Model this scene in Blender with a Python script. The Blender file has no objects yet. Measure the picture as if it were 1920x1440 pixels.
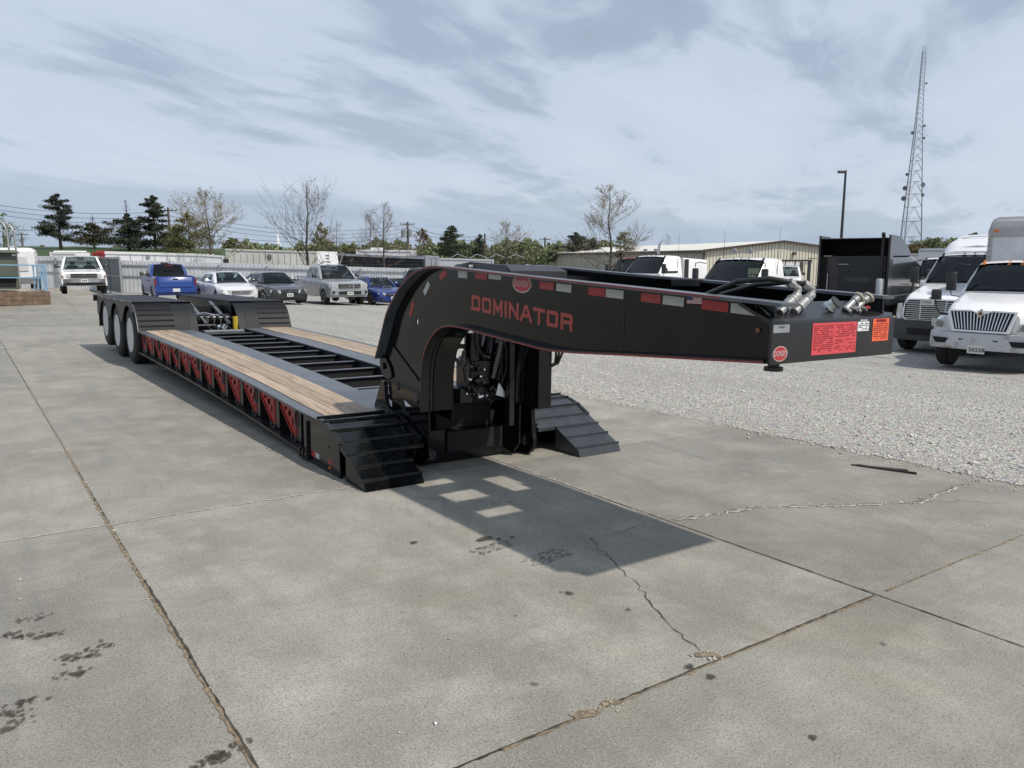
import bpy, math, random
import numpy as np
from mathutils import Vector, Matrix, geometry
random.seed(7); rng = np.random.default_rng(7)
S = bpy.context.scene
COL = S.collection
R = math.radians

# ------------------------------------------------------------------ frames
FPX = 1455.5
def basis(h, roll):
    th = math.atan((720-h)/FPX)
    F = Vector((0, math.cos(th), -math.sin(th))); U = Vector((0, math.sin(th), math.cos(th))); X = Vector((1, 0, 0))
    c, s = math.cos(roll), math.sin(roll)
    return F, U*c+X*s, X*c-U*s
gF, gU, gX = basis(485, 0)                 # camera in the level world
pF, pU, pX = basis(516.3, R(-0.66))        # camera as seen from the gently sloping pavement
Bg = Matrix((gX, gF, gU)).transposed(); Bp = Matrix((pX, pF, pU)).transposed()
P2W = Bg @ Bp.transposed()                 # pavement axes -> world axes
EYE = Vector((0, 0, 1.62))
yaw = 0.6166
latp = Vector((math.cos(yaw), math.sin(yaw), 0)); lonp = Vector((-math.sin(yaw), math.cos(yaw), 0))
lat = P2W @ latp; lon = P2W @ lonp; upv = P2W @ Vector((0, 0, 1))
ORG = EYE + P2W @ Vector((-1.0852, 5.6163, -1.6164))
M = Matrix((lat, lon, upv)).transposed().to_4x4(); M.translation = ORG     # local (lateral, along, up) -> world
Mi = M.inverted()
def at(u, v, d):
    "world point d metres ahead that lies in the direction u, v of the view"
    r = gF + gX*((u-960)/FPX) + gU*((720-v)/FPX)
    return EYE + r*(d/r.y)

# ------------------------------------------------------------------ camera, sky, sun
cd = bpy.data.cameras.new('camera'); cam = bpy.data.objects.new('camera', cd); COL.objects.link(cam)
cm = Matrix((gX, gU, -gF)).transposed().to_4x4(); cm.translation = EYE; cam.matrix_world = cm
cd.sensor_width = 36; cd.lens = FPX/1920*36; cd.clip_start = 0.05; cd.clip_end = 4000
S.camera = cam
S.view_settings.view_transform = 'Standard'; S.view_settings.look = 'None'; S.view_settings.exposure = 0.0; S.view_settings.gamma = 1
S.view_settings.use_curve_mapping = False
sunv = (M.to_3x3() @ Vector((0.275, -0.685, 1.0))).normalized()          # towards the sun
el = math.asin(sunv.z); az = math.atan2(sunv.x, sunv.y)
sd = bpy.data.lights.new('sun', 'SUN'); sd.energy = 3.9; sd.angle = R(1.4); sd.color = (1, 0.93, 0.83)
so = bpy.data.objects.new('sun', sd); COL.objects.link(so); so.rotation_euler = sunv.to_track_quat('Z', 'Y').to_euler(); so.location = (0, 0, 60)
W = bpy.data.worlds.new('World'); S.world = W; W.use_nodes = True
nt = W.node_tree; nt.nodes.clear()
def N(t, kind, **kw):
    n = t.nodes.new(kind)
    for k, v in kw.items():
        if k[0] == '_': setattr(n, k[1:], v)
        else: n.inputs[k.replace('__', ' ')].default_value = v
    return n
out = N(nt, 'ShaderNodeOutputWorld'); bg = N(nt, 'ShaderNodeBackground', Strength=0.1)
sky = N(nt, 'ShaderNodeTexSky', _sky_type='NISHITA', _sun_disc=False, _sun_elevation=el, _sun_rotation=az)
sky.dust_density = 2.0
tc = N(nt, 'ShaderNodeTexCoord'); sep = N(nt, 'ShaderNodeSeparateXYZ'); nt.links.new(tc.outputs['Generated'], sep.inputs[0])
def math_n(t, op, a, b=None, c=None, clamp=False):
    n = t.nodes.new('ShaderNodeMath'); n.operation = op; n.use_clamp = clamp
    for i, x in enumerate((a, b, c)):
        if x is None: continue
        if isinstance(x, (int, float)): n.inputs[i].default_value = x
        else: t.links.new(x, n.inputs[i])
    return n.outputs[0]
zc = math_n(nt, 'MAXIMUM', sep.outputs[2], 0.0)
zc = math_n(nt, 'ADD', zc, 0.11)
cx = math_n(nt, 'DIVIDE', sep.outputs[0], zc); cy = math_n(nt, 'DIVIDE', sep.outputs[1], zc)
# cloud streets run away towards the far right
ca, sa = math.cos(R(-26)), math.sin(R(-26))
ax = math_n(nt, 'ADD', math_n(nt, 'MULTIPLY', cx, ca), math_n(nt, 'MULTIPLY', cy, sa))
ay = math_n(nt, 'SUBTRACT', math_n(nt, 'MULTIPLY', cy, ca), math_n(nt, 'MULTIPLY', cx, sa))
comb = N(nt, 'ShaderNodeCombineXYZ'); nt.links.new(math_n(nt, 'MULTIPLY', ax, 1.25), comb.inputs[0]); nt.links.new(math_n(nt, 'MULTIPLY', ay, 0.52), comb.inputs[1])
comb.inputs[2].default_value = 6.7
n1 = N(nt, 'ShaderNodeTexNoise', Scale=0.85, Detail=9.0, Roughness=0.5, Distortion=0.35); nt.links.new(comb.outputs[0], n1.inputs['Vector'])
n2 = N(nt, 'ShaderNodeTexNoise', Scale=2.6, Detail=8.0, Roughness=0.6, Distortion=0.6); nt.links.new(comb.outputs[0], n2.inputs['Vector'])
mixn = math_n(nt, 'ADD', math_n(nt, 'MULTIPLY', n1.outputs['Fac'], 0.72), math_n(nt, 'MULTIPLY', n2.outputs['Fac'], 0.28))
# a low far bank of cloud near the horizon
lowb = math_n(nt, 'SUBTRACT', 1.0, math_n(nt, 'MULTIPLY', sep.outputs[2], 11.0), clamp=True)
mixn = math_n(nt, 'ADD', mixn, math_n(nt, 'MULTIPLY', lowb, 0.035))
rp = N(nt, 'ShaderNodeValToRGB'); nt.links.new(mixn, rp.inputs[0])
e = rp.color_ramp.elements; e[0].position = 0.42; e[0].color = (6.4, 7.15, 8.55, 1); e[1].position = 0.76; e[1].color = (3.4, 4.2, 5.2, 1)
m_ = rp.color_ramp.elements.new(0.515); m_.color = (5.9, 6.7, 8.1, 1)
m_ = rp.color_ramp.elements.new(0.575); m_.color = (4.1, 4.95, 6.25, 1)
mx = N(nt, 'ShaderNodeMix', _data_type='RGBA'); mx.inputs[0].default_value = 0.90
nt.links.new(sky.outputs[0], mx.inputs[6]); nt.links.new(rp.outputs[0], mx.inputs[7])
# whiter towards the horizon
hz = math_n(nt, 'POWER', math_n(nt, 'SUBTRACT', 1.0, math_n(nt, 'MULTIPLY', sep.outputs[2], 2.6), clamp=True), 2.0)
mh = N(nt, 'ShaderNodeMix', _data_type='RGBA'); nt.links.new(math_n(nt, 'MULTIPLY', hz, 0.42), mh.inputs[0]); nt.links.new(mx.outputs[2], mh.inputs[6]); mh.inputs[7].default_value = (6.5, 7.35, 8.3, 1)
# long blue-grey bank of cloud low over the left horizon
azm = math_n(nt, 'DIVIDE', sep.outputs[0], math_n(nt, 'MAXIMUM', sep.outputs[1], 0.05))
edge_ = math_n(nt, 'ADD', sep.outputs[2], math_n(nt, 'MULTIPLY', math_n(nt, 'SUBTRACT', n2.outputs['Fac'], 0.5), 0.05))
edge_ = math_n(nt, 'ADD', edge_, math_n(nt, 'MULTIPLY', azm, 0.055))
bk = N(nt, 'ShaderNodeMapRange'); nt.links.new(edge_, bk.inputs[0]); bk.inputs[1].default_value = 0.062; bk.inputs[2].default_value = 0.045; bk.clamp = True
mb = N(nt, 'ShaderNodeMix', _data_type='RGBA'); nt.links.new(math_n(nt, 'MULTIPLY', bk.outputs[0], 0.62), mb.inputs[0]); nt.links.new(mh.outputs[2], mb.inputs[6]); mb.inputs[7].default_value = (3.9, 4.8, 6.1, 1)
nt.links.new(mb.outputs[2], bg.inputs[0]); nt.links.new(bg.outputs[0], out.inputs[0])

# ------------------------------------------------------------------ materials
MAT = {}
def mat(name, col, rough=0.5, metal=0.0, var=0.0, scale=4.0, bump=0.0, bscale=60.0, coat=0.0, spec=0.5, dirt=None, trans=0, emit=None):
    if name in MAT: return MAT[name]
    m = bpy.data.materials.new(name); m.use_nodes = True; t = m.node_tree; b = t.nodes['Principled BSDF']
    b.inputs['Base Color'].default_value = (*col, 1); b.inputs['Roughness'].default_value = rough; b.inputs['Metallic'].default_value = metal
    b.inputs['Coat Weight'].default_value = coat; b.inputs['Coat Roughness'].default_value = 0.06; b.inputs['Specular IOR Level'].default_value = spec
    tc = t.nodes.new('ShaderNodeTexCoord')
    if var > 0 or dirt:
        n = N(t, 'ShaderNodeTexNoise', Scale=scale, Detail=7.0, Roughness=0.6); t.links.new(tc.outputs['Object'], n.inputs['Vector'])
        r = t.nodes.new('ShaderNodeValToRGB'); t.links.new(n.outputs['Fac'], r.inputs[0])
        lo = tuple(c*(1-var) for c in col) if not dirt else col
        hi = tuple(min(1, c*(1+var)) for c in col) if not dirt else dirt
        r.color_ramp.elements[0].position = 0.35 if not dirt else 0.5; r.color_ramp.elements[0].color = (*lo, 1)
        r.color_ramp.elements[1].position = 0.68 if not dirt else 0.72; r.color_ramp.elements[1].color = (*hi, 1)
        t.links.new(r.outputs[0], b.inputs['Base Color'])
        rr = math_n(t, 'MULTIPLY_ADD', n.outputs['Fac'], 0.18, max(0.02, rough-0.09)); t.links.new(rr, b.inputs['Roughness'])
    if bump > 0:
        n = N(t, 'ShaderNodeTexNoise', Scale=bscale, Detail=4.0); t.links.new(tc.outputs['Object'], n.inputs['Vector'])
        bp = N(t, 'ShaderNodeBump', Strength=bump, Distance=0.01); t.links.new(n.outputs['Fac'], bp.inputs['Height']); t.links.new(bp.outputs[0], b.inputs['Normal'])
    MAT[name] = m
    return m
BLK = mat('trailer_black_paint', (0.005, 0.006, 0.0065), 0.12, var=0.5, scale=2.2, bump=0.22, bscale=1.3, spec=.36)
BLKM = mat('black_steel_worn', (0.009, 0.010, 0.011), 0.34, var=0.4, scale=9, bump=0.1, bscale=40)
GRYF = mat('scuffed_grey_black_steel', (0.085, 0.095, 0.108), 0.40, var=0.25, scale=6, bump=0.1, bscale=80)
RED = mat('outrigger_red', (0.30, 0.018, 0.016), 0.34, var=0.25, scale=14)
DRED = mat('decal_red', (0.36, 0.035, 0.03), 0.4, var=0.1, scale=30)
PINK = mat('red_sticker', (0.62, 0.07, 0.08), 0.5)
ORNG = mat('orange_sticker', (0.78, 0.13, 0.05), 0.5)
WSTK = mat('white_sticker', (0.75, 0.76, 0.76), 0.5)
TAPEW = mat('reflective_white', (0.42, 0.44, 0.43), 0.35, var=0.12, scale=60)
TAPER = mat('reflective_red', (0.36, 0.015, 0.015), 0.3, var=0.1, scale=60)
RUB = mat('tyre_rubber', (0.018, 0.017, 0.016), 0.75, var=0.35, scale=8, bump=0.2, bscale=50)
HOSE = mat('hose_rubber', (0.012, 0.012, 0.013), 0.38)
RIMW = mat('rim_silver_white', (0.50, 0.52, 0.53), 0.4, var=0.08, scale=6)
ALU = mat('aluminium', (0.55, 0.56, 0.57), 0.3, metal=0.9, var=0.1, scale=10)
CHR = mat('chrome', (0.7, 0.7, 0.7), 0.12, metal=1.0)
ZINC = mat('zinc_fitting', (0.36, 0.36, 0.35), 0.45, metal=0.7, var=0.2, scale=30)
IVORY = mat('ivory_knob', (0.6, 0.55, 0.42), 0.45)
YEL = mat('yellow_canister', (0.45, 0.33, 0.02), 0.4)
DARK = mat('dark_void', (0.006, 0.006, 0.006), 0.8)  # near black; on recessed parts it also carries their shade
def glassmat(name, tint, refl=1.45):
    m = bpy.data.materials.new(name); m.use_nodes = True; t = m.node_tree; t.nodes.clear(); o = t.nodes.new('ShaderNodeOutputMaterial')
    tr = t.nodes.new('ShaderNodeBsdfTransparent'); tr.inputs[0].default_value = (*tint, 1); gl = t.nodes.new('ShaderNodeBsdfGlossy'); gl.inputs['Roughness'].default_value = 0.02; gl.inputs['Color'].default_value = (.9, .95, .95, 1)
    fr = t.nodes.new('ShaderNodeFresnel'); fr.inputs[0].default_value = refl; mx = t.nodes.new('ShaderNodeMixShader'); t.links.new(fr.outputs[0], mx.inputs[0]); t.links.new(tr.outputs[0], mx.inputs[1]); t.links.new(gl.outputs[0], mx.inputs[2]); t.links.new(mx.outputs[0], o.inputs[0])
    MAT[name] = m; return m
GLASS = glassmat('window_glass', (0.42, 0.47, 0.45)); GLASSG = glassmat('window_glass_light', (0.60, 0.68, 0.64)); GLASST = glassmat('tinted_glass', (0.16, 0.17, 0.17)); PANE = mat('dark_pane', (0.02, 0.025, 0.025), .05)
SEAT = mat('seat_cloth', (0.05, 0.05, 0.052), .85); DASH = mat('dashboard', (0.03, 0.03, 0.032), .7)
BLKP = mat('black_plastic', (0.018, 0.018, 0.019), 0.55)
LAMP = mat('headlamp_lens', (0.42, 0.42, 0.38), 0.12, var=0.25, scale=14, spec=0.8)
LAMPR = mat('tail_lamp', (0.16, 0.008, 0.008), 0.15)
AMB = mat('amber_lens', (0.55, 0.16, 0.03), 0.2)
PLATE = mat('number_plate', (0.62, 0.64, 0.6), 0.45)
FLAGB = mat('flag_blue', (0.03, 0.04, 0.16), 0.45)
FLAGR = mat('flag_red', (0.4, 0.02, 0.03), 0.45)
WPNT = mat('white_vehicle_paint', (0.80, 0.80, 0.80), 0.22, var=0.04, scale=3, coat=0.4)
WPNT2 = mat('dull_white_paint', (0.62, 0.63, 0.64), 0.4, var=0.1, scale=2)
BLUP = mat('bright_blue_paint', (0.012, 0.05, 0.24), 0.3, coat=0.3)
SUBB = mat('rally_blue_paint', (0.010, 0.028, 0.15), 0.25, coat=0.4)
SILV = mat('silver_paint', (0.36, 0.37, 0.38), 0.27, metal=0.35, coat=0.5)
SEDW = mat('pale_silver_paint', (0.66, 0.67, 0.69), 0.24, metal=0.1, coat=0.5)
ACCG = mat('charcoal_paint', (0.018, 0.02, 0.024), 0.2, coat=0.6)
NAVY = mat('navy_black_paint', (0.010, 0.014, 0.022), 0.22, coat=0.5)
REDP = mat('truck_red_paint', (0.35, 0.03, 0.03), 0.3, coat=0.4)
BTRK = mat('black_truck_paint', (0.012, 0.013, 0.015), 0.2, coat=0.4)
RUSTB = mat('rusty_bumper', (0.50, 0.51, 0.52), 0.42, scale=3.2, dirt=(0.14, 0.07, 0.03))
CHMBR = mat('dull_chrome_bumper', (0.5, 0.5, 0.5), 0.25, metal=0.8, var=0.15, scale=4)
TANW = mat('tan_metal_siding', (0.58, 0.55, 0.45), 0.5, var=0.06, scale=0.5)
ROOFW = mat('white_metal_roof', (0.66, 0.64, 0.57), 0.5, var=0.05, scale=0.4)
BRNT = mat('brown_trim', (0.06, 0.045, 0.035), 0.5)
FENC = mat('galvanised_fence', (0.56, 0.58, 0.60), 0.5, metal=0.1, var=0.14, scale=1.3)
FENR = mat('fence_rail', (0.30, 0.32, 0.34), 0.5, metal=0.3)
GATE = mat('grey_gate', (0.11, 0.125, 0.135), 0.55, var=0.15, scale=2)
CONT = mat('container_white', (0.50, 0.51, 0.48), 0.55, var=0.14, scale=0.7)
TRFG = mat('drab_green_steel', (0.085, 0.10, 0.075), 0.5, var=0.12, scale=1.5)
TIMB = mat('retaining_timber', (0.16, 0.11, 0.075), 0.85, var=0.35, scale=5, bump=0.4, bscale=30)
RAILB = mat('pale_blue_rail', (0.18, 0.33, 0.47), 0.45)
POLE = mat('weathered_pole', (0.12, 0.10, 0.085), 0.9, var=0.25, scale=2)
STEELD = mat('dark_lamp_post', (0.03, 0.032, 0.035), 0.5)
TOWR = mat('galvanised_tower', (0.22, 0.24, 0.26), 0.5, metal=0.2)
BARK = mat('bark', (0.075, 0.06, 0.05), 0.95, var=0.3, scale=6)
BARKG = mat('grey_bark', (0.11, 0.095, 0.08), 0.95, var=0.3, scale=6)
WIRE = mat('wire', (0.03, 0.03, 0.032), 0.6)
STONE = mat('limestone_chip', (0.48, 0.46, 0.41), 0.9, var=0.5, scale=9)
STRIPE = mat('stripe_red', (0.20, 0.03, 0.027), 0.45)
STAIN = mat('oil_stain', (0.075, 0.07, 0.058), 0.45, var=0.3, scale=30)
def stainmat(name, col, dens):
    m = bpy.data.materials.new(name); m.use_nodes = True; t = m.node_tree; b = t.nodes['Principled BSDF']; b.inputs['Base Color'].default_value = (*col, 1); b.inputs['Roughness'].default_value = .6; b.inputs['Specular IOR Level'].default_value = .25
    a = t.nodes.new('ShaderNodeAttribute'); a.attribute_name = 'soak'; g = t.nodes.new('ShaderNodeTexCoord'); n = N(t, 'ShaderNodeTexNoise', Scale=70.0, Detail=5.0); t.links.new(g.outputs['Object'], n.inputs[0])
    v = math_n(t, 'MULTIPLY', a.outputs['Fac'], math_n(t, 'MULTIPLY_ADD', n.outputs['Fac'], 1.6, .1)); t.links.new(math_n(t, 'MULTIPLY', math_n(t, 'MINIMUM', v, 1.0), dens), b.inputs['Alpha']); MAT[name] = m; return m
STAIN = stainmat('oil_stain', (0.05, 0.046, 0.038), .80)
CRK = mat('crack_fill', (0.05, 0.043, 0.034), 0.95, var=0.5, scale=20)
RUST = mat('rusty_strip', (0.045, 0.032, 0.028), 0.8, var=0.4, scale=20)
def leafmat(name, a, b):
    if name in MAT: return MAT[name]
    m = bpy.data.materials.new(name); m.use_nodes = True; t = m.node_tree; bs = t.nodes['Principled BSDF']
    g = t.nodes.new('ShaderNodeTexCoord'); n = N(t, 'ShaderNodeTexNoise', Scale=1.1, Detail=3.0); t.links.new(g.outputs['Object'], n.inputs[0])
    r = t.nodes.new('ShaderNodeValToRGB'); t.links.new(n.outputs['Fac'], r.inputs[0])
    r.color_ramp.elements[0].position = 0.35; r.color_ramp.elements[0].color = (*a, 1); r.color_ramp.elements[1].position = 0.65; r.color_ramp.elements[1].color = (*b, 1)
    t.links.new(r.outputs[0], bs.inputs['Base Color']); bs.inputs['Roughness'].default_value = 0.7; bs.inputs['Specular IOR Level'].default_value = 0.2
    MAT[name] = m; return m
PINE = leafmat('pine_needles', (0.026, 0.036, 0.024), (0.06, 0.072, 0.045))
PINE2 = leafmat('brown_pine_needles', (0.035, 0.035, 0.018), (0.075, 0.065, 0.036))
BLOS = leafmat('bud_leaves', (0.25, 0.215, 0.14), (0.38, 0.345, 0.245))
YGRN = leafmat('spring_leaves', (0.075, 0.085, 0.03), (0.14, 0.14, 0.055))
FARG = leafmat('hazed_far_leaves', (0.12, 0.145, 0.075), (0.21, 0.235, 0.125))  # distance haze is mixed into this paler leaf colour
GRAS = leafmat('grass_bank_green', (0.035, 0.058, 0.020), (0.055, 0.085, 0.028))

def concrete():
    m = bpy.data.materials.new('worn_concrete'); m.use_nodes = True; t = m.node_tree; b = t.nodes['Principled BSDF']
    g = t.nodes.new('ShaderNodeTexCoord'); P = g.outputs['Object']; L = t.links.new
    oi = t.nodes.new('ShaderNodeObjectInfo')
    def noise(s, d=8., r=.6, dist=0., vec=P):
        n = N(t, 'ShaderNodeTexNoise', Scale=s, Detail=d, Roughness=r, Distortion=dist); L(vec, n.inputs['Vector']); return n.outputs['Fac']
    def mix(fac, a, bcol, mode='MIX'):
        n = t.nodes.new('ShaderNodeMix'); n.data_type = 'RGBA'; n.blend_type = mode
        if isinstance(fac, float): n.inputs[0].default_value = fac
        else: L(fac, n.inputs[0])
        if isinstance(a, tuple): n.inputs[6].default_value = (*a, 1)
        else: L(a, n.inputs[6])
        if isinstance(bcol, tuple): n.inputs[7].default_value = (*bcol, 1)
        else: L(bcol, n.inputs[7])
        return n.outputs[2]
    def ramp(v, p0, p1):
        n = t.nodes.new('ShaderNodeMapRange'); n.clamp = True; L(v, n.inputs[0]); n.inputs[1].default_value = p0; n.inputs[2].default_value = p1; return n.outputs[0]
    mp = N(t, 'ShaderNodeMapping'); mp.inputs['Scale'].default_value = (2.6, 0.35, 1); mp.inputs['Rotation'].default_value = (0, 0, R(7)); L(P, mp.inputs[0])
    c = mix(ramp(noise(0.55), .38, .64), (0.205, 0.194, 0.164), (0.29, 0.278, 0.240))
    c = mix(ramp(noise(2.3, 9, .65), .46, .70), c, (0.335, 0.320, 0.278))
    c = mix(math_n(t, 'MULTIPLY', ramp(noise(1.0, 10, .7, 1.6), .50, .72), 0.42), c, (0.14, 0.136, 0.120))
    c = mix(math_n(t, 'MULTIPLY', ramp(noise(1.6, 8, .6, .4, mp.outputs[0]), .50, .72), 0.42), c, (0.15, 0.147, 0.137))   # tyre sweeps
    mp2 = N(t, 'ShaderNodeMapping'); mp2.inputs['Scale'].default_value = (1.2, 26, 1); L(P, mp2.inputs[0])
    c = mix(math_n(t, 'MULTIPLY', ramp(noise(1.0, 6, .7, .3, mp2.outputs[0]), .48, .70), 0.28), c, (0.17, 0.163, 0.142))   # broom finish
    arc = N(t, 'ShaderNodeTexWave', Scale=2.6, Distortion=2.2, Detail=2.0); arc.wave_type = 'RINGS'; arc.rings_direction = 'Z'; ma = N(t, 'ShaderNodeMapping'); ma.inputs['Location'].default_value = (4.5, -1.5, 0); L(P, ma.inputs[0]); L(ma.outputs[0], arc.inputs['Vector']); arc.inputs['Detail Scale'].default_value = 2.0
    c = mix(math_n(t, 'MULTIPLY', math_n(t, 'MULTIPLY', ramp(arc.outputs['Fac'], .80, .98), ramp(noise(.45, 5, .6), .52, .64)), 0.15), c, (0.12, 0.118, 0.108))
    c = mix(math_n(t, 'MULTIPLY', ramp(noise(0.9, 4, .5, 2.5), .58, .66), 0.20), c, (0.30, 0.25, 0.17))
    # pits and sand grain
    fine = noise(95, 4, .7); c = mix(math_n(t, 'MULTIPLY', ramp(fine, .50, .64), .75), c, (0.10, 0.094, 0.078)); c = mix(math_n(t, 'MULTIPLY', ramp(noise(140, 3, .6), .56, .66), .5), c, (0.46, 0.45, 0.42))
    v = N(t, 'ShaderNodeTexVoronoi', Scale=5.5); L(P, v.inputs['Vector'])
    dots = math_n(t, 'MULTIPLY', math_n(t, 'LESS_THAN', v.outputs['Distance'], 0.07), math_n(t, 'GREATER_THAN', noise(1.7, 2), .53))
    c = mix(math_n(t, 'MULTIPLY', dots, .22), c, (0.06, 0.057, 0.05))
    hs = t.nodes.new('ShaderNodeHueSaturation'); L(c, hs.inputs['Color']); L(math_n(t, 'MULTIPLY_ADD', oi.outputs['Random'], 0.20, 0.93), hs.inputs['Value'])
    L(hs.outputs[0], b.inputs['Base Color'])
    L(math_n(t, 'MULTIPLY_ADD', noise(3.0), 0.25, 0.62), b.inputs['Roughness']); b.inputs['Specular IOR Level'].default_value = 0.3
    h = math_n(t, 'ADD', math_n(t, 'MULTIPLY', fine, 0.5), math_n(t, 'MULTIPLY', noise(12, 8, .6), .35))
    bp = N(t, 'ShaderNodeBump', Strength=0.3, Distance=0.005); L(h, bp.inputs['Height']); L(bp.outputs[0], b.inputs['Normal'])
    return m
CONC = concrete()
def gravel():
    m = bpy.data.materials.new('crushed_limestone'); m.use_nodes = True; t = m.node_tree; b = t.nodes['Principled BSDF']; L = t.links.new
    g = t.nodes.new('ShaderNodeTexCoord'); P = g.outputs['Object']
    v = N(t, 'ShaderNodeTexVoronoi', Scale=36.0); L(P, v.inputs['Vector'])
    v2 = N(t, 'ShaderNodeTexVoronoi', Scale=70.0); L(P, v2.inputs['Vector'])
    r = t.nodes.new('ShaderNodeValToRGB'); L(math_n(t, 'ADD', math_n(t, 'MULTIPLY', v.outputs['Distance'], .9), math_n(t, 'MULTIPLY', v2.outputs['Distance'], .35)), r.inputs[0])
    r.color_ramp.elements[0].position = 0.12; r.color_ramp.elements[0].color = (0.68, 0.65, 0.58, 1); r.color_ramp.elements[1].position = 0.85; r.color_ramp.elements[1].color = (0.16, 0.15, 0.125, 1)
    mp = N(t, 'ShaderNodeMapping'); mp.inputs['Scale'].default_value = (0.8, .18, 1); mp.inputs['Rotation'].default_value = (0, 0, R(-50)); L(P, mp.inputs[0])
    n = N(t, 'ShaderNodeTexNoise', Scale=0.9, Detail=9.0, Roughness=.65); L(mp.outputs[0], n.inputs['Vector'])
    rr = t.nodes.new('ShaderNodeMapRange'); L(n.outputs['Fac'], rr.inputs[0]); rr.inputs[1].default_value = .42; rr.inputs[2].default_value = .62
    mx = t.nodes.new('ShaderNodeMix'); mx.data_type = 'RGBA'; L(math_n(t, 'MULTIPLY', rr.outputs[0], .75), mx.inputs[0]); L(r.outputs[0], mx.inputs[6]); mx.inputs[7].default_value = (0.255, 0.24, 0.205, 1)
    mxl = t.nodes.new('ShaderNodeMix'); mxl.data_type = 'RGBA'; mxl.blend_type = 'MULTIPLY'; mxl.inputs[0].default_value = .5
    L(mx.outputs[2], mxl.inputs[6]); L(v.outputs['Color'], mxl.inputs[7])
    hs = t.nodes.new('ShaderNodeHueSaturation'); hs.inputs['Saturation'].default_value = .5; hs.inputs['Value'].default_value = 1.42; L(mxl.outputs[2], hs.inputs['Color'])
    L(hs.outputs[0], b.inputs['Base Color']); b.inputs['Roughness'].default_value = .92; b.inputs['Specular IOR Level'].default_value = .2
    bp = N(t, 'ShaderNodeBump', Strength=0.9, Distance=0.02); bp.invert = True; L(v.outputs['Distance'], bp.inputs['Height']); L(bp.outputs[0], b.inputs['Normal'])
    return m
GRAV = gravel()
def wood():
    m = bpy.data.materials.new('weathered_deck_wood'); m.use_nodes = True; t = m.node_tree; b = t.nodes['Principled BSDF']; L = t.links.new
    g = t.nodes.new('ShaderNodeTexCoord'); oi = t.nodes.new('ShaderNodeObjectInfo')
    mp = N(t, 'ShaderNodeMapping'); mp.inputs['Scale'].default_value = (22, 1.3, 22); L(g.outputs['Object'], mp.inputs[0])
    ad = t.nodes.new('ShaderNodeVectorMath'); ad.operation = 'ADD'; L(mp.outputs[0], ad.inputs[0]); cb = t.nodes.new('ShaderNodeCombineXYZ'); L(math_n(t, 'MULTIPLY', oi.outputs['Random'], 37.), cb.inputs[1]); L(cb.outputs[0], ad.inputs[1])
    n = N(t, 'ShaderNodeTexNoise', Scale=1.0, Detail=10.0, Roughness=.65, Distortion=.8); L(ad.outputs[0], n.inputs['Vector'])
    r = t.nodes.new('ShaderNodeValToRGB'); L(n.outputs['Fac'], r.inputs[0]); E = r.color_ramp.elements
    E[0].position = .30; E[0].color = (0.15, 0.11, 0.078, 1); E[1].position = .74; E[1].color = (0.43, 0.35, 0.265, 1); q = E.new(.48); q.color = (0.33, 0.255, 0.185, 1)
    n2 = N(t, 'ShaderNodeTexNoise', Scale=2.2, Detail=6.0); L(g.outputs['Object'], n2.inputs['Vector'])
    rr = t.nodes.new('ShaderNodeMapRange'); L(n2.outputs['Fac'], rr.inputs[0]); rr.inputs[1].default_value = .5; rr.inputs[2].default_value = .7
    mx = t.nodes.new('ShaderNodeMix'); mx.data_type = 'RGBA'; L(math_n(t, 'MULTIPLY', rr.outputs[0], .55), mx.inputs[0]); L(r.outputs[0], mx.inputs[6]); mx.inputs[7].default_value = (0.26, 0.215, 0.17, 1)
    hs = t.nodes.new('ShaderNodeHueSaturation'); L(mx.outputs[2], hs.inputs['Color']); L(math_n(t, 'MULTIPLY_ADD', oi.outputs['Random'], 0.3, 0.85), hs.inputs['Value'])
    L(hs.outputs[0], b.inputs['Base Color']); b.inputs['Roughness'].default_value = .75
    bp = N(t, 'ShaderNodeBump', Strength=.4, Distance=.003); L(n.outputs['Fac'], bp.inputs['Height']); L(bp.outputs[0], b.inputs['Normal'])
    return m
WOOD = wood()
def tread():
    "black diamond-tread steel, wet-looking in places"
    m = bpy.data.materials.new('tread_plate_black'); m.use_nodes = True; t = m.node_tree; b = t.nodes['Principled BSDF']; L = t.links.new
    b.inputs['Base Color'].default_value = (0.011, 0.013, 0.016, 1); b.inputs['Specular IOR Level'].default_value = .22
    g = t.nodes.new('ShaderNodeTexCoord'); mp = N(t, 'ShaderNodeMapping'); mp.inputs['Rotation'].default_value = (0, 0, R(45)); L(g.outputs['Object'], mp.inputs[0])
    c = N(t, 'ShaderNodeTexVoronoi', Scale=38.0); c.inputs['Randomness'].default_value = 0.0; L(mp.outputs[0], c.inputs['Vector'])
    bp = N(t, 'ShaderNodeBump', Strength=.6, Distance=.004); L(c.outputs['Distance'], bp.inputs['Height']); L(bp.outputs[0], b.inputs['Normal'])
    n = N(t, 'ShaderNodeTexNoise', Scale=3.0, Detail=6.0); L(g.outputs['Object'], n.inputs[0]); L(math_n(t, 'MULTIPLY_ADD', n.outputs['Fac'], .2, .45), b.inputs['Roughness'])
    return m
TREAD = tread()

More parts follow.
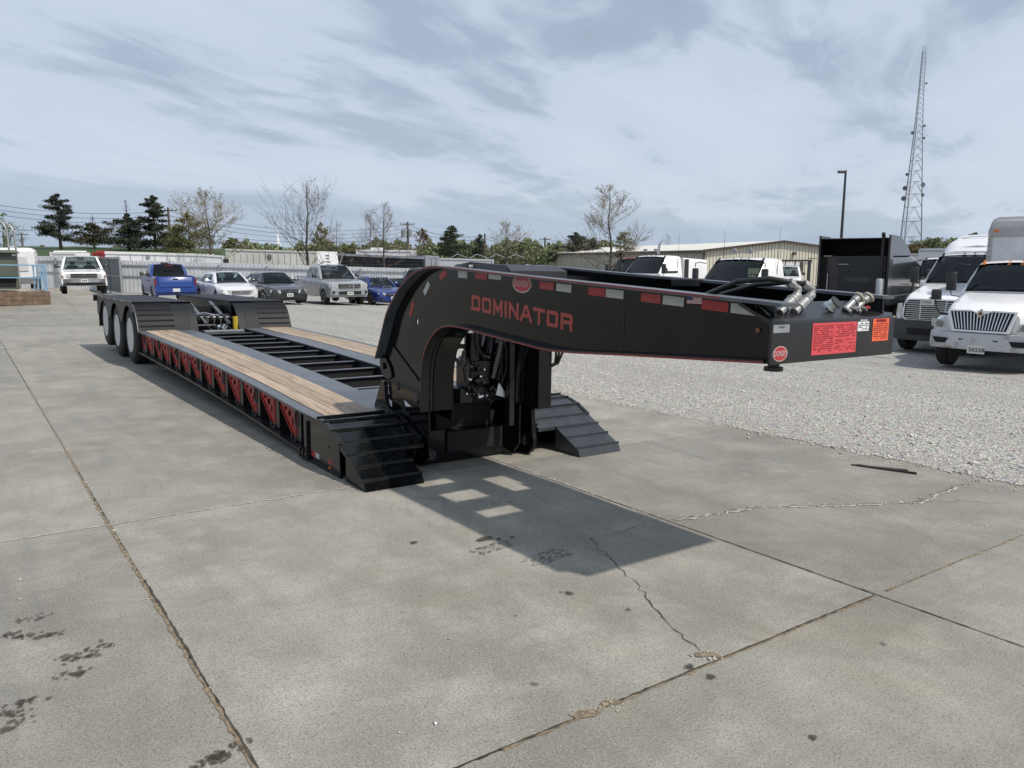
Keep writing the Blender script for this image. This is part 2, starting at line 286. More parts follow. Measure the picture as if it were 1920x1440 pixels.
# ------------------------------------------------------------------ mesh helpers
def props(o, label=None, cat=None, group=None, kind=None):
    if label: o['label'] = label
    if cat: o['category'] = cat
    if group: o['group'] = group
    if kind: o['kind'] = kind
    return o
def obj(name, me, parent=None):
    o = bpy.data.objects.new(name, me); COL.objects.link(o)
    if parent is not None: o.parent = parent
    return o
def empty(name, mtx=None, **kw):
    o = bpy.data.objects.new(name, None); COL.objects.link(o); o.empty_display_size = 0.2
    if mtx is not None: o.matrix_world = mtx
    return props(o, **kw)
class MB:
    def __init__(s): s.v = []; s.f = []; s.m = []; s.k = 0
    def add(s, vs, fs):
        o = len(s.v); s.v += [tuple(p) for p in vs]; s.f += [tuple(i+o for i in f) for f in fs]; s.m += [s.k]*len(fs); return s
    def box(s, x0, x1, y0, y1, z0, z1):
        return s.add([(x0,y0,z0),(x1,y0,z0),(x1,y1,z0),(x0,y1,z0),(x0,y0,z1),(x1,y0,z1),(x1,y1,z1),(x0,y1,z1)],
                     [(0,3,2,1),(4,5,6,7),(0,1,5,4),(1,2,6,5),(2,3,7,6),(3,0,4,7)])
    def bbox(s, x0, x1, y0, y1, z0, z1, r=0.02):
        "box with chamfered vertical and top edges"
        a = [(x0+r,y0),(x1-r,y0),(x1,y0+r),(x1,y1-r),(x1-r,y1),(x0+r,y1),(x0,y1-r),(x0,y0+r)]
        cx, cy = (x0+x1)/2, (y0+y1)/2
        b = [(p[0]+(r if p[0]<cx else -r)*.8, p[1]+(r if p[1]<cy else -r)*.8) for p in a]
        vs = [(p[0],p[1],z0) for p in a]+[(p[0],p[1],z1-r) for p in a]+[(p[0],p[1],z1) for p in b]
        fs = [tuple(range(7,-1,-1)), tuple(range(16,24))]
        for k in (0, 8):
            for i in range(8): j=(i+1)%8; fs.append((k+i,k+j,k+8+j,k+8+i))
        return s.add(vs, fs)
    def hexa(s, p):  # 8 points: bottom 4 ccw, top 4 ccw
        return s.add(p, [(0,3,2,1),(4,5,6,7),(0,1,5,4),(1,2,6,5),(2,3,7,6),(3,0,4,7)])
    def bar(s, p, q, w, h=None, up=(0,0,1)):
        p, q = Vector(p), Vector(q); d = (q-p).normalized(); u = Vector(up)
        if abs(d.dot(u)) > .98: u = Vector((1,0,0))
        a = d.cross(u).normalized(); b = a.cross(d); h = h or w
        c = [(-w/2,-h/2),(w/2,-h/2),(w/2,h/2),(-w/2,h/2)]
        return s.add([p+a*x+b*y for x,y in c]+[q+a*x+b*y for x,y in c], [(0,1,2,3),(7,6,5,4),(0,4,5,1),(1,5,6,2),(2,6,7,3),(3,7,4,0)])
    def cyl(s, p, q, r0, r1=None, n=12, cap=True):
        p, q = Vector(p), Vector(q); r1 = r0 if r1 is None else r1; d = (q-p).normalized(); u = Vector((0,0,1)) if abs(d.z)<.9 else Vector((1,0,0))
        a = d.cross(u).normalized(); b = d.cross(a)
        cs = [(math.cos(2*math.pi*i/n), math.sin(2*math.pi*i/n)) for i in range(n)]
        vs = [p+a*x*r0+b*y*r0 for x,y in cs]+[q+a*x*r1+b*y*r1 for x,y in cs]
        fs = [(i,(i+1)%n,n+(i+1)%n,n+i) for i in range(n)]
        if cap: fs += [tuple(range(n-1,-1,-1)), tuple(range(n,2*n))]
        return s.add(vs, fs)
    def tube(s, pts, r, n=8, closed=False):
        pts = [Vector(p) for p in pts]; K = len(pts); vs = []; fs = []; pa = None
        for i, p in enumerate(pts):
            d = ((pts[(i+1)%K] if closed or i < K-1 else p)-(pts[i-1] if closed or i > 0 else p)).normalized()
            if pa is None: u = Vector((0,0,1)) if abs(d.z)<.9 else Vector((1,0,0)); a = d.cross(u).normalized()
            else: a = (pa-d*pa.dot(d)).normalized()
            pa = a; b = d.cross(a); rr = r[i] if isinstance(r, (list, tuple)) else r
            vs += [p+a*math.cos(2*math.pi*j/n)*rr+b*math.sin(2*math.pi*j/n)*rr for j in range(n)]
        for i in range(K if closed else K-1):
            i2 = (i+1)%K
            for j in range(n): j2=(j+1)%n; fs.append((i*n+j,i*n+j2,i2*n+j2,i2*n+j))
        if not closed: fs += [tuple(range(n-1,-1,-1)), tuple(range((K-1)*n,K*n))]
        return s.add(vs, fs)
    def lathe(s, c, axis, prof, n=24):
        "prof: (along, radius)"
        c = Vector(c); d = Vector(axis).normalized(); u = Vector((0,0,1)) if abs(d.z)<.9 else Vector((1,0,0)); a = d.cross(u).normalized(); b = d.cross(a)
        vs = []; K = len(prof)
        for h, r in prof: vs += [c+d*h+a*math.cos(2*math.pi*j/n)*r+b*math.sin(2*math.pi*j/n)*r for j in range(n)]
        fs = [(i*n+j,i*n+(j+1)%n,(i+1)*n+(j+1)%n,(i+1)*n+j) for i in range(K-1) for j in range(n)]
        fs += [tuple(range(n-1,-1,-1)), tuple(range((K-1)*n,K*n))]
        return s.add(vs, fs)
    def prism(s, poly, f0, f1, holes=()):
        "poly in 2D; f0, f1 map (a,b) to 3D on the two faces"
        loops = [list(poly)]+[list(h) for h in holes]
        tri = geometry.tessellate_polygon([[Vector((a,b,0)) for a,b in lp] for lp in loops])
        flat = [p for lp in loops for p in lp]; n = len(flat)
        vs = [f0(a,b) for a,b in flat]+[f1(a,b) for a,b in flat]
        fs = [tuple(t) for t in tri]+[tuple(n+i for i in reversed(t)) for t in tri]
        o = 0
        for lp in loops:
            k = len(lp)
            fs += [(o+i,o+(i+1)%k,n+o+(i+1)%k,n+o+i) for i in range(k)]; o += k
        return s.add(vs, fs)
    def px(s, poly, x0, x1, holes=()):      # poly in (y,z), thickness along x
        return s.prism(poly, lambda a,b:(x0,a,b), lambda a,b:(x1,a,b), holes)
    def py(s, poly, y0, y1, holes=()):      # poly in (x,z)
        return s.prism(poly, lambda a,b:(a,y0,b), lambda a,b:(a,y1,b), holes)
    def loft(s, rings, cap=True):
        n = len(rings[0]); vs = [p for r in rings for p in r]
        fs = [(i*n+j,i*n+(j+1)%n,(i+1)*n+(j+1)%n,(i+1)*n+j) for i in range(len(rings)-1) for j in range(n)]
        if cap: fs += [tuple(range(n-1,-1,-1)), tuple(range((len(rings)-1)*n,len(rings)*n))]
        return s.add(vs, fs)
    def mesh(s, name, mats, smooth=None):
        me = bpy.data.meshes.new(name); me.from_pydata(s.v, [], s.f)
        for m in (mats if isinstance(mats, (list, tuple)) else [mats]): me.materials.append(m)
        if isinstance(mats, (list, tuple)) and len(mats) > 1: me.polygons.foreach_set('material_index', s.m)
        bm_fix(me)
        if smooth is not None:
            me.polygons.foreach_set('use_smooth', [True]*len(me.polygons)); me.set_sharp_from_angle(angle=R(smooth))
        me.update(); return me
    def build(s, name, mats, parent=None, smooth=None):
        return obj(name, s.mesh(name, mats, smooth), parent)
import bmesh
def bm_fix(me):
    if len(me.polygons) > 20000: return
    b = bmesh.new(); b.from_mesh(me); bmesh.ops.recalc_face_normals(b, faces=b.faces[:]); b.to_mesh(me); b.free()
def text_mesh(body, size, mats, depth=0.002, bold=0.0, xs=1.0):
    c = bpy.data.curves.new('text', 'FONT'); c.body = body; c.size = size; c.extrude = depth; c.align_x = 'CENTER'; c.align_y = 'CENTER'; c.offset = bold; c.resolution_u = 2
    o = bpy.data.objects.new('text', c); COL.objects.link(o)
    bpy.context.view_layer.update()
    me = bpy.data.meshes.new_from_object(o.evaluated_get(bpy.context.evaluated_depsgraph_get())); bpy.data.objects.remove(o)
    me.materials.clear(); me.materials.append(mats)
    for v in me.vertices: v.co.x *= xs
    return me
def text_at(name, body, size, m, origin, xdir, ydir, parent, bold=0.0, xs=1.0, depth=.002):
    me = text_mesh(body, size, m, depth, bold, xs); X = Vector(xdir).normalized(); Y = Vector(ydir).normalized(); Z = X.cross(Y)
    T = Matrix((X, Y, Z)).transposed().to_4x4(); T.translation = Vector(origin); me.transform(T)
    return obj(name, me, parent)
def interp(x, pts):
    return float(np.interp(x, [p[0] for p in pts], [p[1] for p in pts]))

# ------------------------------------------------------------------ ground shape
def loc(u, v, d): return Mi @ at(u, v, d)
CT = []
for u, v, d in [(158,550,37),(250,549,50),(90,537,50),(509,567,38),(430,568,38),(340,573,38),(617,569,40),(718,570,42),(1775,690,18.5),(1720,658,22),
                (1620,610,29),(1330,636,25),(1200,583,38),(840,555,52),(1100,548,60),(1480,548,60)]:
    q = loc(u, v, d); CT.append((q.x, q.y, q.z))
for u, d in [(-200,120),(300,120),(700,120),(1100,120),(1500,120),(1900,110),(2300,90),(0,400),(960,400),(1900,400),(3500,60)]:
    w = at(u, 485, d); q = Mi @ Vector((w.x, w.y, -1.2)); CT.append((q.x, q.y, q.z))
for a in (-6, -3, 0, 3, 5):
    for b in (-12, -8, -4, 0, 4, 8, 12, 16, 20): CT.append((a, b, 0.0))
for a, b in [(8,-4),(8,4),(10,10),(8,0),(-10,0),(-14,10),(-12,20),(6,24),(-3,26)]: CT.append((a, b, 0.0))
CTa = np.array(CT)
def G(a, b):
    a = np.asarray(a, float); b = np.asarray(b, float)
    d2 = (a[..., None]-CTa[:, 0])**2+(b[..., None]-CTa[:, 1])**2+4.0
    w = d2**-1.8
    g = (w*CTa[:, 2]).sum(-1)/w.sum(-1)
    # stays exactly flat under and around the trailer
    r = np.maximum(np.maximum((-8-a)/8, (a-6.0)/4), np.maximum((-b-12)/8, (b-20)/10))
    return g*np.clip(r, 0, 1)
def gz(x, y):
    z = -0.5
    for _ in range(4):
        q = Mi @ Vector((x, y, z)); z -= (q.z-float(G(q.x, q.y)))
    return z
def place(u, d, heading):
    "matrix for a thing standing on the ground d metres ahead, heading in degrees"
    w = at(u, 485, d); z = gz(w.x, w.y)
    return Matrix.Translation((w.x, w.y, z)) @ Matrix.Rotation(R(heading), 4, 'Z')
# ------------------------------------------------------------------ ground, gravel, slabs
def sheet(name, avals, bvals, z, mats, parent=None, thick=None):
    a = np.array(avals); b = np.array(bvals); A, B = np.meshgrid(a, b, indexing='ij'); Z = G(A, B)+z
    na, nb = A.shape; vs = np.stack([A, B, Z], -1).reshape(-1, 3)
    idx = np.arange(na*nb).reshape(na, nb); fs = np.stack([idx[:-1,:-1], idx[1:,:-1], idx[1:,1:], idx[:-1,1:]], -1).reshape(-1, 4).tolist()
    vs = [tuple(p) for p in vs]
    if thick:   # skirt
        rim = list(idx[:,0])+list(idx[-1,1:])+list(idx[::-1,-1][1:])+list(idx[0,::-1][1:-1]); o = len(vs)
        ch = 0.006
        ca, cb = (a[0]+a[-1])/2, (b[0]+b[-1])/2
        vs += [(vs[i][0]+(0.004 if vs[i][0]>ca else -0.004), vs[i][1]+(0.004 if vs[i][1]>cb else -0.004), vs[i][2]-ch) for i in rim]
        vs += [(vs[o+k][0], vs[o+k][1], vs[i][2]-thick) for k, i in enumerate(rim)]
        n = len(rim); fs += [(rim[i], o+i, o+(i+1)%n, rim[(i+1)%n]) for i in range(n)]+[(o+i, o+n+i, o+n+(i+1)%n, o+(i+1)%n) for i in range(n)]
    me = bpy.data.meshes.new(name); me.from_pydata(vs, [], fs); me.materials.append(mats)
    me.polygons.foreach_set('use_smooth', [True]*len(me.polygons)); me.set_sharp_from_angle(angle=R(30)); me.update()
    o = obj(name, me, parent)
    if parent is None: o.matrix_world = M
    return o
DIRT = mat('packed_dirt', (0.27, 0.25, 0.215), 0.95, var=0.2, scale=0.6, bump=0.4, bscale=8)
far_a = [-900,-500,-300,-200,-150,-110]+list(range(-90,-30,6))+list(range(-30,60,3))+list(range(60,120,8))+[130,160,220,320,500,900]
far_b = [-300,-120,-60,-30]+list(range(-20,100,4))+[105,120,140,170,220,300,450,700,1200,2500]
props(sheet('ground', far_a, far_b, -0.06, DIRT), kind='structure')
ga = sorted(set([4.462, 4.6]+[round(x,2) for x in np.arange(5, 20, 1.0)]+list(range(20, 110, 4)))); gb = sorted(set(list(range(-40, 60, 2))+list(range(60, 120, 6))))
props(sheet('gravel_lot', ga, gb, 0.004, GRAV), kind='structure')
pave = props(sheet('concrete_pavement', list(np.arange(-26, 4.6, 2.0))+[4.46], list(np.arange(-17, 44, 2.0)), -0.028, mat('joint_filler', (0.045, 0.04, 0.032), .95, var=.4, scale=8)), kind='structure')
latl = [-26, -23.2, -20.1, -17.0, -13.95, -10.9, -7.84, -4.76, -1.68, 1.40, 4.46]
lonl = [-17, -10.1, -3.18, 0.2, 7.1, 14.0, 20.9, 27.8, 34.7, 41.6]
gap = 0.007
for i in range(len(latl)-1):
    for j in range(len(lonl)-1):
        a0, a1, b0, b1 = latl[i]+gap, latl[i+1]-gap, lonl[j]+(.0015 if lonl[j] in (.2, 7.1) else gap), lonl[j+1]-(.0015 if lonl[j+1] in (.2, 7.1) else gap)
        if i == len(latl)-2: a1 = latl[i+1]
        if i == 8 and j == 2: pass
        sheet('concrete_slab', list(np.linspace(a0, a1, 4)), list(np.linspace(b0, b1, max(3, int((b1-b0)/1.7)))), rng.uniform(-.0015, .0015), CONC, pave, thick=0.02)
# cracks and spalled joints, drawn as jagged ribbons in the slab surface
def ribbon(name, pts, w, mats, jag=0.03, z=0.003, step=0.035):
    P = []
    for (a0, b0), (a1, b1) in zip(pts[:-1], pts[1:]):
        n = max(2, int(math.hypot(a1-a0, b1-b0)/step))
        for k in range(n):
            t = k/n; P.append((a0+(a1-a0)*t, b0+(b1-b0)*t))
    P.append(pts[-1]); vs = []; fs = []
    for i, p in enumerate(P):
        q = P[min(i+1, len(P)-1)]; r = P[max(i-1, 0)]; d = math.hypot(q[0]-r[0], q[1]-r[1]) or 1
        nx, ny = -(q[1]-r[1])/d, (q[0]-r[0])/d; off = rng.normal(0, jag)*.5; ww = w*rng.uniform(.35, 1.5)
        for s in (-1, 1): vs.append((p[0]+nx*(off+s*ww/2), p[1]+ny*(off+s*ww/2), z+float(G(p[0], p[1]))))
        if i: fs.append((2*i-2, 2*i-1, 2*i+1, 2*i))
    me = bpy.data.meshes.new(name); me.from_pydata(vs, [], fs); me.materials.append(mats); return obj(name, me, pave)
PALEC = mat('spalled_concrete', (0.36, 0.345, 0.30), .95, var=.35, scale=30)
TANC = mat('joint_debris', (0.19, 0.15, 0.10), .95, var=.45, scale=40)
ribbon('crack', [(0.728,-1.70),(0.48,-2.354),(0.265,-2.79),(0.14,-3.173)], .0045, CRK, .02)
ribbon('crack', [(0.728,-1.70),(1.0,-1.72),(1.40,-1.66)], .0035, CRK, .02)
ribbon('crack', [(1.446,-1.727),(2.18,-1.845),(2.8,-2.2),(3.31,-2.42),(3.7,-2.38),(4.33,-2.36)], .006, CRK, .035)
ribbon('spalled_edge', [(1.446,-1.74),(2.18,-1.86),(2.8,-2.2),(3.31,-2.43),(3.7,-2.40),(4.33,-2.36)], .026, PALEC, .035, .0022)
ribbon('spalled_edge', [(1.41,0.05),(1.415,-1.0),(1.39,-1.55)], .012, PALEC, .012, .0022)
ribbon('crack', [(3.3,-2.42),(3.6,-2.62),(3.8,-2.8)], .004, CRK, .03)
ribbon('crack', [(0.25,-.29),(0.5,-.6),(0.8,-.8)], .004, CRK, .03)
ribbon('spalled_edge', [(-1.682,6.9),(-1.68,3),(-1.69,0.3),(-1.685,-.9),(-1.68,-2.9)], .018, TANC, .005, .0022)
ribbon('joint_line', [(-1.672,-3.1),(-1.672,-1.9),(-1.672,-.9)], .010, CRK, .003, .0032)
ribbon('spalled_edge', [(-.95,-3.185),(.2,-3.185),(1.39,-3.19)], .016, TANC, .006, .0022)
ribbon('joint_line', [(-4,-3.18),(.2,-3.18),(1.39,-3.18)], .009, CRK, .003, .0032)
ribbon('joint_line', [(1.40,-1.0),(1.405,-6)], .008, CRK, .003, .0032)
ribbon('spalled_edge', [(-4.7,.2),(-1.7,.2),(0,.2)], .018, PALEC, .012, .0022)
ribbon('spalled_edge', [(1.5,-3.18),(2.8,-3.19),(4.4,-3.18)], .012, TANC, .006, .0022)
ribbon('debris_patch', [(-.62,-3.17),(-.40,-3.2)], .035, TANC, .03, .0036)
ribbon('debris_patch', [(0.12,-3.10),(0.2,-3.17)], .035, TANC, .03, .0036)
# oil and water stains of their own shape
def blob(name, a, b, r, mats, sx=1.0, z=0.0042, n=16, rough=.25):
    vs = [(a, b, z)]; ph = rng.uniform(0, 6.28, 4)
    for i in range(n):
        t = 2*math.pi*i/n; rr = r*(1+rough*(math.sin(2*t+ph[0])*.5+math.sin(3*t+ph[1])*.5+math.sin(5*t+ph[2])*.3)); vs.append((a+rr*math.cos(t)*sx, b+rr*math.sin(t), z))
    vs += [(a+(p[0]-a)*.62, b+(p[1]-b)*.62, z) for p in vs[1:n+1]]
    fs = [(0, n+i+1, n+(i+1)%n+1) for i in range(n)]+[(n+i+1, i+1, (i+1)%n+1, n+(i+1)%n+1) for i in range(n)]
    me = bpy.data.meshes.new(name); me.from_pydata(vs, [], fs); me.materials.append(mats)
    at_ = me.attributes.new('soak', 'FLOAT', 'POINT'); at_.data.foreach_set('value', [1.0]+[0.0]*n+[.9]*n); return obj(name, me, pave)
STAIN2 = stainmat('faint_stain', (0.07, 0.065, 0.055), .5)
for a, b, r in [(-.217,-1.171,.030),(.193,-1.349,.05),(.14,-1.36,.03),(.25,-1.40,.022),(.086,-2.284,.028),(.06,-2.25,.012),(.021,-3.153,.026),(.03,-3.26,.026),(.001,-3.748,.02),(.34,-1.42,.02)]:
    blob('oil_stain', a, b, r, STAIN)
for a, b, r in [(.2,-2.6,.02),(-.6,-2.9,.02),(.9,-3.5,.02),(-.3,-2.35,.012)]:
    blob('oil_stain', a, b, r, STAIN2)
def splash(a, b, n, s, mt):
    for _ in range(n):
        blob('water_mark', a+rng.normal(0, s), b+rng.normal(0, s*.55), rng.uniform(.006, .017), mt, z=0.004+rng.uniform(0,.0012), n=9, rough=.5)
WETC = stainmat('damp_mark', (0.06, 0.050, 0.036), .72)
for c in [(-1.99,-1.60),(-2.03,-1.66),(-2.10,-1.64),(-2.08,-1.80),(-2.28,-1.93),(-2.33,-1.98),(-2.30,-2.06),(-2.14,-1.34),(-2.2,-1.12),(-1.72,-2.66),(-2.24,-1.3),(-2.3,-1.25)]:
    splash(*c, 16, .034, WETC)
blob('water_mark', -2.08, -1.80, .028, WETC); blob('water_mark', -2.34, -2.10, .03, WETC)
splash(-1.78, -2.68, 40, .03, WETC)
# black tyre scuffs under the gooseneck and by the deck
SCUF = mat('tyre_scuff', (0.11, 0.108, 0.10), .6, var=.35, scale=45)
def scuff(a, b, L_, ang, n=5, w=.010, gapw=.022):
    for k in range(n):
        ca, sa = math.cos(R(ang)), math.sin(R(ang)); o = (k-n/2)*gapw; t = -.5+rng.uniform(0, .2)
        while t < .45:
            l = rng.uniform(.03, .18); ribbon('tyre_mark', [(a+ca*L_*t-sa*o, b+sa*L_*t+ca*o), (a+ca*L_*(t+l)-sa*o, b+sa*L_*(t+l)+ca*o)], w*rng.uniform(.3,1.1), SCUF, .004, .0035); t += l+rng.uniform(.02, .12)
scuff(.30,-1.80,.32,8,9,.008,.016); scuff(.12,-1.50,.30,8,7,.008,.016)
scuff(-.12,1.6,.7,84,5,.01,.03); scuff(-.12,3.0,.7,84,5,.01,.03); scuff(-.15,5.2,.7,84,5,.01,.03)
# loose limestone chips
def chips(name, pts, sizes, z0=0.0, parent=None, mt=STONE):
    n = len(pts); base = np.array([(1,0,0),(-1,0,0),(0,1,0),(0,-1,0),(0,0,1),(0,0,-1)], float)
    fc = np.array([(0,2,4),(2,1,4),(1,3,4),(3,0,4),(2,0,5),(1,2,5),(3,1,5),(0,3,5)])
    v = base[None]*(rng.uniform(.5, 1.2, (n, 6, 1)))*sizes[:, None, None]*np.array([1.2, 1.0, .65])
    v = v+rng.normal(0, .18, v.shape)*sizes[:, None, None]
    th = rng.uniform(0, 6.28, n); c, s = np.cos(th)[:, None], np.sin(th)[:, None]
    x = v[..., 0]*c-v[..., 1]*s; y = v[..., 0]*s+v[..., 1]*c
    zz = v[..., 2]+G(pts[:, 0], pts[:, 1])[:, None]+z0+sizes[:, None]*.25
    V = np.stack([x+pts[:, 0:1], y+pts[:, 1:2], zz], -1).reshape(-1, 3); F = (fc[None]+np.arange(n)[:, None, None]*6).reshape(-1, 3)
    me = bpy.data.meshes.new(name); me.vertices.add(len(V)); me.vertices.foreach_set('co', V.ravel()); me.loops.add(F.size); me.loops.foreach_set('vertex_index', F.ravel())
    me.polygons.add(len(F)); me.polygons.foreach_set('loop_start', np.arange(len(F))*3); me.polygons.foreach_set('loop_total', np.full(len(F), 3)); me.update(calc_edges=True); me.validate()
    me.materials.append(mt); o = obj(name, me, parent)
    if parent is None: o.matrix_world = M
    return o
n = 125000
aa = 4.40+rng.exponential(4.2, n)*.9; bb = rng.uniform(-6, 12, n)
keep = (aa < 18); aa = aa[keep]; bb = bb[keep]
props(chips('gravel', np.stack([aa, bb], 1), rng.lognormal(-4.85, .42, len(aa))), label='loose crushed white limestone gravel covering the truck lot', cat='gravel', kind='stuff')
edge = np.stack([4.46-np.abs(rng.exponential(.07, 1500)), rng.uniform(-7, 12, 1500)], 1)
crk = []
for (a0,b0),(a1,b1) in [((1.446,-1.74),(2.18,-1.86)),((2.18,-1.86),(2.8,-2.2)),((2.8,-2.2),(3.31,-2.43)),((3.31,-2.43),(4.33,-2.36)),((.12,-3.1),(.2,-3.17)),((-.62,-3.17),(-.4,-3.2)),((-1.69,-2.4),(-1.68,3))]:
    t = rng.uniform(0, 1, (60, 1)); crk.append(np.array([[a0, b0]])+t*np.array([[a1-a0, b1-b0]])+rng.normal(0, .022, (60, 2)))
sc = np.stack([rng.uniform(-5, 4.4, 420), rng.uniform(-4.5, 8, 420)], 1)
allp = np.concatenate([edge]+crk+[sc]); szs = np.concatenate([rng.lognormal(-4.7, .35, 1500), rng.lognormal(-5.3, .35, 60*len(crk)), rng.lognormal(-5.5, .45, 420)])
props(chips('loose_chips', allp, szs), label='small pale stone chips scattered over the concrete slabs and cracks', cat='stone chips', kind='stuff')
def stone(a, b, r, label):
    p = chips('stone', np.array([[0., 0.]]), np.array([r])); p.data.materials[0] = WPNT2; p.matrix_world = M @ Matrix.Translation((a, b, 0)); props(p, label=label, cat='stone')
stone(-1.064, -2.917, .012, 'small white stone lying alone on the concrete near the bottom edge')
# flattened strip of rusty metal by the gravel
s = MB(); s.hexa([(3.97,-1.53,0),(3.93,-1.55,0),(4.08,-2.0,0),(4.12,-1.98,0),(3.97,-1.53,.012),(3.93,-1.55,.012),(4.08,-2.0,.02),(4.12,-1.98,.012)]); s.hexa([(3.93,-1.50,0),(3.92,-1.52,0),(4.13,-1.9,0),(4.14,-1.88,0),(3.93,-1.50,.010),(3.92,-1.52,.010),(4.13,-1.9,.014),(4.14,-1.88,.014)])
o = s.build('metal_strip', RUST); o.matrix_world = M; props(o, label='flattened dark rusty strip lying on the concrete by the gravel edge', cat='scrap metal')

# ------------------------------------------------------------------ the lowboy trailer
T = empty('lowboy_trailer', M, label='long black lowboy trailer with wooden deck, red outriggers and arched gooseneck', cat='trailer')
ZD = [(0.85,.405),(1.06,.408),(1.465,.425),(2.06,.458),(3.14,.507),(4.5,.552),(6.3,.595),(8.75,.632),(9.2,.632)]
zd = lambda b: interp(b, ZD)
def cstrip(name, a0, a1, b0, b1, top, thick, mats, parent=T, n=14, smooth=None):
    s = MB(); rings = []
    for i in range(n+1):
        b = b0+(b1-b0)*i/n; z = zd(b)+top; rings.append([(a0,b,z-thick),(a1,b,z-thick),(a1,b,z),(a0,b,z)])
    s.loft(rings); return s.build(name, mats, parent)
WD = 2.59
for side in (0, 1):
    fx = (lambda x: x) if side == 0 else (lambda x: WD-x)
    def A(x0, x1): p, q = fx(x0), fx(x1); return (min(p, q), max(p, q))
    cstrip('deck_edge_flange', *A(0, .105), .9, 8.86, 0, .018, GRYF)
    cstrip('deck_inner_flange', *A(.578, .86), .95, 8.86, -.002, .018, GRYF)
    cstrip('web_plate', *A(.14, .152), .98, 8.86, -.02, .34, BLK)
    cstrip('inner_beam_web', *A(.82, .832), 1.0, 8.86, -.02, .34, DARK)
    cstrip('bottom_flange', *A(.0, .42), .55, 8.86, -.352, .018, BLKM)
    # planks: three wide, cut in lengths
    for k in range(3):
        w = .4715/3; x0 = .1075+k*w; cuts = [.93, 1.35+.0*k, 4.0+.55*k, 6.4+.3*k, 8.86] if k == 1 else [.93, 3.4+.9*k, 6.2+.35*k, 8.86]
        for c0, c1 in zip(cuts[:-1], cuts[1:]): cstrip('plank', *A(x0+.0035, x0+w-.0035), c0+.002, c1-.002, .004+rng.uniform(-.002, .002), .035, WOOD, n=8)
    # swing outriggers folded against the side: hinge tube in front, perforated triangle behind it
    for k in range(13):
        b = 1.66+.588*k
        if b > 8.8: break
        z1 = zd(b)-.03; z0 = z1-.265; sw = .05+.012*math.sin(k*2.3)
        e = min(.275+.02*math.sin(k*3.7), 8.84-b-.02)
        if e < .1: continue
        P3 = lambda off: (lambda y, z: (fx(.075+off-sw*(y-b)/.39), y, z))
        tri = [(b,z1),(b+e,z1-.004),(b+e,z1-.035),(b+.055,z0),(b,z0)]
        def ov(cy, cz, ry, rz): return [(cy+ry*math.cos(t*math.pi/4), cz+rz*math.sin(t*math.pi/4)) for t in range(8)]
        s = MB(); s.prism(tri, P3(0), P3(.008), [ov(b+e*.70, z1-.042, .026, .016), ov(b+e*.42, z1-.082, .030, .034), ov(b+e*.20, z1-.150, .020, .045)] if e > .24 else [])
        p0 = P3(-.012); s.loft([[p0(y, z-.006), p0(y, z+.006), P3(.02)(y, z+.006), P3(.02)(y, z-.006)] for y, z in ((b+e, z1-.037), (b+.055, z0+.002))]); s.loft([[p0(y, z-.008), p0(y, z), P3(.02)(y, z), P3(.02)(y, z-.008)] for y, z in ((b+e, z1+.002), (b, z1+.002))])
        s.cyl((fx(.08),b-.015,z0-.01),(fx(.08),b-.015,z1),.028,n=10); s.build('outrigger', RED, T, 40)
        s = MB(); s.cyl((fx(.08),b-.015,z0-.055),(fx(.08),b-.015,z0-.01),.024,n=10); s.box(*sorted((fx(.05), fx(.14))), b-.05, b+.02, z0-.07, z0-.05); s.cyl((fx(.06),b+.05,z0-.05),(fx(.06),b+.05,z0+.0),.014,n=6); s.build('hinge_bracket', BLKM, T, 40)
        s = MB(); s.box(*sorted((fx(.07), fx(.14))), b-.15, b-.06, z0-.05, z1+.01); s.build('outrigger_post', BLKM, T)
        if side == 0:
            s = MB(); s.box(.1365, .1395, b+.20, b+.31, z0-.0, z0+.045); s.build('reflective_tape', TAPER, T)
            s = MB(); s.box(.1365, .1395, b+.10, b+.20, z0-.0, z0+.045); s.build('reflective_tape', TAPEW, T)
    # hanging lashing rings
    for b in ([1.50, 2.68, 3.86, 5.03, 6.2, 7.4, 8.5]):
        z1 = zd(b)-.02; s = MB(); x = fx(.03)
        s.tube([(x+(.0 if side == 0 else 0), b+.045*math.sin(t*math.pi/6), z1-.085-.075*math.cos(t*math.pi/6)) for t in range(12)], .0085, 7, closed=True)
        s.box(*sorted((fx(.01), fx(.06))), b-.03, b+.03, z1-.025, z1+.0); s.build('lashing_ring', mat('worn_ring_steel', (.05,.05,.053), .4, metal=.6), T, 60)
# cross members of the open well
for k in range(13):
    b = 2.27+.605*k
    if b > 8.6: break
    s = MB(); z1 = zd(b)-.035; s.box(.834, 1.756, b-.032, b+.032, z1-.008, z1); cm_ = s.build('cross_member', GRYF, T); s = MB(); s.box(.834, 1.756, b-.004, b+.004, z1-.18, z1-.0085); s.box(.834, 1.756, b-.03, b+.03, z1-.188, z1-.18); s.build('cross_member_web', DARK, cm_)  # web coloured near black, with the shade of the well painted in
s = MB(); s.box(.834, 1.756, 2.0, 8.6, .10, .108); s.build('belly_pan', DARK, T)  # near-black pan colour stands in for shade down in the well
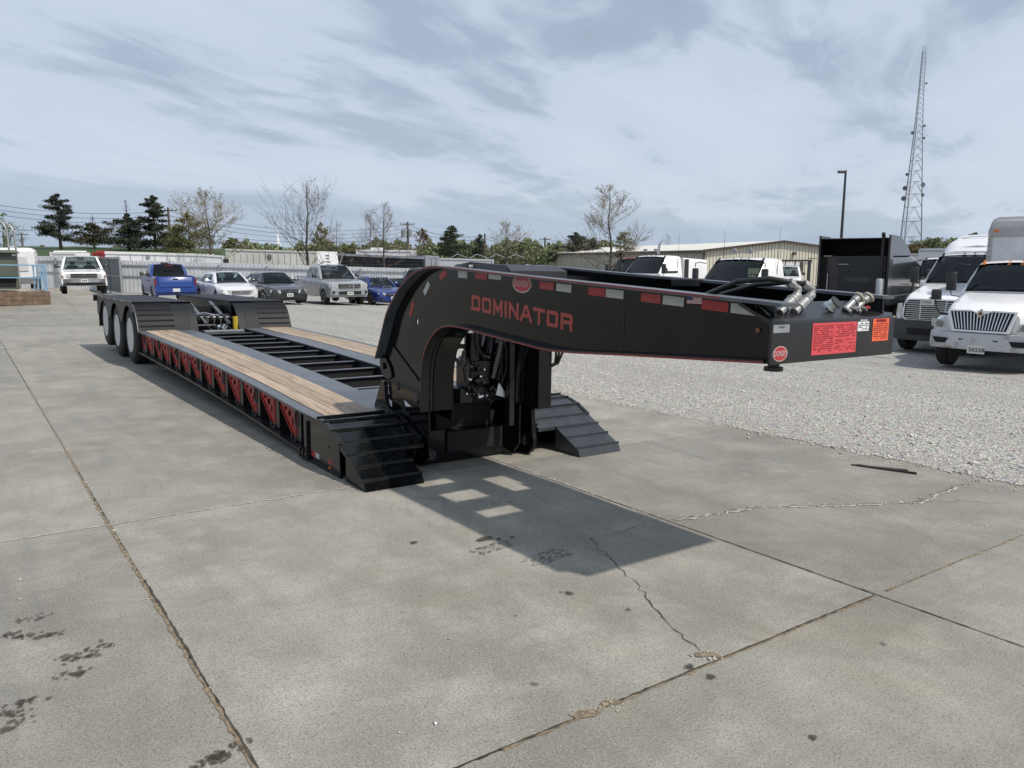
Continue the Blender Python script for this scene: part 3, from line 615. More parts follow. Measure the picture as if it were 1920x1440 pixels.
# front deck plate between the planks, ramps
s = MB(); s.loft([[(.58,b,zd(b)-.02),(2.01,b,zd(b)-.02),(2.01,b,zd(b)),(.58,b,zd(b))] for b in (1.15,1.5,1.75,2.0)]); s.build('front_deck_plate', BLK, T)
RP = [(0.0,0.0),(.03,.062),(.17,.128),(.34,.212),(.48,.285),(.62,.355),(.74,.392),(.86,.410),(.95,.418)]
def rampprof(b): return interp(b, RP)
for side in (0, 1):
    fx = (lambda x: x) if side == 0 else (lambda x: WD-x)
    def A2(x0, x1): return sorted((fx(x0), fx(x1)))
    MT = BLK if side == 0 else mat('ramp_grey_black', (0.030, 0.034, 0.040), 0.38, var=.2, scale=7, bump=.1, bscale=60)
    x0, x1 = A2(.004, .50); s = MB(); pr = [p for p in RP if p[0] <= .36]+[(.36, rampprof(.36))]
    s.px([(b, z) for b, z in pr]+[(.36, .002)], x0, x1); s.build('ramp_nose', MT, T)
    x0, x1 = A2(.004, .70); pr = [(.362, rampprof(.362))]+[p for p in RP if p[0] > .362]
    s = MB(); s.px(pr+[(.95, .39), (.362, rampprof(.362)-.03)], x0, x1); s.build('ramp_deck', MT, T)
    # boxed side of the ramp
    x0, x1 = A2(0, .012); s = MB(); s.px([(.46,.0),(.48,.272),(.62,.343),(.74,.380),(.86,.398),(1.25,.402),(1.25,.03),(1.1,.0)], x0, x1); s.build('ramp_side_plate', BLK, T)
    x0, x1 = A2(-.004, .03); s = MB(); s.px([(.462,.285),(.478,.298),(.62,.366),(.74,.402),(.88,.420),(.88,.404),(.75,.386),(.625,.350),(.484,.275)], x0, x1); s.build('ramp_rim', BLKM, T)
    for c, wid in [(.045,.50),(.195,.50),(.335,.50),(.475,.66),(.625,.68),(.80,.64),(.925,.61)]:
        x0, x1 = A2(-.006, wid+.008 if side == 0 or wid > .5 else .508); z = rampprof(c); s = MB(); s.box(x0, x1, c-.005, c+.005, z-.005, z+.017)
        if c > .6 : s.box(x0, x1, c-.014, c+.005, z+.015, z+.018)
        s.build('ramp_cleat', BLKM if side == 0 else MT, T)
# mudded water beads on the wet ramp
s = MB()
for _ in range(330):
    a, b = rng.uniform(.12, .49), rng.uniform(.05, .42); r = rng.uniform(.002, .007)*1.3; z = rampprof(b)+.0015; sl = (rampprof(b+.01)-rampprof(b-.01))/.02
    s.add([(a+r*math.cos(t*1.05)*1.0, b+r*math.sin(t*1.05)*1.3, z+r*math.sin(t*1.05)*1.3*sl) for t in range(6)], [(0,1,2,3,4,5)])
o = s.build('mud_spots', mat('dull_mud', (0.006,0.006,0.006), .95, spec=0), T); o['kind'] = 'stuff'
s = MB(); s.box(-.0015, 0, .98, 1.08, .07, .115); s.build('reflective_tape', TAPER, T); s = MB(); s.box(-.0015, 0, .90, .98, .07, .115); s.build('reflective_tape', TAPEW, T)
s = MB(); s.box(-.0015, 0, .62, .71, .10, .115); s.box(-.0015, 0, .64, .70, .075, .092); s.build('warning_sticker', DRED, T)
s = MB(); s.cyl((-.012,.66,.05),(0,.66,.05),.012,n=12); s.build('marker_light', AMB, T, 40)
s = MB(); s.cyl((-.002,.68,.22),(0,.68,.22),.012,n=12); s.build('bolt_hole', DARK, T)
s = MB()
for b in (1.12, 1.20, 1.28): s.box(-.03, .0, b, b+.03, .02, .10); s.cyl((-.035,b+.015,.07),(.0,b+.015,.07),.02,n=8)
s.build('ratchet_gear', BLKM, T)
s = MB(); s.box(-.02, .02, 1.14, 1.16, .05, .36); s.build('side_post', BLKM, T)

# front coupling frame on the ground
s = MB(); s.box(.72, 1.88, .48, .62, .012, .27); s.box(.72, .95, .46, .47+.02, .10, .30); s.build('coupling_beam', BLK, T)
s = MB(); s.box(.98, 1.55, .455, .475, .10, .27); s.build('coupling_recess', DARK, T)
s = MB(); s.box(.72, 1.88, .62, 1.6, .02, .05); s.box(.72, .74, .62, 1.9, .05, .40); s.box(1.86, 1.88, .62, 1.9, .05, .40); s.box(.74, 1.86, 1.88, 1.93, .04, .42); s.build('coupling_frame', BLKM, T)
# guide ears each side of the neck foot
EAR = [(1.06,.66),(1.09,.60),(1.06,.50),(1.02,.455),(.80,.405),(.74,.395),(.40,.265),(.40,.10),(1.3,.10),(1.3,.40),(1.14,.66)]
for x in (.690, 1.888): s = MB(); s.px(EAR, x, x+.012); s.build('guide_ear', BLK, T)
for x in (.672, 1.878):
    s = MB(); pts = [(1.055,.665),(1.035,.60),(1.03,.52),(1.0,.458),(.93,.425),(.80,.402),(.70,.372),(.40,.262)]
    s.loft([[(x,b,z),(x+.036,b,z),(x+.036,b+.004,z-.016),(x,b+.004,z-.016)] for b, z in pts]); s.build('guide_ear_rim', BLKM, T, 50)

# gooseneck side plates
OUT = [(1.125,.72),(1.155,.80),(1.155,.872),(1.12,.923),(1.025,1.087),(.916,1.28),(.787,1.408),(.639,1.524),(.433,1.626),(.273,1.667),(.103,1.683),(0,1.680),(-.33,1.662),(-.84,1.630),(-1.42,1.597),(-2.03,1.564),(-2.96,1.512)]
INN = [(-2.97,1.225),(-2.05,1.178),(-1.41,1.146),(-1.0,1.170),(-.684,1.193),(-.33,1.222),(-.14,1.226),(0,1.203),(.105,1.148),(.19,1.078),(.256,.99),(.30,.864),(.316,.73),(.318,.50)]
def dense(p, k=3):
    P = np.array(p); o = []
    for i in range(len(P)-1):
        p0 = P[max(i-1,0)]; p1 = P[i]; p2 = P[i+1]; p3 = P[min(i+2,len(P)-1)]
        for j in range(k):
            t = j/k; o.append(tuple(.5*((2*p1)+(-p0+p2)*t+(2*p0-5*p1+4*p2-p3)*t*t+(-p0+3*p1-3*p2+p3)*t**3)))
    o.append(tuple(P[-1])); return o
OUTd = dense(OUT[2:]); INNd = dense(INN)
PL = [(1.125,.72),(1.155,.80)]+OUTd+INNd+[(.318,.12),(.40,.04),(.52,.02),(.64,.05),(.70,.14),(.71,.36),(.80,.46),(1.0,.52),(1.04,.60),(1.03,.72)]
hole = [(.515+.022*math.cos(t*math.pi/6), 1.225+.03*math.sin(t*math.pi/6)) for t in range(12)]
XL, XR = .72, 1.64
for x in (XL, XR):
    s = MB(); s.px(PL if x == XL else [(b, z+(.022 if z > 1.45 else 0)) for b, z in PL], x, x+.014, [hole]); s.build('gooseneck_side_plate', BLK, T)
def curve_flange(name, pts, x0, x1, th, inward, mats, taper=None):
    P = [Vector((0, b, z)) for b, z in pts]; rings = []
    for i, p in enumerate(P):
        d = (P[min(i+1,len(P)-1)]-P[max(i-1,0)]).normalized(); nn = Vector((0, -d.z, d.y))*inward
        rings.append([(x0,p.y,p.z),(x1,p.y,p.z),(x1,p.y+nn.y*th,p.z+nn.z*th),(x0,p.y+nn.y*th,p.z+nn.z*th)])
    s = MB(); s.loft(rings); return s.build(name, mats, T, 40)
OUTf = OUTd[:-1]+[(-2.96,1.512),(-3.06,1.505)]
for x in (XL, XR):
    f0, f1 = (x-.085, x+.045) if x == XL else (x-.05, x+.06)
    OUTf = OUTd[:-1]+([(-2.96,1.512),(-3.06,1.505)] if x == XL else [(-2.99,1.510)])
    if x == XR: OUTf = [(b, z+(.022 if z > 1.45 else 0)) for b, z in OUTf]
    curve_flange('gooseneck_top_flange', [p for p in OUTf], f0, f1, .016, 1, GRYF if x == XL else GRYF)
    curve_flange('gooseneck_bottom_flange', INNd, f0+.01, f1-.01, .016, 1, BLKM)
    # red pin-stripe along the flange edges
    if x == XR: continue
    rd = [p for p in OUTf if p[0] > -2.82]; curve_flange('flange_stripe', rd, f0-.0025, f0-.0005, .010, 1, STRIPE)
    rd = [p for p in INNd if p[0] < .30]; curve_flange('flange_stripe', rd, f0+.0075, f0+.0095, .010, 1, STRIPE)
curve_flange('neck_inner_plate', [p for p in INNd if p[0] > -.10], XL+.046, .955, .012, 1, BLK)
s = MB(); s.px([(p[0], p[1]) for p in INNd if p[0] > .0]+[(.33,.40),(.60,.42),(.80,.60),(.85,.9),(.6,1.25),(.1,1.35)], .945, .955); s.build('neck_box_side', BLK, T)
# doubler plates on the near side of the neck
s = MB(); s.px([(1.13,.74),(1.16,.80),(1.165,.86),(1.12,.90),(1.04,.87),(.96,.80),(.93,.72),(1.0,.69),(1.08,.70)], XL-.03, XL-.002); s.build('hinge_cover', BLK, T)
s = MB(); s.cyl((XL-.05,1.09,.80),(XL-.03,1.09,.80),.030,n=14); s.build('hinge_bolt', BLKM, T, 40)
s = MB(); s.px([(1.0,.99),(.95,1.0),(.40,.70),(.335,.66),(.335,.62),(.36,.60),(.36,.45),(1.0,.50),(1.03,.60),(1.0,.70),(.93,.72),(.95,.80),(1.0,.86),(1.04,.90)], XL-.012, XL-.001); s.build('neck_doubler', BLK, T)
s = MB(); s.px([(.86,.60),(.80,.62),(.84,.70)], XL-.0135, XL-.0125); s.build('lifting_slot', DARK, T); s = MB(); s.px([(.70,.49),(.60,.50),(.73,.54)], XL-.0135, XL-.0125); s.build('bright_slot', WSTK, T)
for x, b, z, r in [(XL-.02,.45,.60,.045),(XL-.02,.55,.13,.06)]:
    s = MB(); s.lathe((x,b,z),(-1,0,0),[(0,r),(.02,r),(.03,r*.85)],18); s.build('lock_pin', mat('pin_grey', (.05,.05,.052), .4, metal=.4), T, 40)
# right foot leg with big pin
s = MB(); s.px([(.13,1.16),(.46,1.16),(.50,.60),(.30,.42),(.30,.36)]+[(.40+.135*math.cos(R(t)), .135+.135*math.sin(R(t))) for t in range(150, 395, 20)]+[(.62,.40),(.62,.5),(.14,.47),(.10,.50)][0:0]+[(.55,.30),(.52,.5),(.5,1.16)][0:0], 1.76, 1.80)
s.build('foot_leg', BLK, T)
s = MB(); s.box(1.70, 1.84, .12, .50, .46, .98); s.build('leg_block', BLK, T)
s = MB(); s.px([(.36,.50),(.62,.50),(.60,.26)]+[(.47+.125*math.cos(R(t)), .13+.125*math.sin(R(t))) for t in range(30, -215, -20)]+[(.36,.26)], 1.77, 1.81); s.build('foot_arm', BLKM, T)
s = MB(); s.lathe((1.78,.43,.13),(0,-1,0),[(0,.055),(.05,.055),(.06,.045)],18); s.lathe((.80,.47,.10),(0,-1,0),[(0,.055),(.05,.05),(.06,.04)],18); s.build('coupling_pin', mat('pin_grey', (.05,.05,.052), .4, metal=.4), T, 40)
s = MB(); s.box(1.52, 1.57, .30, .36, .30, 1.15); s.build('neck_brace', BLKM, T)

# machinery inside the neck: engine, tank, plumbing
ENG = mat('engine_black_gloss', (.008,.008,.009), .22, var=.4, scale=12)
s = MB(); s.bbox(1.22, 1.44, .46, .74, .60, .90, .03); s.build('engine_block', ENG, T, 30)
s = MB(); s.cyl((1.26,.50,.88),(1.26,.50,1.12),.075,n=16); s.cyl((1.26,.50,.97),(1.26,.50,1.0),.085,n=16); s.build('air_filter', ENG, T, 40)
s = MB(); s.cyl((1.38,.46,.93),(1.46,.50,1.17),.055,n=14); s.build('exhaust_can', ENG, T, 40)
for x, z, r_ in ((1.20,.64,.045),(1.30,.70,.05),(1.42,.62,.04),(1.24,.82,.035)): s = MB(); s.lathe((x,.46,z),(0,-1,0),[(0,r_),(.05,r_),(.06,r_*.7),(.09,r_*.4)],14); s.build('pulley', ENG, T, 40)
for k in range(6): s = MB(); s.box(1.23, 1.43, .435, .47, .74+.022*k, .752+.022*k); s.build('cooling_fin', ENG, T)
for pts in ([(1.10,.52,.56),(1.16,.44,.66),(1.22,.43,.74)], [(1.34,.40,.64),(1.30,.36,.56),(1.40,.38,.52)], [(1.18,.44,.90),(1.12,.42,.82),(1.15,.44,.70)], [(1.44,.42,.95),(1.49,.38,.84),(1.46,.40,.70)]): s = MB(); s.tube(pts, .010); s.build('fuel_line', HOSE, T, 60)
s = MB(); s.bbox(1.08, 1.24, .44, .66, .52, .66, .02); s.build('pump_housing', ENG, T, 30)
for p, q in (((1.02,.50,.99),(1.12,.48,.84)),((1.12,.48,.84),(1.15,.47,.97)),((1.02,.50,.99),(1.20,.50,1.0)),((.80,.55,1.13),(1.22,.50,1.105)),((.80,.58,1.04),(1.20,.52,1.01))): s = MB(); s.bar(p, q, .022, .022); s.build('guard_bar', ENG, T)
for x, z in ((1.15,.60),(1.27,.58),(1.33,.80),(1.41,.74),(1.19,.72)): s = MB(); s.cyl((x,.415,z),(x,.44,z),.010,n=6); s.build('bright_fitting', CHR, T)
s = MB(); s.lathe((1.545,.50,.58),(0,0,1),[(0,.08),(.02,.095),(.40,.095),(.44,.06)],20); s.build('hydraulic_tank', BLK, T, 40)
for pts, r_ in [([(1.62,.40,1.10),(1.60,.36,.95),(1.58,.38,.8)], .008),
    ([(1.45,.40,1.14),(1.50,.34,1.0),(1.50,.33,.8),(1.47,.36,.66)], .007), ([(1.2,.38,1.15),(1.22,.36,1.0),(1.30,.37,.9)], .012)]+[([(1.85-.02*k,-.02+.04*k,1.15),(1.90-.02*k,.02+.03*k,1.0),(1.88,.08+.02*k,.86),(1.78,.14,.80)], .011) for k in range(3)]:
    s = MB(); s.tube(pts, r_); s.build('hydraulic_hose', HOSE, T, 60)
s = MB(); s.bar((1.50,.38,1.12),(1.42,.42,.72),.035,.03); s.build('polished_strut', mat('strut_grey', (.10,.105,.11), .3, metal=.6), T)
s = MB(); s.add([(1.47,.40,.68),(1.56,.37,.53),(1.44,.40,.57)], [(0,1,2)]); s.build('bright_bracket', ALU, T); s = MB(); s.cyl((1.24,.38,.565),(1.34,.39,.575),.014); s.build('bright_fitting', ALU, T)
s = MB(); s.box(.734, 1.66, .95, .97, .30, 1.30); s.build('rear_bulkhead', BLKM, T) if False else None
s = MB(); s.box(.734, 1.66, .50, 1.12, .50, .54); s.build('engine_shelf', DARK, T)
s = MB(); s.box(.95, 1.52, .60, .66, .27, .50); s.box(.74, 1.86, 1.0, 1.03, .05, .50); s.build('lower_bulkhead', DARK, T)  # deep shade of the lower cavity is put into the bulkhead colour
# engine hood on top of the neck
s = MB(); s.loft([[(.90,.05,1.66),(1.60,.05,1.66),(1.60,.05,1.665),(.90,.05,1.665)],[(.90,.02,1.64),(1.60,.02,1.64),(1.58,-.02,1.702),(.92,-.02,1.702)],[(.90,-.50,1.60),(1.42,-.50,1.60),(1.40,-.48,1.692),(.92,-.48,1.692)],[(.90,-.58,1.59),(1.42,-.58,1.59),(1.42,-.58,1.65),(.90,-.58,1.65)]]); s.build('engine_hood', mat('hood_grey_black', (.035,.037,.042), .4, var=.15, scale=5), T)
s = MB(); s.bbox(.86, 1.0, -.05, .16, 1.66, 1.70, .015); s.tube([(.9,.2,1.68),(.95,.05,1.705),(1.1,-.1,1.69)], .014); s.build('hose_bundle', HOSE, T, 40)
s = MB(); s.bbox(1.55, 1.64, -1.75, -1.52, 1.56, 1.61, .01); s.build('rubber_stop', HOSE, T)
# floor of the neck and front nose
s = MB(); s.loft([[(XL+.014,b,z),(XR,b,z),(XR,b,z+.012),(XL+.014,b,z+.012)] for b, z in [(-.14,1.23),(-.4,1.215),(-.78,1.20)]]); s.build('neck_floor', BLKM, T)
s = MB(); s.loft([[(XL+.014,b,z),(XR,b,z),(XR,b,z+.012),(XL+.014,b,z+.012)] for b, z in [(-1.98,1.185),(-2.4,1.205),(-2.9,1.225)]]); s.build('neck_floor', BLKM, T)
s = MB(); s.loft([[(1.05,b,z),(1.28,b,z),(1.28,b,z+.012),(1.05,b,z+.012)] for b, z in [(-.78,1.20),(-1.41,1.155),(-1.98,1.185)]]); s.build('neck_spine', BLKM, T)
s = MB(); s.box(1.28, XR, -1.98, -1.50, 1.175, 1.185); s.build('floor_cross_plate', BLKM, T); s = MB(); s.box(1.28, XR, -.95, -.78, 1.18, 1.19); s.build('floor_cross_plate', BLKM, T)
for b0, b1 in ((-.92,-1.16),(-1.45,-1.66)): s = MB(); s.box(XL+.014, 1.05, b1, b0, 1.19, 1.20); s.build('floor_cross_plate', BLKM, T)
for b in (-.78, -1.55, -1.98): s = MB(); s.box(XL+.014, XR, b-.006, b+.006, 1.20, 1.42); s.build('neck_bulkhead', BLKM, T)
NF = [(-3.0,1.222),(-3.0,1.405)]+[(-3.0+.028*(1-math.cos(R(t))), 1.405+.028*math.sin(R(t))) for t in (20,40,60,75)]+[(-2.90,1.462),(-2.82,1.50),(-2.80,1.49),(-2.90,1.445),(-2.975,1.41),(-2.986,1.40),(-2.986,1.222)]
s = MB(); s.px(NF, .655, 1.70); s.build('nose_plate', mat('nose_black', (.012,.012,.012), .3, var=.2, scale=8, bump=.08, bscale=20), T, 50)
s = MB(); s.px([(-2.975,1.415),(-2.80,1.495),(-2.80,1.500),(-2.98,1.419)], .70, 1.63); s.build('valve_panel', mat('panel_grey', (.075,.08,.085), .35, var=.15, scale=6), T)
s = MB(); s.px([(-2.99,1.225),(-2.3,1.19),(-2.3,1.20),(-2.99,1.235)], .66, 1.70); s.build('kingpin_plate', BLKM, T)
s = MB(); s.lathe((.78,-2.93,1.225),(0,0,-1),[(0,.028),(.025,.028),(.026,.045),(.045,.045)],16); s.build('landing_stub', BLKM, T, 40)
# stickers and plates on the nose
def npl(name, l0, l1, z0, z1, mt, off=.0015): s = MB(); s.box(l0, l1, -3.0-off, -3.0-off+.001, z0, z1); return s.build(name, mt, T)
npl('data_plate', .665, .785, 1.368, 1.405, ALU)
instr = npl('instruction_sticker', .968, 1.345, 1.250, 1.405, PINK)
wl = npl('white_label', 1.352, 1.455, 1.355, 1.403, WSTK)
ws = npl('warning_sticker', 1.492, 1.645, 1.298, 1.415, ORNG)
INK = mat('dark_red_ink', (.22,.01,.015), .5)
def printl(parent, l0, l1, z0, z1, rows, mt, off=.003, fill=.8, gapx=.2):
    s = MB(); h = (z1-z0)/rows
    for r in range(rows):
        x = l0; zt = z1-r*h
        while x < l1-.004:
            w = min(rng.uniform(.006, .03), l1-x)
            if rng.random() < fill: s.box(x, x+w*.85, -3.0-off, -3.0-off+.0008, zt-h*.62, zt-h*.25)
            x += w+.003
    s.build('printed_text', mt, parent)
printl(instr, .98, 1.145, 1.262, 1.395, 13, INK); printl(instr, 1.16, 1.335, 1.330, 1.395, 6, INK); printl(instr, 1.16, 1.335, 1.262, 1.322, 7, INK, fill=.6)
printl(ws, 1.502, 1.635, 1.306, 1.392, 8, INK); printl(wl, 1.358, 1.45, 1.36, 1.398, 4, BLKP, fill=.6)
text_at('warning_word', 'WARNING', .022, None, (1.568,-3.0025,1.403), (1,0,0), (0,0,1), ws, .0006) if False else None
me = text_mesh('WARNING', .020, INK, .0004, .0006)
def put(name, me, o, X, Y, parent):
    X = Vector(X); Y = Vector(Y); Z = X.cross(Y); t = Matrix((X, Y, Z)).transposed().to_4x4(); t.translation = Vector(o); me.transform(t); return obj(name, me, parent)
put('warning_word', me, (1.568,-3.0028,1.404), (1,0,0), (0,0,1), ws)
put('label_heading', text_mesh('CERTIFICATION', .009, WSTK, .0004, .0003), (1.404,-3.0018,1.409), (1,0,0), (0,0,1), wl)
put('data_plate_text', text_mesh('DORSEY', .013, BLKP, .0004), (.725,-3.0018,1.393), (1,0,0), (0,0,1), T)
def oval_logo(c, X, Y, w, h, parent):
    X = Vector(X).normalized(); Y = Vector(Y).normalized(); Z = X.cross(Y); c = Vector(c)
    def ell(k, off): return [c+X*(w/2*k*math.cos(2*math.pi*i/32))+Y*(h/2*(k if k == 1 else 1-(1-k)*w/h)*math.sin(2*math.pi*i/32))+Z*off for i in range(32)]
    s = MB(); s.add(ell(1, .0015), [tuple(range(32))]); a = s.build('oval_badge', mat('badge_white', (.5,.42,.41), .4), parent)
    s = MB(); s.add(ell(.92, .0022), [tuple(range(32))]); s.build('badge_field', mat('badge_red', (.42,.03,.035), .4), a)
    put('badge_name', text_mesh('DORSEY', h*.50, mat('badge_white', (.6,.52,.5), .4), .0004, h*.004, .74), c+Z*.0032, X, Y, a)
oval_logo((.725,-3.0,1.270), (1,0,0), (0,0,1), .11, .072, T)
oval_logo((XL,-.963,1.560), (0,-1,-.045), (0,-.045,1), .215, .118, T)
# big block lettering DOMINATOR on the side
def bar2(pts, w):   # open polyline of thick strokes with square mitres in 2D -> quads
    qs = []
    for (x0,y0),(x1,y1) in zip(pts[:-1], pts[1:]):
        d = math.hypot(x1-x0, y1-y0); ux, uy = (x1-x0)/d, (y1-y0)/d; e = w/2
        x0e, y0e, x1e, y1e = x0-ux*e, y0-uy*e, x1+ux*e, y1+uy*e; nx, ny = -uy*w/2, ux*w/2
        qs.append([(x0e+nx,y0e+ny),(x0e-nx,y0e-ny),(x1e-nx,y1e-ny),(x1e+nx,y1e+ny)])
    return qs
LET = {'D':([[(.1,.1),(.1,.9),(.82,.9),(.9,.8),(.9,.2),(.82,.1),(.0,.1)]],1.0),'O':([[(.15,.1),(.1,.2),(.1,.8),(.18,.9),(.82,.9),(.9,.8),(.9,.2),(.82,.1),(.15,.1)]],1.0),
 'M':([[(.1,0.05),(.1,.92),(.5,.3),(.9,.92),(.9,.05)]],1.0),'I':([[(.1,.05),(.1,.95)]],.2),'N':([[(.1,.05),(.1,.92),(.9,.08),(.9,.95)]],1.0),
 'A':([[(.02,.05),(.42,.92),(.58,.92),(.98,.05)],[(.25,.36),(.8,.36)]],1.0),'T':([[(.05,.9),(.95,.9)],[(.5,.9),(.5,.05)]],1.0),
 'R':([[(.1,.05),(.1,.9),(.82,.9),(.9,.82),(.9,.48),(.1,.44)],[(.86,.48),(.90,.05)]],1.0)}
x = 0; let = []
wordW = sum(LET[c][1]*1.0+.24 for c in 'DOMINATOR')-.24
b_start, b_end = -.338, -1.502
sc = (b_end-b_start)/wordW
for c in 'DOMINATOR':
    s = MB(); layer = 0
    strokes, w = LET[c]
    for st in strokes:
        for q in bar2(st, .235):
            vs = []
            for (px_, py_) in q:
                t = (x+px_)/wordW; b = b_start+(x+px_)*sc; z = 1.362-.082*t+py_*(.108-.010*t); vs.append((XL-.0016-.00015*layer, b, z))
            s.add(vs, [(0,1,2,3)]); layer += 1
    s.build('letter', mat('letter_red', (.34,.045,.033), .42, var=.12, scale=25), T)['label'] = 'red painted letter '+c+' on the gooseneck side'
    x += w+.24
# reflective tapes on the neck (b, z, angle, white?)
def tape(b, z, ang, ln, mt, h=.05):
    c, s_ = math.cos(R(ang)), math.sin(R(ang)); s = MB(); vs = []
    for u, w in ((-ln/2,-h/2),(ln/2,-h/2),(ln/2,h/2),(-ln/2,h/2)): vs.append((XL-.0022, b-u*c+w*s_*-1*-1*0-w*s_*-1*1*1*(-1) if False else b-(u*c-w*s_), z+u*s_+w*c))
    s.add(vs, [(0,1,2,3)]); s.build('reflective_tape', mt, T)
tape(.60,1.33,62,.13,TAPER,.042); tape(.345,1.505,47,.12,TAPEW,.05); tape(.08,1.615,25,.12,TAPER,.05); tape(-.21,1.618,-2,.13,TAPEW,.05)
for b, mt in [(-.46,DRED),(-.64,TAPEW)]: tape(b, 1.613-.0*b, -3, .16, mt, .052)
for b0, mt, ln in [(-1.235,DRED,.15),(-1.41,TAPEW,.15),(-1.72,TAPER,.15),(-1.875,TAPEW,.15),(-2.165,DRED,.15),(-2.33,TAPEW,.15),(-2.61,TAPER,.17),(-2.785,TAPEW,.15)]:
    zt = interp(-b0, [(-.0,1.68),(1.42,1.597),(2.03,1.564),(2.96,1.512)])-.043; tape(b0, zt-.012, -3.2, ln, mt, .048)
fl = empty('flag_sticker', None); fl.parent = T; fl.location = (0,0,0)
for i in range(13):
    z = 1.522-i*.0031; s = MB(); s.box(XL-.0022, XL-.0021, -2.425-.1, -2.425, z-.0031, z); 
    if i == 0: s.build('flag_stripe', FLAGR, fl)
    else: s.build('flag_stripe', FLAGR if i % 2 == 0 else WSTK, fl)
s = MB(); s.box(XL-.0030, XL-.0026, -2.465, -2.425, 1.5, 1.522); s.build('flag_canton', FLAGB, fl)
s = MB(); s.cyl((XL-.01,-2.88,1.372),(XL,-2.88,1.372),.012,n=12); s.build('marker_light', mat('dim_amber', (.2,.07,.02), .3), T, 40)
for b, z in [(-.95,1.475),(-1.0,1.47),(-1.05,1.47),(-.80,1.52)]: s = MB(); s.cyl((XL-.002,b,z),(XL,b,z),.004,n=8); s.build('rivet', DARK, T)
s = MB(); s.box(XL-.0025, XL, -1.962, -1.956, 1.20, 1.50); s.build('weld_seam', BLKM, T)

# air and hydraulic fittings on the nose
def fitting(p0, p1, p2, p3, tail):
    s = MB(); s.cyl(p0, p1, .020, n=14); d = (Vector(p1)-Vector(p0)); s.cyl(Vector(p0)+d*.25, Vector(p0)+d*.7, .027, n=14); s.cyl(Vector(p0)+d*.72, Vector(p0)+d*.80, .030, n=8); s.cyl(p1, p2, .017, n=12); s.cyl(p2, p3, .017, n=12)
    s.lathe(p1, d, [(-.02,.012),(-.018,.022),(.018,.022),(.02,.012)], 12); s.cyl(Vector(p2)*.4+Vector(p3)*.6, p3, .023, n=6); s.build('coupler', ZINC, T, 45)
    s = MB(); s.tube([p3]+tail, .013, 8); s.build('air_hose', HOSE, T, 60)
fitting((.80,-2.93,1.455),(.965,-2.90,1.530),(.985,-2.90,1.565),(.93,-2.88,1.60),[(.86,-2.82,1.615),(.80,-2.68,1.60),(.78,-2.5,1.53),(.80,-2.35,1.42)])
fitting((.915,-2.93,1.455),(1.08,-2.90,1.530),(1.10,-2.90,1.563),(1.05,-2.88,1.592),[(1.0,-2.82,1.598),(.95,-2.68,1.585),(.90,-2.5,1.53),(.90,-2.35,1.42)])
s = MB(); s.lathe((1.225,-2.91,1.470),(0.1,-.75,.6),[(0,.034),(.012,.036),(.02,.030),(.05,.029),(.052,.02)],10); s.build('seven_pin_socket', ALU, T, 35)
s = MB(); s.lathe((1.228,-2.95,1.50),(0.1,-.75,.6),[(0,.034),(.006,.034)],16); s.build('socket_cap', BLKP, T, 35)
for x, kn in ((1.36, 'ivory'), (1.45, 'red')):
    s = MB(); s.cyl((x,-2.92,1.46),(x+.06,-2.93,1.505),.017,n=12); s.cyl((x+.06,-2.93,1.505),(x+.085,-2.94,1.522),.022,n=12); s.cyl((x-.01,-2.93,1.47),(x-.01,-2.96,1.45),.010,n=8); s.cyl((x+.03,-2.93,1.47),(x+.03,-2.97,1.462),.009,n=8); s.build('gladhand', ZINC, T, 45)
    s = MB(); s.lathe((x+.085,-2.94,1.522),(.75,-.2,.5),[(0,.030),(.006,.032),(.010,.026)],14); s.build('gladhand_seal', IVORY, T, 45)
    s = MB(); s.lathe((x+.04,-2.95,1.47),(0,-1,0),[(0,.008),(.02,.011),(.03,.004)],8); s.build('valve_knob', mat('red_knob', (.4,.03,.03), .4) if kn == 'red' else ALU, T, 45)
s = MB(); s.add([(.700,-2.97,1.425),(.752,-2.97,1.425),(.700,-2.88,1.492)], [(0,1,2)]); s.build('corner_sticker', TAPEW, T)
s = MB(); s.box(.75, .80, -2.84, -2.835, 1.485, 1.50); s.build('red_tag', DRED, T)

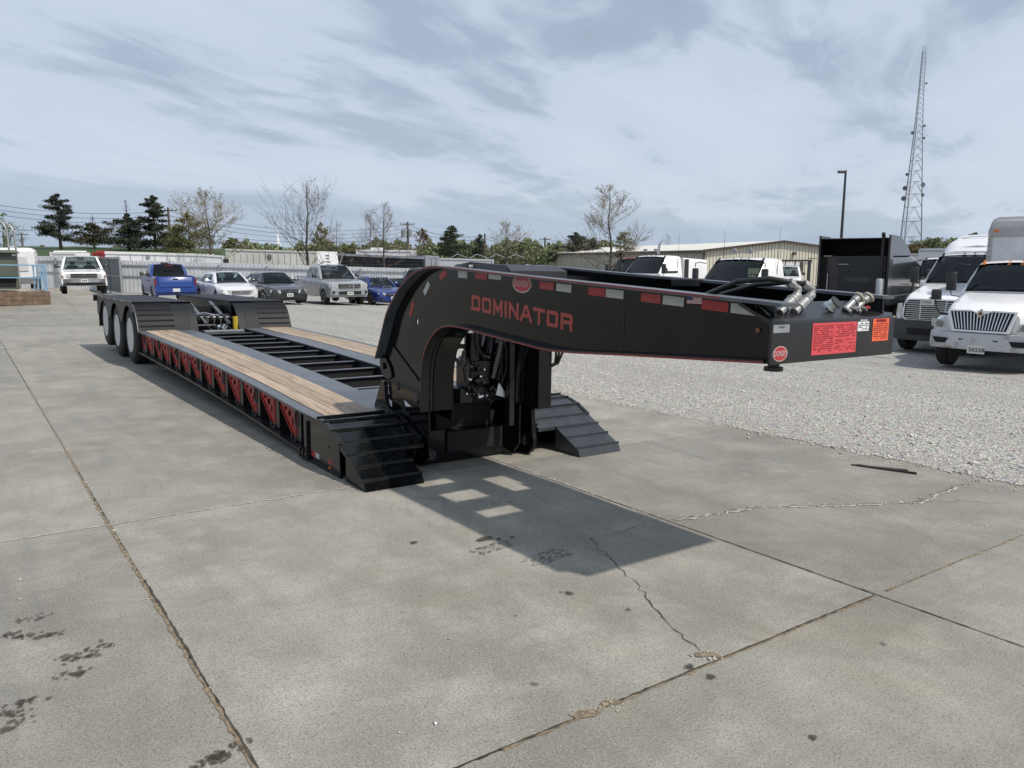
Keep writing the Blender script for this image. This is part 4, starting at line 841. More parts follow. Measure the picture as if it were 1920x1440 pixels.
# rear wheels and fenders
FP = [(8.80,.60),(8.845,.69),(8.91,.80),(9.0,.915),(9.10,1.0),(9.22,1.055),(9.38,1.085),(9.6,1.098),(13.4,1.105)]
FPd = dense(FP, 3)
for side in (0, 1):
    fx = (lambda x: x) if side == 0 else (lambda x: WD-x)
    def A3(x0, x1): return sorted((fx(x0), fx(x1)))
    x0, x1 = A3(.0, .95); s = MB(); s.loft([[(x0,b,z-.02),(x1,b,z-.02),(x1,b,z),(x0,b,z)] for b, z in FPd]); s.build('fender', TREAD, T, 40)
    x0, x1 = A3(.80, .81); s = MB(); s.loft([[(x0,b,z),(x1,b,z),(x1,b,z+.003),(x0,b,z+.003)] for b, z in FPd]); s.build('fender_seam', DARK, T, 40)
    for z in (.70,.79,.88,.96,1.02,1.055,1.078):
        b = float(np.interp(z, [p[1] for p in FP], [p[0] for p in FP])); x0, x1 = A3(.03, .58); s = MB(); s.box(x0, x1, b-.012, b, z, z+.022); s.build('fender_cleat', mat('wet_cleat', (.02,.02,.022), .18), T)
    # outer skirt with arches
    x0, x1 = A3(.002, .012); sk = [(b, z-.02) for b, z in FPd if b > 9.05]
    pl = list(sk)+[(13.4,.72),(13.2,.70)]
    for wx in (12.55, 11.15, 9.78):
        pl += [(wx+.56*math.cos(R(t)), .52+.50*math.sin(R(t))) for t in range(20, 161, 20)]
        if wx > 10: pl += [(wx-.66, .80)] if wx > 12 else [(wx-.66, .80)]
    pl = pl[:len(sk)+2]
    for wx in (12.55, 11.15, 9.78):
        pl += [(wx+.60*math.cos(R(t)), .46+.56*math.sin(R(t))) for t in range(38, 143, 15)]
        if wx > 10: pl += [(wx-.62, .70), (wx-.72, .70)]
    s = MB(); s.px([p for p in pl], x0, x1); s.build('fender_skirt', mat('dusty_skirt', (.05,.05,.048), .55, var=.2, scale=9), T)
    s = MB(); x0, x1 = A3(-.006, .004); s.loft([[(x0,b,z-.024),(x1,b,z-.024),(x1,b,z+.004),(x0,b,z+.004)] for b, z in FPd]); s.build('fender_edge', mat('worn_edge', (.10,.10,.095), .45), T, 40)
    for k in range(9): s = MB(); x0, x1 = A3(-.009,-.006); s.box(x0, x1, 9.7+k*.4, 9.7+k*.4+.17, 1.075, 1.098); s.build('reflective_tape', TAPEW if k % 2 else TAPER, T)
    s = MB(); x0, x1 = A3(.02,.60); s.box(x0, x1, 13.36, 13.38, .45, 1.08); s.build('mud_flap', HOSE, T)
    s = MB(); x0, x1 = A3(-.06, .06); s.hexa([(x0,13.4,.98),(x1,13.4,.98),(x1,13.46,.98),(x0,13.46,.98),(x0,13.38,1.10),(x1,13.38,1.10),(x1,13.44,1.12),(x0,13.44,1.12)]); s.build('corner_bracket', BLKM, T)
    for wx, wz in ((9.78,.5),(11.155,.5),(12.53,.60)):
        for inner in (0, 1):
            xa = .035+inner*.31; sgn = 1 if side == 0 else -1; X0 = fx(xa)
            s = MB(); s.lathe((X0,wx,wz),(sgn,0,0),[(.02,.305),(.0,.325),(-.004,.38),(.0,.44),(.02,.480),(.045,.500),(.235,.500),(.26,.48),(.28,.44),(.285,.36),(.26,.305)],40)
            for k in range(0): pass
            ty = s.build('wheel', RUB, T, 25)
            if inner == 0:
                s = MB(); s.lathe((X0,wx,wz),(sgn,0,0),[(-.002,.306),(-.008,.300),(-.004,.288),(.02,.275),(.05,.262),(.075,.24),(.085,.14),(.085,.12),(.02,.11),(.012,.06),(.012,.01)],36); rm_ = s.build('rim', RIMW, ty, 30)
                s = MB(); [s.cyl((X0+sgn*.070,wx+.165*math.cos(k*math.pi/5),wz+.165*math.sin(k*math.pi/5)),(X0+sgn*.088,wx+.165*math.cos(k*math.pi/5),wz+.165*math.sin(k*math.pi/5)),.016,n=6) for k in range(10)]; s.lathe((X0+sgn*.0,wx,wz),(sgn,0,0),[(-.0,.055),(.0,.085),(.08,.105)],16); s.build('hub', mat('hub_dark', (.06,.06,.06), .5), ty, 40)
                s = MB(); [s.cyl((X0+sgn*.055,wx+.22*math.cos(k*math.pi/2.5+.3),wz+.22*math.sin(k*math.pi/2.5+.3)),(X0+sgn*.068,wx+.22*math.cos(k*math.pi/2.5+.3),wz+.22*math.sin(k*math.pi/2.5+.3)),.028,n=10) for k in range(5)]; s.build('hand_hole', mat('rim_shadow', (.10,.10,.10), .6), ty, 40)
    # axle gear seen between the fenders
    s = MB(); x0, x1 = A3(.80, .95); s.box(x0, x1, 9.0, 13.4, .50, .72); s.box(*A3(.93,.95), 9.3, 13.4, .72, 1.08); s.build('bogie_beam', BLKM, T)
for b in (9.78, 11.155, 12.53): s = MB(); s.cyl((.3,b,.5),(2.29,b,.5),.065,n=12); s.build('axle', BLKM, T, 40)
for x in (1.12, 1.50):
    s = MB(); s.bar((x,8.95,.72),(x,10.2,1.05),.06,.04); s.build('bogie_strut', GRYF, T)
s = MB(); s.bbox(1.0, 1.70, 8.66, 8.84, .36, .62, .02); s.build('well_end_step', GRYF, T)
s = MB(); s.box(.95, 1.64, 9.9, 9.95, .55, 1.0); s.cyl((1.0,9.3,.78),(1.6,9.3,.78),.09,n=16); s.cyl((1.0,9.55,.62),(1.6,9.55,.62),.07,n=16); s.box(.95,1.64,8.9,9.0,.40,.60); s.build('air_tanks', BLKM, T, 40)
for k in range(5): x = 1.02+.11*k; s = MB(); s.tube([(x,9.25,.80),(x+.05,9.05,.86),(x+.14,8.98,.78),(x+.1,8.95,.68),(x+.2,8.92,.60)], .012); s.build('brake_hose', HOSE, T, 60)
s = MB(); 
for k in range(3): s.tube([(1.0+.2*k,9.2,.88-.04*k),(1.15+.2*k,9.15,.90-.04*k),(1.3+.16*k,9.12,.86-.03*k)], .009)
s.cyl((1.38,8.86,.63),(1.42,8.84,.70),.05,n=12); s.cyl((1.30,8.88,.64),(1.30,8.84,.68),.03,n=8); s.build('bright_fittings', CHR, T, 50)
s = MB(); s.cyl((1.60,8.9,.60),(1.60,8.9,.84),.045,n=12); s.build('yellow_canister', YEL, T, 40)
# ------------------------------------------------------------------ cars and pickups
def face_split(verts, faces, keys, mats, parent, names, smooth=35):
    "one mesh per key; keys[i] is (key) of face i; body first, the others become its parts"
    res = {}
    for key in dict.fromkeys(keys):
        used = {}; vs = []; fs = []
        for f, k in zip(faces, keys):
            if k != key: continue
            g = []
            for i in f:
                if i not in used: used[i] = len(vs); vs.append(verts[i])
                g.append(used[i])
            fs.append(g)
        me = bpy.data.meshes.new(names(key)); me.from_pydata(vs, [], fs); me.materials.append(mats(key)); bm_fix(me)
        me.polygons.foreach_set('use_smooth', [True]*len(me.polygons)); me.set_sharp_from_angle(angle=R(smooth)); me.update()
        res[key] = obj(names(key), me, parent)
    return res
def wheel(parent, x, y, r, w, side, rimmat=None, spokes=5, hub=BLKP, rr=.62):
    rimmat = rimmat or ALU
    s = MB(); d = (0, side, 0)          # outward
    s.lathe((x,y,r), d, [(-w,rr*r),(-w,r*.9),(-w*.85,r),(-.03,r),(0,r*.93),(.006,r*.8),(0,rr*r)], 24); wo = s.build('wheel', RUB, parent, 30)
    s = MB(); s.lathe((x,y,r), d, [(-.03,rr*r),(-.005,rr*r),(-.012,rr*r*.9),(-.06,rr*r*.86),(-.07,.02)], 24); s.build('rim_well', DARK, wo, 30)
    s = MB(); s.lathe((x,y,r), d, [(-.045,r*.17),(-.012,r*.16),(-.008,r*.05)], 12)
    for k in range(spokes):
        t = 2*math.pi*k/spokes+.3; p = Vector((x+math.cos(t)*r*.1, y-side*.022, r+math.sin(t)*r*.1)); q = Vector((x+math.cos(t)*rr*r*.93, y-side*.012, r+math.sin(t)*rr*r*.93)); s.bar(p, q, .05 if spokes < 7 else .035, .03, (0,1,0))
    s.tube([(x+math.cos(a*math.pi/12)*rr*r*.95, y-side*.008, r+math.sin(a*math.pi/12)*rr*r*.95) for a in range(24)], .014, 5, closed=True)
    s.build('rim', rimmat, wo, 40)
def car(label, cat, name, m, P, group=None):
    root = empty(name, m, label=label, cat=cat, group=group)
    L_, Wd = P['L'], P['W']; H2 = Wd/2; sf, sr, wr = P['sf'], P['sr'], P['wr']; pm = P['paint']; sill = P.get('sill', .22)
    X = lambda s_: sf-s_
    prof = P['prof']; doors = P['doors']; G0, G1, G2, G3 = P['glass']     # windscreen base, roof front, roof rear, backlight base
    xs = set(np.round(np.linspace(0, L_, 30), 3))
    for c in (sf, sr): xs |= {round(c+wr*1.14*math.cos(R(t)), 3) for t in range(0, 181, 15)}
    for d in doors: xs |= {round(d-.009,3), round(d+.009,3)}
    xs |= {p[0] for p in prof}
    xs = sorted(x for x in xs if 0 <= x <= L_); xs = [x for i, x in enumerate(xs) if i == 0 or x-xs[i-1] > .004]
    def zb(s_):
        z = sill+.10*max(0, 1-s_/.5)*0
        for c in (sf, sr):
            d = abs(s_-c)
            if d < wr*1.14: z = max(z, wr*.98+math.sqrt((wr*1.14)**2-d*d)*.98-.0)
        if abs(s_-sf) < wr*1.14 or abs(s_-sr) < wr*1.14: pass
        return min(z, interp(s_, prof)-.12)
    def plan(s_):
        f = 1-P.get('nose', .13)*max(0, 1-s_/.75)**2.2-P.get('tail', .07)*max(0, 1-(L_-s_)/.6)**2
        return H2*f
    lev = [0,.12,.3,.52,.72,.86,.95,1.0]; yf = [.955,.985,1.0,1.0,.985,.955,.90,.82]
    if P.get('boxy'): yf = [.97,.99,1.0,1.0,.995,.985,.965,.93]
    top = [.66,.4,.15]
    rings = []
    for s_ in xs:
        z0, z1, hw = zb(s_), interp(s_, prof), plan(s_); y = []
        half = [(hw*f, z0+(z1-z0)*t) for t, f in zip(lev, yf)]+[(hw*t*yf[-1]/.82, z1+.022*(1-t)) for t in top]
        ring = [(X(s_), a, z) for a, z in half]+[(X(s_), -a, z) for a, z in reversed(half)]
        rings.append(ring)
    n = len(rings[0]); verts = [p for r in rings for p in r]; faces = []; keys = []
    nl = len(lev)
    for i in range(len(rings)-1):
        mid = (xs[i]+xs[i+1])/2; thin = xs[i+1]-xs[i] < .02 and any(abs(mid-d) < .01 for d in doors)
        for j in range(n):
            faces.append((i*n+j, i*n+(j+1)%n, (i+1)*n+(j+1)%n, (i+1)*n+j)); k = 'body'
            side = 'L' if j < nl-1 else ('R' if j >= n-nl and j < n-1 else None)
            if side and thin: k = 'gap'
            elif side:
                for q in range(len(doors)-1):
                    if doors[q] < mid < doors[q+1] and (j if side == 'L' else n-2-j) >= 1: k = 'door%d%s' % (q, side)
            elif j < n-1 and mid < G0-.05 and mid > .12 and min(j, n-2-j) >= nl-1: k = 'hood'
            keys.append(k)
    o = 0; verts2 = verts
    faces.append(tuple(range(n-1,-1,-1))); keys.append('body'); faces.append(tuple(range((len(rings)-1)*n, len(rings)*n))); keys.append('body')
    nm = lambda k: 'door' if k[:4] == 'door' else {'body':'body','gap':'door_gap','hood':'hood'}[k]
    parts = face_split(verts, faces, keys, lambda k: DARK if k == 'gap' else pm, root, nm)
    # greenhouse
    rz = P['roof']; pill = P['pillars']
    gx = set(np.round(np.linspace(G0, G1, 5), 3)) | set(np.round(np.linspace(G1, G2, 6), 3)) | set(np.round(np.linspace(G2, G3, 4), 3)) | {p for a in pill for p in a}
    gx = sorted(gx); gx = [x for i, x in enumerate(gx) if i == 0 or x-gx[i-1] > .004]
    def rt(s_):
        b0, b3 = interp(G0, prof), interp(G3, prof)
        pts = [(G0, b0+.02), ((G0+G1)/2, (b0+rz)/2+.035), (G1, rz-.02), ((G1+G2)/2, rz+.015), (G2, rz-.02), ((G2+G3)/2, (b3+rz)/2+.03), (G3, b3+.02)]
        return interp(s_, pts)
    glev = [0,.10,.50,.86,1.0]; rings = []
    taper = P.get('taper', .80)
    for s_ in gx:
        zb_, zt_ = interp(s_, prof)-.02, rt(s_); hw = plan(max(s_, .9))*yf[-2]*.985
        h = (zt_-zb_)/(rz-interp((G1+G2)/2, prof)+.02)
        half = []
        for t in glev:
            f = 1-(1-taper)*(t**1.25)*h; half.append((hw*f-(0.035 if t == 1 else 0), zb_+(zt_-zb_)*t))
        f = half[-1][0]; half += [(f-.07, zt_+.012), (f*.5, zt_+.03), (0.05, zt_+.035)]
        rings.append([(X(s_), a, z) for a, z in half]+[(X(s_), -a, z) for a, z in reversed(half)])
    n = len(rings[0]); verts = [p for r in rings for p in r]; faces = []; keys = []; ng = len(glev)
    for i in range(len(rings)-1):
        mid = (gx[i]+gx[i+1])/2
        for j in range(n-1):
            jj = min(j, n-2-j); k = 'shell'
            if jj < ng-1:
                if jj in (1, 2) and G0+.25 < mid < G3-.12 and not any(a < mid < b for a, b in pill):
                    q = sum(1 for a, b in pill if mid > b); k = 'sw%d%s' % (q, 'L' if j < n/2 else 'R')
            elif jj >= ng:
                if mid < G1-.0: k = 'windscreen'
                elif mid > G2: k = 'rearwin'
                else: k = 'roof'
            faces.append((i*n+j, i*n+j+1, (i+1)*n+j+1, (i+1)*n+j)); keys.append(k)
    nm = lambda k: 'side_window' if k[:2] == 'sw' else {'shell':'cab_shell','windscreen':'windscreen','rearwin':'rear_window','roof':'roof'}[k]
    gm = P.get('glassmat', GLASS)
    face_split(verts, faces, keys, lambda k: gm if k[:2] in ('sw','wi','re') else pm, root, nm)
    # seats seen through the glass
    zi = interp((G1+G2)/2, prof); s = MB(); s.box(X(G3-.1), X(G0+.15), -H2*.72, H2*.72, zi-.03, zi+.032); s.build('interior_deck', DASH, root)
    s = MB(); s.hexa([(X(G0+.62),-H2*.70,zi),(X(G0+.62),H2*.70,zi),(X(G0+.2),H2*.68,zi),(X(G0+.2),-H2*.68,zi),(X(G0+.62),-H2*.70,zi+.07),(X(G0+.62),H2*.70,zi+.07),(X(G0+.3),H2*.68,zi+.04),(X(G0+.3),-H2*.68,zi+.04)]); s.build('dashboard', DASH, root)
    for sx in ([(G1+G2)/2-.05, G2-.15] if G2-G1 > 1.1 else [G2-.35]):
        for sg in (1, -1): s = MB(); s.bbox(X(sx)-.08, X(sx)+.08, sg*H2*.38-.24, sg*H2*.38+.24, zi, zi+.20, .04); s.bbox(X(sx)-.05, X(sx)+.05, sg*H2*.38-.11, sg*H2*.38+.11, zi+.22, zi+.38, .03); s.build('seat', SEAT, root, 40)
    s = MB(); s.tube([(X(G0+.72)+.04*math.cos(a*math.pi/6)*0-.05*math.sin(a*math.pi/6), H2*.38+.17*math.cos(a*math.pi/6), zi+.06+.13*math.sin(a*math.pi/6)) for a in range(12)], .013, 5, closed=True); s.build('steering_wheel', DASH, root, 50)
    s = MB(); s.bbox(X(G1)+.02, X(G1)+.05, -.13, .13, rz-.16, rz-.09, .01); s.build('inside_mirror', DASH, root)
    # front
    f = P.get('front', {}); zf = interp(.15, prof)
    if 'grille' in f:
        a, z0, z1 = f['grille']; s = MB(); s.box(sf-.02, sf+f.get('gx', .02), -a, a, z0, z1); gr = s.build('grille', f.get('gmat', BLKP), root)
        s = MB()
        for k in range(f.get('bars', 3)): z = z0+(z1-z0)*(k+.5)/f.get('bars', 3); s.box(sf+f.get('gx', .02), sf+f.get('gx', .02)+.012, -a*.97, a*.97, z-.008, z+.008)
        if f.get('split'):
            for y in (-a*.36, a*.36): s.box(sf+.02, sf+.05, y-.03, y+.03, z0-.02, z1+.02)
        if f.get('bars', 3): s.build('grille_bar', f.get('barmat', CHR), gr)
        s = MB(); s.cyl((sf+.03,0,(z0+z1)/2),(sf+.055,0,(z0+z1)/2),.05,n=16); s.build('badge', CHR, root)
    if 'lamp' in f:
        y0, y1, z0, z1, sweep = f['lamp']
        for sg in (1, -1):
            s = MB(); s.hexa([(sf-.10,sg*y0,z0),(sf-.10-sweep,sg*y1,z0+.03),(sf+.03-sweep,sg*(y1+.005),z0+.03),(sf+.035,sg*y0,z0),(sf-.10,sg*y0,z1-.02),(sf-.10-sweep,sg*y1,z1),(sf+.0-sweep,sg*(y1+.002),z1),(sf+.015,sg*y0,z1-.02)])
            s.build('headlight', LAMP, root, 30)
    if 'bumper' in f:
        z0, z1, out, bmt = f['bumper']; s = MB(); hw = H2*.97
        s.loft([[(sf-.35,hw*t/abs(t) if 0 else t,z0),(sf-.35,t,z1),(sf-.33,t,z1),(sf-.33,t,z0)] for t in ()]) if False else None
        pts = [(-1,-.45),(-.97,-.12),(-.82,-.0),(-.4,.03),(.4,.03),(.82,0),(.97,-.12),(1,-.45)]
        s.loft([[(sf+out*k+dx-.10,hw*y_,z0),(sf+out+dx,hw*y_,z0+.02),(sf+out+dx,hw*y_,z1-.02),(sf+out*k+dx-.10,hw*y_,z1)] for (y_, dx) in pts for k in (1,)]); s.build('bumper', bmt, root, 40)
    if f.get('intake'):
        a, z0, z1 = f['intake']; s = MB(); s.box(sf-.03, sf+f.get('ix', .03), -a, a, z0, z1); s.build('lower_intake', DARK, root)
    if f.get('fog'):
        y, z, r = f['fog']
        for sg in (1, -1): s = MB(); s.cyl((sf-.12,sg*y,z),(sf+f.get('ix', .03)+.005,sg*y,z),r,n=12); s.build('fog_light', DARK if f.get('fogdark', 1) else LAMP, root, 40)
    if f.get('plate'):
        z = f['plate']; s = MB(); s.box(sf+f.get('px', .05), sf+f.get('px', .05)+.012, -.15, .15, z-.075, z+.075); pl = s.build('number_plate', PLATE, root)
        s = MB(); [s.box(sf+f.get('px', .05)+.012, sf+f.get('px', .05)+.014, -.10+.075*k, -.05+.075*k, z-.035, z+.03) for k in range(3)]; s.build('plate_mark', BLKP, pl)
    # mirrors, handles
    zm = interp(G0+.3, prof)+.08
    for sg in (1, -1):
        s = MB(); s.bbox(X(G0+.45)-.06, X(G0+.45)+.05, sg*(H2+.10)-.09, sg*(H2+.10)+.09, zm, zm+P.get('mh', .14), .03); s.bar((X(G0+.5),sg*(H2*.9),zm+.04),(X(G0+.48),sg*(H2+.05),zm+.05),.05); s.build('mirror', P.get('mirror', pm), root, 40)
        for q in range(1, len(doors)): s = MB(); s.box(X(doors[q]-.08)-.0, X(doors[q]-.22), *sorted((sg*H2*.965, sg*(H2*1.0+.018))), interp(doors[q], prof)-.16, interp(doors[q], prof)-.12); s.build('door_handle', P.get('handle', pm), root)
    # rear
    r_ = P.get('rear', {})
    if 'lamp' in r_:
        y0, y1, z0, z1 = r_['lamp']
        for sg in (1, -1): s = MB(); s.box(X(L_)-.02, X(L_)+.12, *sorted((sg*y0, sg*y1)), z0, z1); s.build('tail_light', LAMPR, root)
    if r_.get('gate'):
        z0, z1 = r_['gate']; s = MB(); s.bbox(X(L_)-.035, X(L_)+.03, -H2*.80, H2*.80, z0, z1, .015); tg = s.build('tailgate', pm, root, 40)
        s = MB(); s.box(X(L_)-.042, X(L_)-.036, -.12, .12, z1-.13, z1-.06); s.build('gate_handle', BLKP, tg)
        s = MB(); s.box(X(L_)-.045, X(L_)-.036, -H2*.72, H2*.72, z0+.20, z0+.21); s.build('gate_crease', BLKP, tg)
        s = MB(); s.loft([[(X(L_)-.14,y_,z0-.22),(X(L_)+.05,y_,z0-.22),(X(L_)+.05,y_,z0-.04),(X(L_)-.14,y_,z0-.04)] for y_ in (-H2*.97,-H2*.5,H2*.5,H2*.97)]); s.build('rear_bumper', r_.get('bmat', pm), root, 40)
        s = MB(); s.box(X(L_)-.155, X(L_)-.14, -.16, .16, z0-.21, z0-.06); s.build('number_plate', PLATE, root)
        s = MB(); s.bar((X(L_)-.1,0,z0-.28),(X(L_)-.28,0,z0-.28),.06); s.build('tow_hitch', BLKP, root)
    if P.get('bed'):
        b0, b1 = P['bed']; s = MB(); z = interp((b0+b1)/2, prof); s.box(X(b1)+.05, X(b0), -H2*.80, H2*.80, z-.02, z+.032); s.build('bed_shade_plate', DARK, root)  # flat dark plate paints the shaded inside of the bed
        s = MB()
        for sg in (1, -1): s.box(X(b1), X(b0), *sorted((sg*H2*.80, sg*H2*.90)), z+.0, z+.045)
        s.build('bed_rail', P.get('railmat', pm), root)
        s = MB(); s.box(X(G2)-.38, X(G2)-.36, -.2, .2, rz-.08, rz-.03); s.build('high_stop_light', LAMPR, root)
    # dark underbody and wheels
    s = MB(); s.box(X(L_-.15), X(.12), -H2*.84, H2*.84, sill+.02, wr*1.2); s.box(X(sr), X(sf), -.35, .35, sill-.04, sill+.1); s.build('underbody', DARK, root)
    for sx in (sf, sr):
        for sg in (1, -1): wheel(root, X(sx), sg*(H2-.015), wr, .23, sg, P.get('rim'), P.get('spokes', 5))
    if P.get('boxy') and P.get('flare'):
        for sx in (sf, sr):
            for sg in (1, -1):
                s = MB(); s.tube([(X(sx)+wr*1.15*math.cos(R(t)), sg*(H2+.0), wr*.98+wr*1.12*math.sin(R(t))) for t in range(0, 181, 15)], .022, 6); s.build('wheel_arch_trim', P['flare'], root, 50)
    return root
GRP = 'cars and pickups parked along the corrugated fence'
HD = -56
chevy = dict(L=5.45, W=1.96, sf=.95, sr=4.25, wr=.385, paint=WPNT, sill=.42, boxy=1, nose=.03, tail=.02, taper=.80,
    prof=[(0,.93),(.10,1.05),(.9,1.10),(1.45,1.16),(3.3,1.17),(3.35,1.20),(5.45,1.20)], doors=[1.75,3.02], glass=(1.45,2.0,2.95,3.28), roof=1.79, pillars=[(1.75,1.85),(2.85,3.0)],
    front=dict(grille=(.56,.80,.99),bars=1,gx=.03,lamp=(.57,.93,.80,.99,.05),bumper=(.55,.76,.10,CHMBR),plate=.66,px=.12), bed=(3.40,5.38), rear=dict(lamp=(.86,.97,.75,1.1)), mirror=BLKP, mh=.2, rim=ALU, spokes=8, flare=WPNT, glassmat=GLASSG)
o = car('older white full size pickup truck facing the camera by the grey fence gate', 'pickup truck', 'pickup_truck', place(153, 38.3, HD-3), chevy, GRP)
s = MB(); s.box(.95, .985, -.57, .57, .875, .905); s.build('chrome_grille_bar', CHR, o); s = MB(); s.box(.9, 1.0, -.9, .9, .44, .54); s.build('air_dam', BLKP, o)
for sg in (1,-1): s = MB(); s.box(.93, .982, *sorted((sg*.86, sg*.93)), .80, .90); s.build('turn_signal', mat('faded_amber', (.30,.14,.06), .3), o)
blue = dict(L=5.3, W=1.85, sf=.95, sr=4.15, wr=.39, paint=BLUP, sill=.40, boxy=1, nose=.08, tail=.02, taper=.82,
    prof=[(0,.95),(.15,1.05),(1.4,1.18),(3.55,1.20),(3.6,1.24),(5.3,1.26)], doors=[1.75,2.75,3.5], glass=(1.4,2.1,3.2,3.60), roof=1.83, pillars=[(1.75,1.9),(2.7,2.8),(3.35,3.6)],
    glassmat=GLASST, bed=(3.7,5.25), rear=dict(lamp=(.83,.925,.86,1.18), gate=(.78,1.25)), mirror=BLKP, mh=.2, rim=BLKP, spokes=6, railmat=BLUP)
o = car('bright blue pickup truck seen from behind with its tailgate closed', 'pickup truck', 'pickup_truck', place(300, 40.6, 122), blue, GRP)
s = MB(); s.box(-3.2, -2.9, .1, .4, 1.85, 1.93); s.cyl((-2.9,.0,1.85),(-2.9,.0,2.0),.02); s.build('roof_beacon', BLKP, o)
sedan = dict(L=4.9, W=1.88, sf=.95, sr=3.8, wr=.335, paint=SEDW, sill=.20, nose=.16, tail=.10, taper=.76,
    prof=[(0,.55),(.05,.70),(.35,.80),(1.2,.95),(1.6,.98),(4.0,1.02),(4.8,1.0),(4.9,.75)], doors=[1.75,2.75,3.7], glass=(1.3,2.05,3.3,4.1), roof=1.46, pillars=[(1.55,1.95),(2.7,2.8),(3.7,3.95)],
    front=dict(grille=(.42,.50,.66),bars=4,gx=.04,gmat=mat('grille_grey', (.12,.12,.12), .4),lamp=(.46,.84,.52,.70,.12),intake=(.6,.27,.36)), rim=ALU, spokes=7, glassmat=GLASSG)
o = car('pale silver white sedan with oval headlights beside the blue pickup', 'car', 'parked_car', place(437, 37.0, HD+2), sedan, GRP)
acc = dict(sedan, paint=ACCG, glassmat=GLASST, front=dict(grille=(.36,.56,.64),bars=1,gx=.05,lamp=(.42,.84,.53,.70,.16),intake=(.62,.25,.42),plate=.46,px=.06,bumper=(.28,.52,.02,ACCG)))
o = car('charcoal black sedan between the pale sedan and the silver pickup', 'car', 'parked_car', place(526, 37.0, HD+3), acc, GRP)
titan = dict(L=5.7, W=2.0, sf=.98, sr=4.53, wr=.40, paint=SILV, sill=.42, boxy=1, nose=.10, tail=.02, taper=.80,
    prof=[(0,.90),(.05,1.05),(.5,1.14),(1.5,1.24),(3.85,1.26),(3.9,1.28),(5.7,1.30)], doors=[1.85,2.85,3.75], glass=(1.45,2.25,3.45,3.85), roof=1.90, pillars=[(1.75,2.05),(2.8,2.9),(3.55,3.85)],
    front=dict(grille=(.52,.86,1.05),bars=2,split=1,gx=.05,barmat=mat('grille_silver', (.4,.41,.42), .3, metal=.4),lamp=(.56,.95,.86,1.07,.14),bumper=(.50,.80,.06,SILV),intake=(.55,.56,.70),ix=.12,fog=(.80,.66,.05),plate=.60,px=.13), bed=(3.95,5.62), mirror=BLKP, mh=.2, rim=ALU, spokes=6, handle=SILV)
o = car('silver four door pickup truck with a crew cab in the middle of the row', 'pickup truck', 'pickup_truck', place(640, 38.2, HD-2), titan, GRP)
sub = dict(L=4.42, W=1.74, sf=.92, sr=3.45, wr=.32, paint=SUBB, sill=.20, nose=.15, tail=.08, taper=.76,
    prof=[(0,.55),(.05,.68),(.3,.77),(1.1,.90),(1.5,.93),(3.7,1.0),(4.35,.98),(4.42,.75)], doors=[1.6,2.55,3.35], glass=(1.2,1.9,2.95,3.7), roof=1.42, pillars=[(1.45,1.8),(2.5,2.6),(3.35,3.6)],
    front=dict(grille=(.34,.52,.62),bars=1,gx=.04,lamp=(.42,.76,.55,.68,.12),intake=(.5,.24,.42),fog=(.64,.34,.08),plate=.40,px=.06,bumper=(.24,.50,.02,SUBB)), rim=mat('gold_rim', (.33,.17,.05), .35, metal=.5), spokes=10, glassmat=GLASSG)
o = car('rally blue sedan with gold wheels and a scoop on its hood', 'car', 'parked_car', place(721, 39.6, HD), sub, GRP)
s = MB(); s.hexa([(.25,-.27,.85),(.25,.27,.85),(-.25,.27,.90),(-.25,-.27,.90),(.20,-.25,.94),(.20,.25,.94),(-.25,.25,.955),(-.25,-.25,.955)]); s.build('hood_scoop', SUBB, o); s = MB(); s.box(.22,.245,-.23,.23,.875,.93); s.build('scoop_mouth', DARK, o)
s = MB()
for k in range(7): s.box(-.93, -.88, -.47+.14*k, -.38+.14*k, 1.385, 1.425)
s.build('windscreen_banner', WSTK, o)
navy = dict(titan, paint=NAVY, L=5.6, front=dict(grille=(.5,.8,1.0),lamp=(.56,.95,.8,1.0,.1)), rim=BLKP, handle=CHR)
o = car('dark navy pickup truck half hidden behind the curve of the gooseneck', 'pickup truck', 'pickup_truck', place(845, 41.0, HD+13), navy, GRP)

# ------------------------------------------------------------------ heavy trucks
def rring(x, hw, z0, z1, rt, rb=.05, n=4, dx=0):
    p = []
    for (cy, cz, r, a0) in ((hw-rb, z0+rb, rb, -90), (hw-rt, z1-rt, rt, 0), (-hw+rt, z1-rt, rt, 90), (-hw+rb, z0+rb, rb, 180)):
        for k in range(n+1): a = R(a0+90*k/n); p.append((x+dx, cy+r*math.cos(a), cz+r*math.sin(a)))
    return p
def patch(name, p00, p10, p11, p01, bulge, parent, mt, off=0.0, nu=8, nv=4, r=.0, frame=None):
    "curved panel; p00-p10 bottom edge, p01-p11 top edge"
    a, b, c, d = map(Vector, (p00, p10, p11, p01)); nn = (b-a).cross(d-a).normalized(); vs = []
    for j in range(nv+1):
        for i in range(nu+1):
            u, v = i/nu, j/nv; uu = u
            p = (a*(1-uu)+b*uu)*(1-v)+(d*(1-uu)+c*uu)*v; p = p+nn*(off+bulge*(1-(2*u-1)**2)*1.0)
            # soften corners
            if r:
                cu, cv = abs(2*u-1), abs(2*v-1); k = max(0, cu+cv-1.72)*.5; ctr = (a+b+c+d)/4; p = p+(ctr-p)*k*r
            vs.append(p)
    fs = [(j*(nu+1)+i, j*(nu+1)+i+1, (j+1)*(nu+1)+i+1, (j+1)*(nu+1)+i) for j in range(nv) for i in range(nu)]
    me = bpy.data.meshes.new(name); me.from_pydata([tuple(v) for v in vs], [], fs); me.materials.append(mt); me.polygons.foreach_set('use_smooth', [True]*len(me.polygons)); me.update()
    return obj(name, me, parent)
